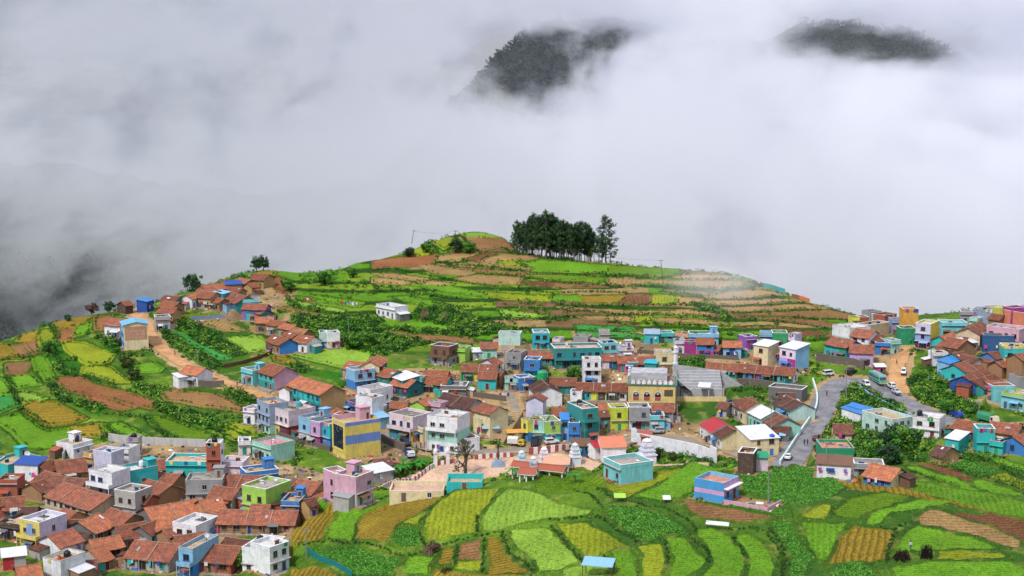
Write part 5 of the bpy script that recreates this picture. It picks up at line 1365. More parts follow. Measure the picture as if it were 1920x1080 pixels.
# ------------------------------------------------------------------ landmark buildings
def marks(root, name, x0, x1, y, z0, z1, rows_, colr, rng, bg=None):
    """rows of short unreadable painted strokes, as faded wall lettering looks from here"""
    b = MB()
    hh = (z1 - z0) / rows_
    for r in range(rows_):
        x = x0 + rng.uniform(0, 0.3)
        while x < x1 - 0.3:
            w_ = rng.uniform(0.12, 0.34)
            if rng.random() < 0.86:
                zc = z0 + (r + 0.5) * hh; k = rng.random()
                b.box(x, x + 0.07, y - 0.02, y, zc - hh * .33, zc + hh * .33)
                if k < 0.7: b.box(x + 0.072, x + w_, y - 0.02, y, zc + hh * .2, zc + hh * .33)
                if k > 0.3: b.box(x + 0.072, x + w_, y - 0.02, y, zc - hh * .33, zc - hh * .2)
            x += w_ + rng.uniform(0.1, 0.2)
    return b.build(name, [plain(CC[colr], 0.8)], root)
def striped_hall():
    p1, p2 = vp('R3', 1118, 722), vp('R3', 1475, 672)
    base, ang, L = frame_of(p1, p2, 10.0, True, 8.0); d, H = 8.0, 10.0
    plot(base[0], base[1], L, d, ang, base[2])
    root = empty('striped_hall', base, ang, 'tall hall with blue and yellow banded blank wall and dark framed sign', 'building')
    X0, X1, Y0, Y1 = -L / 2, L / 2, -d / 2, d / 2
    w_ = MB(); cuts = [(-4, 3.9, 0), (3.9, 6.4, 1), (6.4, 9.0, 0), (9.0, 10.0, 1)]
    for za, zb, mi in cuts: w_.quad([(X0, Y0, za), (X1, Y0, za), (X1, Y0, zb), (X0, Y0, zb)], mi)
    for (xa, ya, xb, yb, mi) in ((X1, Y0, X1, Y1, 0), (X1, Y1, X0, Y1, 2), (X0, Y1, X0, Y0, 0)):
        w_.quad([(xa, ya, -4), (xb, yb, -4), (xb, yb, H), (xa, ya, H)], mi)
    w_.build('wall', [W('yellow'), wallmat((116, 146, 214)), W('pink')], root)
    r = MB(); r.box(X0 + .01, X1 - .01, Y0 + .01, Y1 - .01, H - 0.9, H - 0.7); r.build('roof', [slabmat(SLAB['b'])], root)
    r = MB(); r.box(X0 + .012, X1 - .012, Y0 + .012, Y0 + .2, H - .7, H + .02); r.box(X0 + .012, X1 - .012, Y1 - .2, Y1 - .012, H - .7, H + .6); r.build('parapet', [W('pink')], root)
    b = MB(); b.box(X1 - 4.2, X1 - 1.0, Y1 - 4, Y1 - 1.2, H - .68, H + 2.6); b.box(X1 - 4.4, X1 - .8, Y1 - 4.2, Y1 - 1, H + 2.603, H + 2.8); b.build('stair_room', [W('pink')], root)
    put_open(root, 'door', X1 - 1.9, Y1 - 4, H - .66, 0, 0.9, 1.9, 'maroon')
    s = MB(); ya, yb = Y0 + 1.0, Y1 - 0.8      # sign on the left flank
    s.box(X0 - 0.06, X0 - 0.003, ya, yb, 2.3, 8.6); so_ = s.build('sign_panel', [plain((26, 34, 62), 0.5)], root)
    fr = MB(); fr.box(X0 - .16, X0 - .003, Y0 + .3, ya - .003, 1.6, 10.2); fr.box(X0 - .16, X0 - .003, yb + .003, Y1, 1.6, 10.2); fr.box(X0 - .16, X0 - .003, ya, yb, 1.6, 2.297); fr.box(X0 - .16, X0 - .003, ya, yb, 8.603, 10.2)
    fr.build('sign_frame', [plain(CC['yellow'], 0.7)], root)
    ln_ = MB(); rg = random.Random(5)
    for k in range(26):
        y, z = rg.uniform(ya + .3, yb - .9), rg.uniform(2.6, 8.0); y2, z2 = y + rg.uniform(-.2, .6), z + rg.uniform(.1, .7)
        ln_.rod((X0 - .075, y, z), (X0 - .075, y2, z2), .035, n_=4)
    ln_.build('sign_drawing', [plain((150, 170, 190), 0.6)], so_)
    b = MB(); b.box(X0 - .18, X0 - .163, ya + .2, yb - .2, 8.9, 9.8); b.build('sign_header', [plain(CC['beige'], .7)], root)
def mosque():
    p1, p2 = vp('A4', 950, 800), vp('A4', 1480, 812)
    base, ang, L = frame_of(p1, p2, 10.2, True, 12.0); d, H = 12.0, 10.2
    plot(base[0], base[1], L, d, ang, base[2])
    root = empty('mosque', base, ang, 'yellow mosque with arched windows and a row of white merlons', 'mosque')
    X0, X1, Y0, Y1 = -L / 2, L / 2, -d / 2, d / 2
    w_ = MB(); w_.box(X0, X1, Y0, Y1, -3, H - 1.2, 0, skip='tu'); w_.build('wall', [wallmat((232, 208, 130))], root)
    r = MB(); r.box(X0 - .4, X1 + .4, Y0 - .4, Y1 + .1, H - 1.2, H - .95); r.box(X0 - .02, X1 + .02, Y0 - .25, Y0 - .003, 3.2, 3.5); r.build('cornice', [W('teal')], root)
    r = MB(); r.box(X0 + .1, X1 - .1, Y0 + .1, Y1 - .1, H - .947, H - .7); r.build('roof', [slabmat((150, 124, 104))], root)
    r = MB(); r.box(X0 + .6, X1 - 2.5, Y0 + 3.5, Y1 - .3, H - .697, H + 1.7); r.build('prayer_hall', [slabmat((196, 198, 204))], root)
    n_ = 8
    for k in range(n_):                                   # onion shaped merlons along the eave
        x = X0 + .6 + (L - 1.2) * (k + .5) / n_; b = MB(); pr = [(-.55, 0), (-.6, .5), (-.4, .9), (0, 1.35), (.4, .9), (.6, .5), (.55, 0)]
        f = [(x + a_, Y0 - .25, H - .94 + z) for a_, z in pr]; g = [(x + a_, Y0 - .05, H - .94 + z) for a_, z in pr]
        b.quad(f); b.quad(g[::-1])
        for i in range(len(f)): b.quad([f[(i + 1) % 7], f[i], g[i], g[(i + 1) % 7]])
        b.build('merlon', [W('white')], root)
    for k in range(3):
        x = X0 + 2.3 + k * 3.25; b = MB(); g = MB(); R_ = 0.95
        arc = [(x + R_ * math.cos(t_), 6.0 + R_ * math.sin(t_)) for t_ in [math.pi * i / 10 for i in range(11)]]
        g.quad([(x - R_, Y0 - .02, 4.3), (x + R_, Y0 - .02, 4.3)] + [(a_, Y0 - .02, z) for a_, z in arc], 0)
        for (a1, z1), (a2, z2) in zip(arc[:-1], arc[1:]): b.rod((a1, Y0 - .06, z1), (a2, Y0 - .06, z2), .09, n_=4)
        for i in (2, 4, 5, 6, 8): b.rod((x, Y0 - .05, 6.0), (arc[i][0], Y0 - .05, arc[i][1]), .05, n_=4)
        b.rod((x - R_, Y0 - .06, 4.3), (x - R_, Y0 - .06, 6), .08, n_=4); b.rod((x + R_, Y0 - .06, 4.3), (x + R_, Y0 - .06, 6), .08, n_=4)
        wo = b.build('window', [W('white')], root); g.build('pane', [glassmat()], wo)
        s = MB(); s.box(x - .9, x + .9, Y0 - .1, Y0 - .023, 4.3, 5.4); s.build('shutter', [plain(CC['brick'], .7)], wo)
    b = MB(); b.box(X1 - 3.3, X1 - .7, Y0 - .03, Y0 - .003, 5.6, 7.6); b.build('louvre', [plain((96, 88, 70), .8)], root)
    for k in range(4): put_open(root, 'window', X0 + 1.6 + k * 3.2, Y0, 1.6, 0, .9, 1.0, 'brown')
def minaret(px, py, h, r, lab):
    p = hit(px, py); root = empty('minaret', p, 0, lab, 'minaret'); root.location.z -= 1
    b = MB(); b.lathe([(r * 1.15, 0), (r * 1.15, 1.5), (r, 1.6), (r, h * .55), (r * 1.25, h * .56), (r * 1.25, h * .6), (r * .9, h * .6), (r * .9, h * .82), (r * 1.2, h * .83), (r * 1.2, h * .86), (r * .7, h * .86), (r * .7, h * .93)], 10); b.build('shaft', [W('white')], root)
    b = MB(); b.lathe([(r * .75, h * .93), (r * .9, h * .955), (r * .6, h * .985), (.12, h), (.03, h * 1.05)], 10); b.build('dome', [W('white')], root)
def grandstand():
    p1, p2 = vp('A5', 60, 985), vp('A5', 600, 985)
    base, ang, L = frame_of(p1, p2, 1.2, True, 12.0); d = 12.0
    plot(base[0], base[1], L, d, ang, base[2])
    root = empty('unfinished_building', base, ang, 'bare grey concrete building with stepped sloping walls beside the yellow mosque', 'building')
    X0, X1, Y0, Y1 = -L / 2, L / 2, -d / 2, d / 2
    b = MB(); b.quad([(X1 + 9, Y1, -2), (X0, Y1, -2), (X0, Y1, 9), (X1, Y1, 7), (X1 + 9, Y1, 1.0)]); b.quad([(X0, Y1 - .3, -2), (X1 + 9, Y1 - .3, -2), (X1 + 9, Y1 - .3, 1.0), (X1, Y1 - .3, 7), (X0, Y1 - .3, 9)]); b.quad([(X1 + 9, Y1 - .3, 1), (X1 + 9, Y1, 1), (X1, Y1, 7), (X1, Y1 - .3, 7)]); b.quad([(X1, Y1 - .3, 7), (X1, Y1, 7), (X0, Y1, 9), (X0, Y1 - .3, 9)])
    b.box(X0, X0 + .3, Y0 + 1, Y1 - .303, -2, 6.5); b.build('wall', [wallmat((186, 186, 188), .8, .8)], root)
    s = MB()
    for k in range(7):
        s.box(X0 + 1.5, X1 - .3, Y0 + 4 + k * 1.05, Y0 + 5.05 + k * 1.05 - .003, -2, 2.8 + k * .75)
    s.build('steps', [wallmat((190, 190, 194), .8, .7)], root)
    for k in range(4):
        x = X0 + .4 + (L - 1) * k / 3; c_ = MB(); c_.box(x, x + .35, Y0 + .6, Y0 + .95, -1, 4.2); c_.build('column', [W('cem')], root)
    r = MB(); a_ = [(X0 + L * .42, Y0 + .2, 4.3), (X0 + L * .68, Y0 + .2, 4.0), (X0 + L * .74, Y0 + 3.4, 4.9), (X0 + L * .48, Y0 + 3.4, 5.2)]; r.quad(a_); r.quad([(p[0], p[1], p[2] - .08) for p in a_][::-1]); r.build('canopy', [metalroof(CC['white'])], root)
    g = MB(); g.quad([(X0 + .2, Y0 + 1.2, 6.2), (X0 + 4.6, Y0 + 2.0, 2.4), (X0 + 4.6, Y0 + 5, 2.6), (X0 + .2, Y0 + 5, 6.4)]); g.quad([(X0 + .2, Y0 + 1.2, 6.05), (X0 + .2, Y0 + 5, 6.25), (X0 + 4.6, Y0 + 5, 2.45), (X0 + 4.6, Y0 + 2.0, 2.25)]); g.build('sloping_slab', [slabmat((200, 200, 202))], root)
    b = MB(); b.box(X0 - 1, X1 + .2, Y0 - .25, Y0, -3, 1.3); b.build('front_wall', [wallmat((236, 216, 150))], root)
def advert_house():
    p1, p2 = vp('A1', 252, 588), vp('A1', 478, 575)
    base, ang, L = frame_of(p1, p2, 8.6, True, 9.0); d, H = 9.0, 8.6
    plot(base[0], base[1], L, d, ang, base[2]); X0, X1, Y0, Y1 = -L / 2, L / 2, -d / 2, d / 2
    root = empty('painted_house', base, ang, 'tall cream house with faded painted advert and light blue roof beside the dirt track', 'house')
    w_ = MB(); w_.box(X0, X1, Y0, Y1, -4, H, 0, skip='tul'); w_.quad([(X0, Y1, -4), (X0, Y0, -4), (X0, Y0, H), (X0, Y1, H)], 1); w_.quad([(X0, Y0, H), (X1, Y0, H), (0, Y0, H + .9)], 0); w_.build('wall', [W('cream'), W('sky')], root)
    a_ = MB(); a_.box(X0 + .4, X1 - .4, Y0 - .015, Y0, 3.2, 7.9); ad = a_.build('advert_ground', [wallmat((206, 150, 112), .8, .9)], root)
    marks(ad, 'advert_lettering', X0 + .9, X1 - .9, Y0 - .017, 3.5, 6.9, 3, 'pinkw', random.Random(3))
    r = MB()
    for (xa, za, xb, zb) in ((X0 - .5, H - .05, 0, H + 1.0), (0, H + 1.0, X1 + .5, H - .05)):
        q = [(xa, Y0 - .4, za), (xb, Y0 - .4, zb), (xb, Y1 + .4, zb), (xa, Y1 + .4, za)]; r.quad(q, 0, [(p[1], p[0]) for p in q]); r.quad([(p[0], p[1], p[2] - .1) for p in q][::-1], 0); r.quad([(q[0][0], q[0][1], q[0][2] - .1), (q[1][0], q[1][1], q[1][2] - .1), q[1], q[0]], 0)
    r.build('roof', [metalroof((120, 190, 232))], root)
    for k in range(3):
        for s_ in range(2): put_open(root, 'window', X0, Y0 + 1.5 + k * 2.6, 1.2 + s_ * 3, -math.pi / 2, 1.1, 1.2, 'dblue')
striped_hall(); mosque(); grandstand(); advert_house()
def field_house():
    p1, p2 = vp('B5', 1208, 145), vp('B5', 1432, 185)
    base, ang, L = frame_of(p1, p2, 4.2, True, 6.5); d, H = 6.5, 4.2
    plot(base[0], base[1], L, d, ang, base[2]); X0, X1, Y0, Y1 = -L / 2, L / 2, -d / 2, d / 2
    root = empty('banded_house', base, ang, 'sky blue house with a pink band alone in the green terraces', 'house')
    w_ = MB()
    for za, zb, mi in ((-3, 1.5, 0), (1.5, 2.4, 1), (2.4, H, 0)):
        w_.quad([(X0, Y0, za), (X1, Y0, za), (X1, Y0, zb), (X0, Y0, zb)], mi); w_.quad([(X0, Y1, za), (X0, Y0, za), (X0, Y0, zb), (X0, Y1, zb)], mi); w_.quad([(X1, Y1, za), (X0, Y1, za), (X0, Y1, zb), (X1, Y1, zb)], 0)
        w_.quad([(X1, Y0, za), (X1, Y1, za), (X1, Y1, zb), (X1, Y0, zb)], 1 if mi or zb > 3 else 0)
    w_.build('wall', [wallmat((78, 164, 226)), W('lilac')], root)
    r = MB(); r.box(X0 + .01, X1 - .01, Y0 + .01, Y1 - .01, H - 1.0, H - .85); r.build('roof', [slabmat(SLAB['s'])], root)
    p = MB(); p.box(X0 + .004, X1 - .004, Y0 + .004, Y0 + .2, H - .85, H + .05); p.box(X0 + .004, X1 - .004, Y1 - .2, Y1 - .004, H - .85, H + .05); p.box(X0 + .004, X0 + .2, Y0 + .203, Y1 - .203, H - .85, H + .05); p.box(X1 - .2, X1 - .004, Y0 + .203, Y1 - .203, H - .85, H + .05); p.build('parapet', [W('sky')], root)
    p = MB(); p.box(X1, X1 + 1.0, Y0 - .1, Y1 + .1, 2.9, 3.05); p.build('porch_roof', [W('white')], root)
    put_open(root, 'window', X1, Y0 + 1.6, 1.0, math.pi / 2, 1.1, 1.1, 'dblue'); put_open(root, 'door', X1, Y1 - 2, 0, math.pi / 2, 1.4, 2.2, 'dbrown')
    g = MB(); g.box(X1 + .05, X1 + 9.5, Y0 - .1, Y0 + .1, -3, .9); g.box(X1 + 9.3, X1 + 9.5, Y0 + .103, Y1, -3, .9); g.build('yard_wall', [W('pink')], root)
    plot(base[0] + math.cos(ang) * (L / 2 + 5), base[1] + math.sin(ang) * (L / 2 + 5), 9, 6, ang, base[2], .2)
field_house()
# ------------------------------------------------------------------ land mesh, roads, far mountains, cloud
def ground_mesh():
    global Z
    rough = (fbm(XX / 1.7, YY / 1.7, 3, 71) - 0.5)
    amp = np.where(CLS == 0, 0.55, np.where(CLS == 6, 0.9, np.where(CLS == 5, 0.28, np.where(CLS == 1, 0.10, 0.03))))
    bankup = np.where((CLS == 0) & (EDGE < 1.2), 0.22, 0.0)
    Zf = Z + rough * amp + bankup
    V = np.stack([XX, YY, Zf], -1).reshape(-1, 3)
    idx = np.arange(NR * NC).reshape(NR, NC)
    Q_ = np.stack([idx[:-1, :-1], idx[:-1, 1:], idx[1:, 1:], idx[1:, :-1]], -1).reshape(-1, 4)
    m, nt, b = mat_base('field_and_grass_ground', 0.95)
    b.inputs['Specular IOR Level'].default_value = 0.1
    at = N(nt, 'ShaderNodeAttribute'); at.attribute_name = 'Col'
    so_ = N(nt, 'ShaderNodeAttribute'); so_.attribute_name = 'Soil'
    rc = N(nt, 'ShaderNodeAttribute'); rc.attribute_name = 'rowc'
    ra = N(nt, 'ShaderNodeAttribute'); ra.attribute_name = 'rowa'
    p = world_pos(nt)
    s = N(nt, 'ShaderNodeMath', operation='MULTIPLY'); nt.links.new(rc.outputs['Fac'], s.inputs[0]); s.inputs[1].default_value = 6.2832
    nwb = N(nt, 'ShaderNodeMath', operation='MULTIPLY_ADD'); nt.links.new(noise(nt, p, 0.5, 3), nwb.inputs[0]); nwb.inputs[1].default_value = 3.0; nt.links.new(s.outputs[0], nwb.inputs[2])
    sn = N(nt, 'ShaderNodeMath', operation='SINE'); nt.links.new(nwb.outputs[0], sn.inputs[0])
    mr = N(nt, 'ShaderNodeMapRange'); mr.inputs['From Min'].default_value = -0.2; mr.inputs['From Max'].default_value = 0.9; nt.links.new(sn.outputs[0], mr.inputs[0])
    mu = N(nt, 'ShaderNodeMath', operation='MULTIPLY'); nt.links.new(mr.outputs[0], mu.inputs[0]); nt.links.new(ra.outputs['Fac'], mu.inputs[1])
    c1 = mixc(nt, mu.outputs[0], at.outputs['Color'], so_.outputs['Color'])
    rf = ramp(nt, 0.36, 0.66, (0.74, 0.74, 0.72), (1.2, 1.2, 1.15)); nt.links.new(noise(nt, p, 1.1, 6, 0.72), rf.inputs[0])
    c2 = mixc(nt, 1.0, c1, rf.outputs[0], 'MULTIPLY')
    nt.links.new(c2, b.inputs['Base Color'])
    bump(nt, b, noise(nt, p, 2.2, 5, 0.7), 0.6, 0.35)
    o = mesh_np('ground', V, Q_, [m], COLR.reshape(-1, 3), smooth=True)
    me = o.data
    a_ = me.attributes.new('Soil', 'FLOAT_COLOR', 'POINT'); a_.data.foreach_set('color', np.concatenate([SOIL.reshape(-1, 3), np.ones((NR * NC, 1))], 1).astype(np.float32).ravel())
    a_ = me.attributes.new('rowc', 'FLOAT', 'POINT'); a_.data.foreach_set('value', ROWC.ravel().astype(np.float32))
    a_ = me.attributes.new('rowa', 'FLOAT', 'POINT'); a_.data.foreach_set('value', ROWA.ravel().astype(np.float32))
    tag(o, kind='structure')
    Z = Zf
ground_mesh()
for name, P_, width, m in ROADS:
    V = []; n_ = len(P_)
    for i, p in enumerate(P_):
        t_ = P_[min(n_ - 1, i + 1)] - P_[max(0, i - 1)]; t_ = np.array([t_[0], t_[1]]); t_ /= np.linalg.norm(t_) + 1e-9
        nrm = np.array([-t_[1], t_[0]])
        for k in (-1, -0.5, 0, 0.5, 1):
            wob = 0.25 * (random.random() - 0.5) if abs(k) == 1 else 0
            V.append((p[0] + nrm[0] * (k * width / 2 + wob), p[1] + nrm[1] * (k * width / 2 + wob), p[2] + 0.09 + 0.05 * (1 - abs(k))))
    Q_ = [(i * 5 + k, i * 5 + k + 1, i * 5 + k + 6, i * 5 + k + 5) for i in range(n_ - 1) for k in range(4)]
    tag(mesh_np(name, V, Q_, [m], smooth=True), kind='structure')
def mountain():
    nu, ny = 420, 150
    u = np.linspace(-0.62, 0.62, nu); y = np.linspace(800, 2300, ny)
    X = u[None, :] * y[:, None]; Y = np.repeat(y[:, None], nu, 1)
    Ux = np.repeat(u[None, :], ny, 0)
    pxx = 960 + Ux * F
    # skyline height in the gap of the cloud, ridge line at 1750 m
    top = np.interp(pxx, [-700, 0, 300, 700, 900, 1000, 1100, 1200, 1350, 1500, 1600, 1700, 1790, 1900, 2100, 2600], [-25, -25, -30, -30, 110, 160, 168, 160, 140, 168, 166, 160, 132, 80, 60, 40]) 
    ridge = 1750.0
    t_ = np.clip((Y - 830) / (ridge - 830), 0, 1.6)
    base = -160 + np.where(Ux < -0.15, (-0.15 - Ux) * 260, 0)
    prof = np.where(t_ < 1, t_ ** 0.9, 1 - (t_ - 1) * 0.6)
    H = base + (top - base) * prof
    H += (fbm(X / 170, Y / 170, 5, 5) - 0.5) * 120 * np.clip(t_, 0.1, 1) * (1 - 0.55 * np.exp(-((t_ - 1) / 0.15) ** 2)) + (fbm(X / 30, Y / 30, 4, 8) - 0.5) * 22 * np.clip(t_ * 1.3, 0, 1)
    left = (pxx < 420) & (Y < 1120)
    st = 5.0; Ht = np.floor(H / st) * st + np.clip((H / st % 1) * 4 - 3, 0, 1) * st
    H = np.where(left, Ht, H)
    V = np.stack([X, Y, H], -1).reshape(-1, 3)
    idx = np.arange(nu * ny).reshape(ny, nu)
    Q_ = np.stack([idx[:-1, :-1], idx[:-1, 1:], idx[1:, 1:], idx[1:, :-1]], -1).reshape(-1, 4)
    n1 = fbm(X / 45, Y / 45, 4, 41)[..., None]; n2 = fbm(X / 140, Y / 140, 3, 44)[..., None]
    forest = np.array(lin((36, 54, 50))) * (0.5 + n1); grass_ = np.array(lin((116, 146, 84))); soil_ = np.array(lin((160, 130, 100)))
    tt = np.clip((n2 - 0.5) * 6, 0, 1) * left[..., None]
    C_ = forest * (1 - left[..., None] * 0.8) + left[..., None] * 0.8 * (grass_ * (1 - tt) + soil_ * tt)
    m, nt, b = mat_base('forested_slope', 0.95); at = N(nt, 'ShaderNodeAttribute'); at.attribute_name = 'Col'
    rf = ramp(nt, 0.38, 0.62, (0.5, 0.5, 0.5), (1.35, 1.35, 1.3)); nt.links.new(noise(nt, world_pos(nt), 0.09, 7, 0.75), rf.inputs[0])
    nt.links.new(mixc(nt, 1.0, at.outputs['Color'], rf.outputs[0], 'MULTIPLY'), b.inputs['Base Color'])
    bump(nt, b, noise(nt, world_pos(nt), 0.12, 6, 0.75), 1.0, 6.0)
    tag(mesh_np('mountain', V, Q_, [m], C_.reshape(-1, 3), smooth=True), kind='structure')
    return u, y, H
MU, MY, MH = mountain()
def mth(nt, op, a_, b_=None, c_=None, clamp=False):
    n_ = N(nt, 'ShaderNodeMath', operation=op); n_.use_clamp = clamp
    for i, v in enumerate((a_, b_, c_)):
        if v is None: continue
        if isinstance(v, (int, float)): n_.inputs[i].default_value = v
        else: nt.links.new(v, n_.inputs[i])
    return n_.outputs[0]
def cloud_box(name, lo, hi, build, color=(0.957, 0.963, 1.0), aniso=-0.3):
    me = bpy.data.meshes.new(name); bm = bmesh.new()
    bmesh.ops.create_cube(bm, size=1.0)
    for v in bm.verts:
        v.co = Vector([lo[i] + (v.co[i] + 0.5) * (hi[i] - lo[i]) for i in range(3)])
    bm.to_mesh(me); bm.free()
    m = bpy.data.materials.new(name); m.use_nodes = True; nt = m.node_tree
    nt.nodes.remove(nt.nodes['Principled BSDF'])
    pv = N(nt, 'ShaderNodeVolumePrincipled'); pv.inputs['Color'].default_value = (*color, 1); pv.inputs['Anisotropy'].default_value = aniso
    pos = world_pos(nt)
    nt.links.new(build(nt, pos), pv.inputs['Density'])
    nt.links.new(pv.outputs[0], nt.nodes['Material Output'].inputs['Volume'])
    me.materials.append(m)
    o = bpy.data.objects.new(name, me); col.objects.link(o); tag(o, kind='stuff'); return o
HOLES = [  # gaps in the cloud: pixel they open at, radii x, z (m) at 1000 m, strength
    (120, 315, 130, 24, -0.7), (1330, 110, 46, 40, -0.4), (1250, 40, 30, 14, -0.5), (700, 60, 60, 30, -0.3), (330, 60, 90, 26, -0.5), (200, 200, 70, 22, 0.35), (560, 160, 60, 14, 0.4), (420, 20, 80, 10, 0.4), (60, 110, 60, 14, 0.35), (1085, 82, 52, 14, 0.62), (1015, 132, 34, 19, 0.75), (915, 75, 13, 11, 0.8), (1165, 60, 30, 8, 0.7), (1650, 76, 60, 12, 0.95), (1545, 45, 30, 8, 0.7), (1640, 150, 15, 28, 1.35), (1730, 90, 34, 9, 0.95), (900, 152, 34, 13, 0.8), (770, 150, 14, 7, 0.7), (1490, 75, 22, 10, 0.5), (1455, 105, 16, 8, .3),
    (50, 440, 50, 26, 1.25), (-60, 430, 50, 36, 1.1), (300, 470, 22, 14, 0.8), (130, 572, 80, 18, 0.75), (-40, 590, 80, 30, 0.6), (330, 560, 40, 14, 0.45), (30, 395, 50, 12, 0.45)]
def bank_density(nt, pos):
    mp = N(nt, 'ShaderNodeMapping'); mp.inputs['Scale'].default_value = (0.0085, 0.0022, 0.0115); nt.links.new(pos, mp.inputs[0])
    nz_ = N(nt, 'ShaderNodeTexNoise'); nz_.inputs['Scale'].default_value = 1.0; nz_.inputs['Detail'].default_value = 7; nz_.inputs['Roughness'].default_value = 0.70
    nz_.inputs['Distortion'].default_value = 0.6
    nt.links.new(mp.outputs[0], nz_.inputs['Vector'])
    sp = N(nt, 'ShaderNodeSeparateXYZ'); nt.links.new(pos, sp.inputs[0])
    # thicker to the right and low down, thinner to the left and towards the top
    lo_ = mth(nt, 'MULTIPLY_ADD', nz_.outputs['Fac'], 5.4, -1.75)
    m2 = N(nt, 'ShaderNodeMapping'); m2.inputs['Scale'].default_value = (0.034, 0.008, 0.042); nt.links.new(pos, m2.inputs[0])
    lo_ = mth(nt, 'MULTIPLY_ADD', mth(nt, 'SUBTRACT', noise(nt, m2.outputs[0], 1.0, 4, 0.65), 0.5), 3.2, lo_)
    bx = mth(nt, 'MULTIPLY_ADD', sp.outputs[0], 0.0013, lo_)
    tot = mth(nt, 'MULTIPLY_ADD', mth(nt, 'SUBTRACT', sp.outputs[2], 40.0), -0.0026, bx)
    for (px, py, rx, rz, st) in HOLES:
        p = pt(px, py, 1000.0)
        sb = N(nt, 'ShaderNodeVectorMath', operation='SUBTRACT'); nt.links.new(pos, sb.inputs[0]); sb.inputs[1].default_value = (p[0], 1000.0, p[2])
        sc = N(nt, 'ShaderNodeVectorMath', operation='MULTIPLY'); nt.links.new(sb.outputs[0], sc.inputs[0]); sc.inputs[1].default_value = (1 / rx, 1 / 420.0, 1 / rz)
        dt = N(nt, 'ShaderNodeVectorMath', operation='DOT_PRODUCT'); nt.links.new(sc.outputs[0], dt.inputs[0]); nt.links.new(sc.outputs[0], dt.inputs[1])
        g = mth(nt, 'EXPONENT', mth(nt, 'MULTIPLY', dt.outputs['Value'], -0.5))
        tot = mth(nt, 'MULTIPLY_ADD', g, -st, tot)
    top = mth(nt, 'MULTIPLY_ADD', sp.outputs[0], 0.0021, 0.80)
    top = mth(nt, 'MULTIPLY_ADD', mth(nt, 'MAXIMUM', mth(nt, 'SUBTRACT', sp.outputs[2], 70.0), 0.0), -0.0046, top)
    top = mth(nt, 'MAXIMUM', mth(nt, 'MINIMUM', top, 1.15), 0.50)
    # unseen denser deck added above the view on the left, to shade the cloud below
    al = mth(nt, 'MULTIPLY_ADD', sp.outputs[2], 1 / 60.0, -175 / 60.0, True)
    al = mth(nt, 'MULTIPLY', al, mth(nt, 'MULTIPLY_ADD', sp.outputs[0], -0.0045, 0.55, True))
    d = mth(nt, 'MAXIMUM', mth(nt, 'MINIMUM', mth(nt, 'MAXIMUM', tot, 0.025), top), mth(nt, 'MULTIPLY', al, 1.6))
    return mth(nt, 'MULTIPLY', d, 0.0112)
cloud_box('cloud', (-620, 735, -160), (620, 1160, 330), bank_density)

def wisp_density(nt, pos):
    c_ = pt(1345, 548, 548.0)
    sb = N(nt, 'ShaderNodeVectorMath', operation='SUBTRACT'); nt.links.new(pos, sb.inputs[0]); sb.inputs[1].default_value = tuple(c_)
    sc = N(nt, 'ShaderNodeVectorMath', operation='MULTIPLY'); nt.links.new(sb.outputs[0], sc.inputs[0]); sc.inputs[1].default_value = (1 / 13.0, 1 / 14.0, 1 / 9.0)
    dt = N(nt, 'ShaderNodeVectorMath', operation='DOT_PRODUCT'); nt.links.new(sc.outputs[0], dt.inputs[0]); nt.links.new(sc.outputs[0], dt.inputs[1])
    g = mth(nt, 'EXPONENT', mth(nt, 'MULTIPLY', dt.outputs['Value'], -0.5))
    n_ = mth(nt, 'MAXIMUM', mth(nt, 'MULTIPLY_ADD', noise(nt, pos, 0.06, 5), 3.0, -1.0), 0.0)
    return mth(nt, 'MULTIPLY', mth(nt, 'MULTIPLY', g, n_), 0.03)
wc = pt(1345, 548, 548.0)
cloud_box('mist', (wc[0] - 40, wc[1] - 42, wc[2] - 26), (wc[0] + 40, wc[1] + 42, wc[2] + 26), wisp_density, (0.97, 0.97, 1.0))
def mhit(px, py):
    """where a sight line meets the far slopes"""
    u, s_ = ray(px, py)
    for Y in np.arange(815, 2200, 3.0):
        i = np.clip(np.searchsorted(MY, Y) - 1, 0, len(MY) - 2); k = np.clip(np.searchsorted(MU, u) - 1, 0, len(MU) - 2)
        if CZ + s_ * Y <= MH[i, k]: return np.array([u * Y, Y, MH[i, k]])
    return np.array([u * 1000, 1000.0, -80.0])
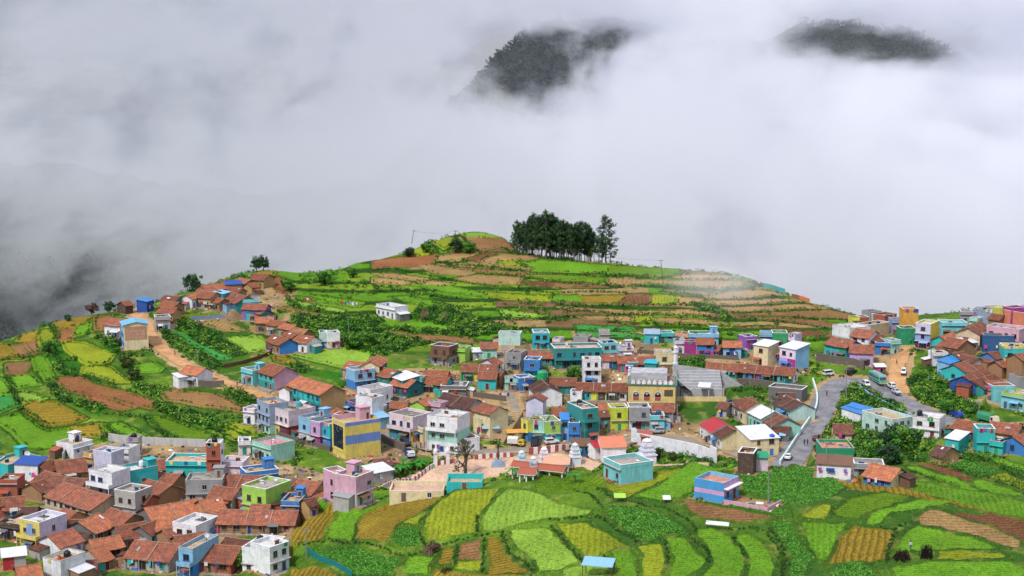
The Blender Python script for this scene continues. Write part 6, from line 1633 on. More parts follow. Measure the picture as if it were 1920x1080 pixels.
# ------------------------------------------------------------------ walls that follow the land
def wall_line(name, pix, h, th, cols, label, cat='wall', stripe=0, step=1.2, base=-1.5, stepped=0.0, cap=True):
    P_ = resample([hit(x, y, 0, Z) for x, y in pix], step)
    for p in P_: p[2] = ground(p[0], p[1])
    zt = [p[2] for p in P_]
    for _ in range(4): zt = [zt[0]] + [(zt[i - 1] + 2 * zt[i] + zt[i + 1]) / 4 for i in range(1, len(zt) - 1)] + [zt[-1]]
    if stepped: zt = [math.floor(z / stepped) * stepped for z in zt]
    b = MB(); o = P_[len(P_) // 2]
    k = 0.0
    for i in range(len(P_) - 1):
        A, B = P_[i] - o, P_[i + 1] - o
        t_ = np.array([B[0] - A[0], B[1] - A[1]]); ln_ = np.linalg.norm(t_); t_ /= ln_ + 1e-9; n_ = np.array([-t_[1], t_[0]]) * th / 2
        m_ = int(k / stripe) % len(cols) if stripe else 0; k += ln_
        za, zb = zt[i] - o[2] + h, zt[i + 1] - o[2] + h
        if stepped: zb = za
        lo_a, lo_b = A[2] + base, B[2] + base
        f = [(A[0] + n_[0], A[1] + n_[1]), (B[0] + n_[0], B[1] + n_[1]), (B[0] - n_[0], B[1] - n_[1]), (A[0] - n_[0], A[1] - n_[1])]
        b.quad([(*f[3], lo_a), (*f[2], lo_b), (*f[2], zb), (*f[3], za)], m_); b.quad([(*f[1], lo_b), (*f[0], lo_a), (*f[0], za), (*f[1], zb)], m_); b.quad([(*f[3], za), (*f[2], zb), (*f[1], zb), (*f[0], za)], m_)
        b.quad([(*f[0], lo_a), (*f[3], lo_a), (*f[3], za), (*f[0], za)], m_); b.quad([(*f[2], lo_b), (*f[1], lo_b), (*f[1], zb), (*f[2], zb)], m_)
    w_ = b.build(name, cols, None, tuple(o)); tag(w_, label, cat, None, 'thing'); return w_
stone = wallmat((112, 102, 92), .8, .9); redw = wallmat((186, 84, 70)); whitew = W('white'); cemw = W('cem')
wall_line('road_parapet', [(1462, 872), (1486, 836), (1506, 806), (1527, 776), (1532, 748), (1524, 716)], 1.3, .45, [wallmat((206, 226, 222))], 'pale low parapet along the outer edge of the curving road')
wall_line('road_barrier', [(1608, 726), (1626, 740), (1655, 758), (1690, 776), (1716, 788)], 1.2, .3, [W('sky')], 'light blue barrier along the upper road opposite the parked cars', 'barrier')
wall_line('lane_wall', [(1735, 652), (1752, 678), (1780, 712), (1800, 735), (1806, 748), (1830, 755), (1870, 760), (1915, 762)], .7, .4, [W('beige')], 'cream low wall edging the stepped lane of the right village')
wall_line('compound_wall', [(118, 866), (140, 826)], 2.4, .3, [cemw], 'pale end wall of the top compound beside the bright green field')
wall_line('compound_wall', [(204, 826), (250, 832), (330, 836), (386, 838)], 2.2, .3, [wallmat((200, 198, 196), .8, .8)], 'long grey compound wall along the top of the lower village')
wall_line('striped_wall', [(706, 920), (740, 908), (806, 880), (850, 868)], 1.1, .35, [redw, whitew], 'red and white striped wall left of the bare tree', 'wall', .9, .9)
wall_line('striped_wall', [(890, 861), (930, 857), (962, 856)], 1.1, .35, [redw, whitew], 'short red and white striped wall between the bare tree and the shrines', 'wall', .9, .9)
wall_line('striped_wall', [(992, 852), (1040, 847), (1086, 843)], 1.9, .35, [redw, whitew], 'tall red and white striped wall below the white SUV', 'wall', 1.1, 1.1)
wall_line('stepped_wall', [(1184, 828), (1215, 838), (1250, 846), (1282, 852), (1318, 858), (1343, 868)], 4.2, .4, [wallmat((226, 226, 234))], 'high white wall with stepped top around the temple yard', 'wall', 0, 1.6, -3, 1.1)
wall_line('retaining_wall', [(1384, 722), (1410, 722), (1440, 727), (1470, 731)], 2.2, .6, [stone], 'dark stone retaining wall below the longest tiled terrace row')
wall_line('retaining_wall', [(716, 828), (735, 837), (760, 846)], 2.2, .6, [stone], 'dark stone wall right of the blue and yellow hall')
wall_line('retaining_wall', [(505, 806), (540, 824), (590, 838), (620, 846)], 1.4, .6, [stone], 'dark stone wall below the painted row of houses')
wall_line('retaining_wall', [(1530, 676), (1580, 684), (1620, 694)], 2.6, .6, [stone], 'mossy retaining wall below the lilac house with the awning')
wall_line('retaining_wall', [(1195, 662), (1230, 664), (1262, 666)], 1.2, .5, [stone], 'grey wall under the turquoise cottages')
wall_line('retaining_wall', [(1270, 668), (1300, 670), (1335, 672), (1385, 675)], 1.2, .5, [stone], 'grey wall under the magenta and hot pink houses')
wall_line('retaining_wall', [(330, 720), (370, 723), (420, 725)], 2.0, .5, [stone], 'stone terrace wall under the white and turquoise cottage')
wall_line('retaining_wall', [(880, 744), (920, 748), (948, 752)], 1.6, .5, [stone], 'dark retaining wall left of the stone path')
wall_line('net_fence', [(576, 1034), (600, 1052), (635, 1066), (660, 1082)], 1.2, .08, [plain((20, 132, 132), .8)], 'teal net fence curving around the lush plot at the bottom', 'fence')
wall_line('net_fence', [(358, 600), (385, 598), (420, 596)], 1.2, .08, [plain((128, 152, 190), .8)], 'faded lilac net fence between two small fields', 'fence')
wall_line('net_fence', [(1431, 540), (1450, 544), (1472, 551)], 2.0, .08, [plain((60, 170, 170), .8)], 'turquoise net fence on the right shoulder of the hill', 'fence')
wall_line('cloth_fence', [(1484, 558), (1500, 561), (1518, 566)], 1.5, .08, [plain((226, 130, 84), .8)], 'orange cloth fence on the right shoulder of the hill', 'fence')
wall_line('stick_fence', [(420, 690), (450, 684), (480, 676), (510, 664)], 1.3, .15, [plain((96, 70, 52), .9)], 'brown stick fence below the round green field', 'fence')

# ------------------------------------------------------------------ stone steps, gateway, shrines
def stairs():
    p0, p1 = hit(*vp('R4', 1180, 690), 0, Z), hit(*vp('R4', 1440, 520), 0, Z)
    z1 = max(p1[2], p0[2] + 5.0); n_ = 15; v = np.array([p1[0] - p0[0], p1[1] - p0[1]]); L = np.linalg.norm(v); ang = math.atan2(v[1], v[0])
    b = MB(); dz = (z1 - p0[2]) / n_
    for k in range(n_): b.box(L * k / n_, L * (k + 1) / n_ - .002, -4.2 + k * .12, 4.2 - k * .12, -3, dz * (k + 1))
    tag(b.build('stone_steps', [wallmat((190, 160, 118), .8, .9)], None, (p0[0], p0[1], p0[2]), ang), 'broad flight of worn stone steps right of the cream building', 'steps')
stairs()
def gateway():
    p = hit(828, 872, 0, Z); root = empty('gateway', p, .25, 'white temple gateway with two small domes left of the bare tree', 'gateway')
    for x in (-1.7, 1.7):
        b = MB(); b.box(x - .45, x + .45, -.45, .45, -1, 3.4); b.box(x - .6, x + .6, -.6, .6, 3.403, 3.7); b.build('pillar', [whitew], root)
        b = MB(); b.lathe([(.5, 3.7), (.62, 4.0), (.5, 4.4), (.2, 4.75), (.04, 5.1)], 10, 0, (x, 0, 0)); b.build('dome', [whitew], root)
    b = MB(); b.box(-1.25, 1.25, -.35, .35, 2.7, 3.4); b.build('lintel', [whitew], root)
gateway()
def tower(px, py, w0, h, tiers, label, m1, m2):
    p = hit(px, py, 0, Z); root = empty('temple_tower', p, .3, label, 'temple tower')
    b = MB(); b.box(-w0 / 2, w0 / 2, -w0 / 2, w0 / 2, -2, h * .34); b.build('base', [m1], root)
    t_ = MB(); r_ = MB(); z = h * .34; w_ = w0; dz = h * .5 / tiers
    for k in range(tiers):
        r_.box(-w_ * .56, w_ * .56, -w_ * .56, w_ * .56, z + .002, z + dz * .28); w_ *= .84
        t_.box(-w_ / 2, w_ / 2, -w_ / 2, w_ / 2, z + dz * .282, z + dz)
        for sx in (-1, 1):
            for sy in (-1, 1): r_.lathe([(.16, 0), (.2, .15), (.1, .4), (.02, .55)], 6, 0, (sx * w_ * .5, sy * w_ * .5, z + dz * .282))
        z += dz
    t_.build('tier', [m1], root); r_.build('moulding', [m2], root)
    b = MB(); b.lathe([(w_ * .45, z + .003), (w_ * .6, z + h * .05), (w_ * .42, z + h * .11), (.1, z + h * .15), (.03, z + h * .2)], 10); b.build('dome', [m1], root)
tower(1213, 868, 3.9, 7.0, 3, 'white tiered temple tower in the walled yard', wallmat((226, 228, 240)), wallmat((206, 212, 232)))
tower(978, 878, 2.0, 5.0, 2, 'small white shrine tower nearest the dark lamp pillar', wallmat((226, 232, 238)), W('sky'))
tower(1020, 868, 2.2, 4.4, 2, 'small white shrine tower in front of the pink sheet roof', wallmat((232, 232, 238)), W('pinkw'))
tower(1078, 870, 2.6, 6.0, 3, 'pale blue shrine tower between the pink roof and the aqua house', wallmat((206, 220, 232)), W('white'))
tower(1000, 892, 1.8, 4.6, 2, 'small ornate shrine tower at the green crest', wallmat((224, 224, 232)), W('greyblue'))
def open_hall(x1, y1, x2, y2, d, H, roofc, label):
    base, ang, L = frame_of((x1, y1), (x2, y2), H, False, d); root = empty('temple_hall', base, ang, label, 'temple hall')
    m_ = [metalroof(CC[roofc]), plain(CC['white'], .8), metalroof(CC[roofc])]
    gable_roof(L, d, H - .8, .8, .3, .3, m_, random.Random(2), .02).build('roof', m_, root)
    n_ = max(2, int(L / 2.6))
    for k in range(n_ + 1):
        for y in (-d / 2 + .2, d / 2 - .2):
            b = MB(); b.box(-L / 2 + .2 + (L - .4) * k / n_ - .14, -L / 2 + .2 + (L - .4) * k / n_ + .14, y - .14, y + .14, -2, H - .8); b.build('column', [whitew], root)
open_hall(*vp('A8', 1395, 200), *vp('A8', 1640, 205), 7, 3.0, 'peach', 'open temple hall under a broad pink sheet roof')
open_hall(*vp('A8', 1090, 235), *vp('A8', 1600, 290), 3.5, 2.6, 'brick', 'long narrow temple walkway under a brown red roof')
open_hall(*vp('A8', 1160, 300), *vp('A8', 1310, 310), 5, 2.7, 'brick', 'small temple porch with brown red roof beside the dark lamp pillar')
for (x, y, w_, dd, hh, c1, rc, lab) in ((872, 899, 8, 5, 2.0, 'turq', 'b', 'small turquoise building with sandy roof at the green crest'), (783, 914, 12, 6, 2.4, 'cream', 'p', 'cream framed building with pink littered roof at the crest')):
    p = hit(x, y, hh, Z0); X0, X1, Y0, Y1 = -w_ / 2, w_ / 2, -dd / 2, dd / 2; root = empty('low_building', (p[0], p[1], p[2] - hh), -.02, lab, 'building')
    b = MB(); b.box(X0, X1, Y0, Y1, -3, hh - .5, 0, skip='t'); b.build('wall', [W(c1)], root); b = MB(); b.box(X0 + .01, X1 - .01, Y0 + .01, Y1 - .01, hh - .7, hh - .48); b.build('roof', [slabmat(SLAB[rc])], root)
    b = MB(); b.box(X0 - .02, X1 + .02, Y0 - .02, Y0 + .3, hh - .5, hh + .1); b.box(X0 - .02, X1 + .02, Y1 - .3, Y1 + .02, hh - .5, hh + .7); b.box(X0 - .02, X0 + .3, Y0 + .3, Y1 - .3, hh - .5, hh + .3); b.box(X1 - .3, X1 + .02, Y0 + .3, Y1 - .3, hh - .5, hh + .3); b.build('parapet', [W(c1)], root)
    facade(root, X0 + .4, X1 - .4, Y0, 0, 0, 1, 3, random.Random(4), True, 'white', 'brown', .6, lambda q, yy=Y0: (q, yy))
def lamp_pillar():
    p = hit(934, 872, 0, Z); root = empty('lamp_pillar', p, 0, 'tall dark temple lamp pillar on a stepped grey plinth', 'pillar')
    b = MB()
    for k in range(4): b.box(-1.8 + k * .35, 1.8 - k * .35, -1.8 + k * .35, 1.8 - k * .35, k * .4 - (1 if k == 0 else 0), k * .4 + .398)
    b.build('plinth', [W('greyblue')], root); b = MB(); b.rod((0, 0, 1.5), (0, 0, 6.2), .2, .12, 8)
    for k in range(4): b.lathe([(.2, 2.6 + k), (.42, 2.7 + k), (.2, 2.8 + k)], 8)
    b.build('shaft', [plain((70, 56, 46), .6)], root)
lamp_pillar(); minaret(*vp('A4', 1474, 845), 13.5, .75, 'tall white minaret at the right corner of the yellow mosque'); minaret(*vp('A4', 962, 838), 6.5, .55, 'short white minaret at the left corner of the yellow mosque')

# ------------------------------------------------------------------ water tanks on roofs
def tank(hl, lx, ly, c_, label, r=.75, h=1.5):
    root, L, d, H, base, ang = HOUSES[hl]; x, y = lx * L / 2, ly * d / 2
    t_ = empty('water_tank', (base[0] + x * math.cos(ang) - y * math.sin(ang), base[1] + x * math.sin(ang) + y * math.cos(ang), base[2] + H - .7), 0, label, 'water tank')
    b = MB(); b.lathe([(0, 0), (r, 0), (r, h * .2), (r * 1.03, h * .22), (r, h * .26), (r, h * .5), (r * 1.03, h * .52), (r, h * .56), (r, h * .8), (r * .8, h * .95), (r * .35, h)], 14); b.build('body', [plain(c_, .45)], t_)
    b = MB(); b.lathe([(r * .35, h), (r * .35, h + .12), (0, h + .14)], 10); b.build('lid', [plain(c_, .45)], t_)
tank('white block house with open parapet roof and black tank at the lower left', .2, .1, (40, 40, 42), 'black water tank on the white block house roof')
tank('white villa with black roof tank at the edge of the fields', -.55, .3, (34, 34, 36), 'black water tank on the white villa roof')
tank('slim brick red tower house with white side wall', 0, 0, (32, 30, 32), 'black water tank on top of the brick red tower')
tank('tiny grey water tower room on the long compound wall', 0, 0, (30, 30, 32), 'black water tank on the tiny grey tower room')
tank('bright white box house above the ravine', -.8, .3, (30, 30, 32), 'black water tank on the bright white box house')
tank('tall teal three storey house with pink ledges', .2, .6, (34, 34, 36), 'black water tank on the tall teal house')
tank('pinkish white two storey house over yellow shop fronts', -.3, .7, (60, 180, 190), 'turquoise water tank on the house over the yellow shops')
tank('big white sheet roofed store with red banded wall', .6, -.8, (50, 100, 210), 'bright blue water tank at the white sheet roofed store')
tank('low aqua house with a pink ledge left of the silver jeep', .3, .2, (40, 90, 120), 'dark blue water tank on the low aqua house')
tank('house with dark red roof and bare white plaster gable', -1.5, .2, (40, 170, 110), 'big green tank beside the bare white plaster gable', 1.6, 3)
tank('pale terrace house with cluttered roof at the top of the lower village', .5, .3, (40, 40, 44), 'black water tank on the pale cluttered terrace')
tank('turquoise house with long white balcony band behind the grey tower house', -.4, .5, (236, 236, 238), 'white water tank on the turquoise house with the balcony band')

# ------------------------------------------------------------------ vehicles
def wheel(root, x, y, r):
    b = MB(); b.rod((x, y - .11, r), (x, y + .11, r), r, n_=14); w_ = b.build('wheel', [plain((28, 28, 30), .8)], root)
    b = MB(); s = 1 if y > 0 else -1; b.rod((x, y + s * .1, r), (x, y + s * .125, r), r * .55, n_=10); b.build('rim', [plain((170, 172, 176), .4, .6)], w_)
def paintm(c_):
    key = ('car', c_)
    if key not in MAT:
        m, nt, b = mat_base('car_paint', .28); b.inputs['Base Color'].default_value = (*[v * .85 for v in lin(c_)], 1); b.inputs['Coat Weight'].default_value = .4; MAT[key] = m
    return MAT[key]
CARS = {  # stations along x (rear to front): x, top z, half width at top; shoulder z; sill z; half width; wheel x
    'sedan': ([(-2.0, .86, .70), (-1.45, .98, .74), (-.95, 1.42, .56), (.35, 1.44, .56), (1.0, .98, .72), (1.85, .84, .68), (2.05, .62, .6)], .92, .28, .82, (-1.25, 1.3), .31),
    'suv': ([(-2.1, 1.2, .72), (-1.95, 1.78, .64), (.35, 1.82, .66), (.95, 1.16, .8), (1.95, 1.02, .78), (2.15, .7, .7)], 1.08, .36, .9, (-1.3, 1.35), .38),
    'van': ([(-1.9, 1.1, .74), (-1.85, 1.85, .68), (1.1, 1.86, .68), (1.75, 1.1, .74), (1.95, .75, .72)], 1.08, .3, .82, (-1.2, 1.25), .33),
    'hatch': ([(-1.7, 1.0, .7), (-1.45, 1.42, .58), (.3, 1.46, .58), (.9, 1.0, .7), (1.6, .86, .68), (1.75, .6, .6)], .95, .28, .78, (-1.1, 1.1), .3)}
def glass_band(root, st, sh, W_):
    """side glass, windscreen and rear screen laid on the cabin"""
    top = [s for s in st if s[1] > sh + .3]; i0 = st.index(top[0]); i1 = st.index(top[-1])
    for s_ in (-1, 1):
        b = MB(); a_ = st[max(0, i0 - 1)]; c_ = st[min(len(st) - 1, i1 + 1)]
        zt = top[0][1] - .12; zt2 = top[-1][1] - .12
        x0 = top[0][0] - .02; x1 = top[-1][0]
        def wy(z, tw): return s_ * (W_ + (tw - W_) * (z - sh) / (top[0][1] - sh) + .012)
        q = [(x0 - .06, wy(sh + .06, top[0][2]), sh + .06), (x1 + .22, wy(sh + .06, top[0][2]), sh + .06), (x1, wy(zt2, top[-1][2]), zt2), (x0 + .08, wy(zt, top[0][2]), zt)]
        b.quad(q if s_ < 0 else q[::-1]); b.quad([(p[0], p[1] - s_ * .03, p[2]) for p in (q if s_ > 0 else q[::-1])]); b.build('side_window', [glassmat()], root)
    for nm, A, B, sg in (('windscreen', st[min(len(st) - 1, i1 + 1)], top[-1], 1), ('rear_window', st[max(0, i0 - 1)], top[0], -1)):
        if A is B: continue
        b = MB(); f = lambda t_: (A[0] + (B[0] - A[0]) * t_ + sg * .02, A[1] + (B[1] - A[1]) * t_ + .015, A[2] + (B[2] - A[2]) * t_ - .08)
        l, h = f(.12), f(.9); q = [(l[0], -l[2], l[1]), (l[0], l[2], l[1]), (h[0], h[2], h[1]), (h[0], -h[2], h[1])]
        b.quad(q if sg > 0 else q[::-1]); b.quad([(p[0] - sg * .03, p[1], p[2] - .02) for p in (q if sg < 0 else q[::-1])]); b.build(nm, [glassmat()], root)
def at_heading(px, py, fx, fy):
    p = hit(px, py, 0, Z); q = hit(fx, fy, 0, Z); return p, math.atan2(q[1] - p[1], q[0] - p[0])
def rest(p, root):
    for nm, P_, width, m in ROADS:
        for c_ in P_:
            if math.hypot(c_[0] - p[0], c_[1] - p[1]) < width / 2 + .5: root.location.z = max(root.location.z, c_[2] + .1)
def car(kind, c_, px, py, fx, fy, label, cat='car', name='parked_car', group='vehicles along the village roads'):
    st, sh, sill, W_, wx_, wr = CARS[kind]; p, ang = at_heading(px, py, fx, fy)
    root = empty(name, p, ang, label, cat, group); rest(p, root)
    b = MB(); secs = []
    for (x, zt, tw) in st:
        s_ = min(sh, zt); wm = W_ if abs(x) < st[-1][0] * .93 else W_ * .92
        secs.append([(x, -wm * .94, sill), (x, -wm, sill + .18), (x, -wm, s_), (x, -tw, zt), (x, tw, zt), (x, wm, s_), (x, wm, sill + .18), (x, wm * .94, sill)])
    for A, B in zip(secs[:-1], secs[1:]):
        for k in range(8): b.quad([A[k], A[(k + 1) % 8], B[(k + 1) % 8], B[k]])
    b.quad(secs[0][::-1]); b.quad(secs[-1]); bo = b.build('body', [paintm(c_)], root)
    glass_band(root, st, sh, W_)
    for x in wx_:
        for y in (-1, 1): wheel(root, x, y * (W_ - .08), wr)
    xf, xr = st[-1][0], st[0][0]
    for y in (-.55, .55):
        b = MB(); b.box(xf - .12, xf - .01, y - .16, y + .16, .62, .76); b.build('headlight', [plain((236, 236, 228), .2)], root)
        b = MB(); b.box(xr - .015, xr + .05, y - .1, y + .1, .7, .9); b.build('tail_light', [plain((170, 30, 30), .3)], root)
    for x in (xf - .02, xr - .06):
        b = MB(); b.box(x, x + .08, -W_ * .9, W_ * .9, sill + .02, sill + .2); b.build('bumper', [plain((70, 70, 74), .5)], root)
def truck(c_cab, c_load, px, py, fx, fy, label, L=5.2, cover=True, small=False, bodyh=1.5):
    p, ang = at_heading(px, py, fx, fy); root = empty('parked_truck', p, ang, label, 'truck', 'vehicles along the village roads'); rest(p, root)
    x0, x1 = -L / 2, L / 2; w_ = .95 if small else 1.15; ch = 1.85 if small else 2.35
    b = MB(); pr = [(x1 - 1.6, .55), (x1, .55), (x1, 1.1), (x1 - .35, ch), (x1 - 1.6, ch)]
    l = [(x, -w_, z) for x, z in pr]; r = [(x, w_, z) for x, z in pr]; b.quad(l); b.quad(r[::-1])
    for i in range(5): b.quad([l[(i + 1) % 5], l[i], r[i], r[(i + 1) % 5]])
    b.build('cab', [paintm(c_cab)], root)
    b = MB(); b.quad([(x1 - .03, -w_ * .85, 1.2), (x1 - .03, w_ * .85, 1.2), (x1 - .32, w_ * .85, ch - .12), (x1 - .32, -w_ * .85, ch - .12)]); b.quad([(x1 - .1, -w_ * .85, 1.18), (x1 - .4, -w_ * .85, ch - .14), (x1 - .4, w_ * .85, ch - .14), (x1 - .1, w_ * .85, 1.18)]); b.build('windscreen', [glassmat()], root)
    for s_ in (-1, 1):
        b = MB(); b.box(x1 - 1.4, x1 - .5, s_ * w_ - .012 if s_ > 0 else s_ * w_ - .02, s_ * w_ + .02 if s_ > 0 else s_ * w_ + .012, 1.2, ch - .2); b.build('side_window', [glassmat()], root)
    b = MB(); b.box(x0, x1 - 1.7, -w_, w_, .8, .95)
    for (a1, a2, b1, b2) in ((x0, x1 - 1.7, -w_, -w_ + .08), (x0, x1 - 1.7, w_ - .08, w_), (x0, x0 + .08, -w_ + .08, w_ - .08), (x1 - 1.78, x1 - 1.7, -w_ + .08, w_ - .08)): b.box(a1, a2, b1, b2, .953, .95 + (bodyh if not cover else .7))
    b.build('cargo_bed', [plain(c_load, .6)], root)
    if cover:
        b = MB(); n_ = 6; pr = [(-w_, 1.653), (-w_ * .96, 2.2), (-w_ * .5, 2.7), (w_ * .5, 2.7), (w_ * .96, 2.2), (w_, 1.653)]
        for (y0, z0), (y1, z1) in zip(pr[:-1], pr[1:]): b.quad([(x0, y1, z1), (x0, y0, z0), (x1 - 1.75, y0, z0), (x1 - 1.75, y1, z1)][::-1])
        b.quad([(x0, y, z) for y, z in pr]); b.quad([(x1 - 1.75, y, z) for y, z in pr[::-1]]); b.build('tarpaulin', [plain(c_load, .7)], root)
    for x in (x0 + 1.0, x1 - .8):
        for y in (-1, 1): wheel(root, x, y * (w_ - .1), .42)
def bus():
    p, ang = at_heading(1645, 718, 1664, 735); root = empty('bus', p, ang, 'green and turquoise bus coming round the upper road', 'bus', 'vehicles along the village roads'); rest(p, root)
    L, w_, h = 9.2, 1.2, 2.95; b = MB(); pr = [(-L / 2, .5), (L / 2 - .1, .5), (L / 2, 1.3), (L / 2 - .35, 2.7), (L / 2 - .8, h), (-L / 2 + .2, h), (-L / 2, 2.7)]; n_ = len(pr)
    l = [(x, -w_, z) for x, z in pr]; r = [(x, w_, z) for x, z in pr]; b.quad(l); b.quad(r[::-1])
    for i in range(n_): b.quad([l[(i + 1) % n_], l[i], r[i], r[(i + 1) % n_]])
    b.build('body', [paintm((96, 178, 170))], root)
    b = MB(); b.quad([(L / 2 - .02, -1.05, 1.5), (L / 2 - .02, 1.05, 1.5), (L / 2 - .33, 1.05, 2.6), (L / 2 - .33, -1.05, 2.6)]); b.quad([(L / 2 - .1, -1.05, 1.5), (L / 2 - .4, -1.05, 2.6), (L / 2 - .4, 1.05, 2.6), (L / 2 - .1, 1.05, 1.5)]); b.build('windscreen', [glassmat()], root)
    for s_ in (-1, 1):
        for k in range(6):
            b = MB(); x = -L / 2 + .5 + k * 1.35; b.box(x, x + 1.15, s_ * w_ - .015, s_ * w_ + .015, 1.55, 2.35); b.build('side_window', [glassmat()], root)
        b = MB(); b.box(-L / 2 + .1, L / 2 - .3, s_ * w_ - .012, s_ * w_ + .012, .75, 1.15); b.build('stripe', [plain((60, 126, 84), .5)], root)
    b = MB(); b.box(-L / 2 + .5, L / 2 - 1.4, -.8, .8, h + .003, h + .16); b.build('roof_rack', [plain((150, 176, 176), .6)], root)
    for x in (-2.8, 3.0):
        for y in (-1, 1): wheel(root, x, y * (w_ - .1), .48)
    for y in (-.85, .85):
        b = MB(); b.box(L / 2 - .12, L / 2 + .02, y - .15, y + .15, .85, 1.05); b.build('headlight', [plain((240, 240, 230), .2)], root)
    b = MB(); b.box(L / 2 - .1, L / 2 + .12, -1.15, 1.15, .42, .62); b.build('bumper', [plain((220, 200, 70), .5)], root)
bus()
WHT = (232, 234, 236)
car('suv', WHT, 1034, 832, 1052, 830, 'white SUV parked in front of the mint and lime houses', 'SUV')
truck(WHT, (60, 66, 76), 1004, 836, 1010, 826, 'white cabbed truck with dark bed beside the white SUV', 4.6, False, True)
truck((226, 190, 60), (226, 222, 212), 968, 836, 985, 838, 'small truck with yellow cab and white covered load', 4.8, True, True)
car('hatch', WHT, 1116, 822, 1122, 816, 'white hatchback parked by the tall teal house')
car('suv', (176, 180, 186), 1231, 812, 1216, 813, 'silver jeep standing by the grassy bank', 'jeep')
truck((220, 226, 236), (60, 70, 120), 768, 856, 775, 866, 'blue and white pickup on the brown plaza', 4.2, False, True, .8)
car('suv', (46, 56, 76), 760, 835, 770, 842, 'dark blue jeep in front of the pinkish shop house', 'jeep')
car('sedan', WHT, 1478, 862, 1488, 845, 'white car driving up at the bottom of the curving road')
car('sedan', (110, 48, 62), 1530, 826, 1538, 815, 'maroon car parked on the right of the curving road')
car('van', WHT, 1553, 704, 1566, 703, 'white van parked on the verge at the bend', 'van')
car('suv', (40, 42, 48), 1596, 700, 1608, 697, 'black jeep parked below the lilac house', 'jeep')
car('van', WHT, 1624, 726, 1634, 738, 'white van following the bus', 'van')
car('hatch', (110, 44, 60), 1635, 739, 1644, 746, 'maroon hatchback beside the light blue barrier')
car('suv', WHT, 1671, 731, 1664, 724, 'white car parked by the slope behind the silver one')
car('sedan', (188, 194, 202), 1680, 741, 1690, 748, 'silver car parked by the slope')
car('van', WHT, 1694, 702, 1693, 712, 'white van standing on the sandy lane', 'van')
truck((40, 76, 190), (36, 60, 150), 1793, 783, 1806, 788, 'deep blue tractor truck near the white box house', 4.0, False, True, .6)
truck((226, 214, 190), (54, 150, 110), 1852, 792, 1868, 796, 'truck under a green tarpaulin at the foot of the right village', 7.0, True)

# ------------------------------------------------------------------ motorbikes
def bike(px, py, rz, c_, label):
    p = hit(px, py, 0, Z); root = empty('motorbike', p, rz, label, 'motorbike', 'motorbikes'); rest(p, root)
    for x in (-.62, .62):
        b = MB(); b.rod((x, -.06, .3), (x, .06, .3), .3, n_=12); b.build('wheel', [plain((26, 26, 28), .8)], root)
    b = MB(); b.rod((-.6, 0, .35), (.05, 0, .5), .09); b.rod((.05, 0, .5), (.45, 0, .85), .1); b.rod((.62, 0, .3), (.42, 0, .98), .05); b.build('frame', [plain(c_, .4)], root)
    b = MB(); b.rod((-.6, 0, .72), (-.02, 0, .74), .12); b.build('seat', [plain((24, 24, 26), .7)], root); b = MB(); b.rod((.4, -.33, 1.0), (.4, .33, 1.0), .025); b.build('handlebar', [plain((60, 60, 62), .4)], root)
bike(731, 828, .6, (60, 60, 66), 'dark motorbike leftmost of the pair beside the striped hall'); bike(739, 829, .5, (150, 40, 40), 'red motorbike rightmost of the pair beside the striped hall'); bike(1697, 690, 1.3, (30, 32, 40), 'black motorbike behind the white van on the sandy lane'); bike(1578, 707, .2, (40, 40, 46), 'motorbike at the outer bend of the road')

# ------------------------------------------------------------------ people
def person_mesh(walk):
    bm = bmesh.new(); sk = bm.verts.layers.skin.verify()
    s = .22 if walk else .1
    J = {'pel': ((0, 0, .92), .15), 'waist': ((0, 0, 1.08), .135), 'chest': ((0, .01, 1.32), .16), 'neck': ((0, 0, 1.47), .06), 'head': ((0, -.02, 1.60), .1), 'crown': ((0, -.01, 1.70), .075),
         'hl': ((-.1, 0, .86), .1), 'kl': ((-.11, -s, .48), .065), 'al': ((-.11, -s * .6, .08), .045), 'tl': ((-.11, -s * .6 - .15, .04), .035),
         'hr': ((.1, 0, .86), .1), 'kr': ((.11, s * .35, .48), .065), 'ar': ((.11, s * 1.2, .10), .045), 'tr': ((.11, s * 1.2 - .14, .04), .035),
         'sl': ((-.2, 0, 1.40), .065), 'el': ((-.26, s * .5, 1.13), .045), 'wl': ((-.27, s * .2 - .08, .88), .032), 'fl': ((-.27, s * .2 - .1, .76), .03),
         'sr': ((.2, 0, 1.40), .065), 'er': ((.26, -s * .5, 1.13), .045), 'wr': ((.27, -s * .8 - .05, .89), .032), 'fr': ((.27, -s * .9 - .07, .77), .03)}
    V = {}
    for k, (c_, r) in J.items():
        v = bm.verts.new(c_); v[sk].radius = (r, r * .8 if k in ('chest', 'waist', 'pel') else r); V[k] = v
    for a_, b_ in ('pel waist,waist chest,chest neck,neck head,head crown,pel hl,hl kl,kl al,al tl,pel hr,hr kr,kr ar,ar tr,chest sl,sl el,el wl,wl fl,chest sr,sr er,er wr,wr fr'.split(',')[i].split() for i in range(21)): bm.edges.new((V[a_], V[b_]))
    V['pel'][sk].use_root = True
    me = bpy.data.meshes.new('person'); bm.to_mesh(me); bm.free()
    o = bpy.data.objects.new('person', me); col.objects.link(o); o.modifiers.new('skin', 'SKIN'); sb = o.modifiers.new('sub', 'SUBSURF'); sb.levels = 1; sb.render_levels = 1
    dg = bpy.context.evaluated_depsgraph_get(); out = bpy.data.meshes.new_from_object(o.evaluated_get(dg)); bpy.data.objects.remove(o); return out
PM = [person_mesh(True), person_mesh(False)]
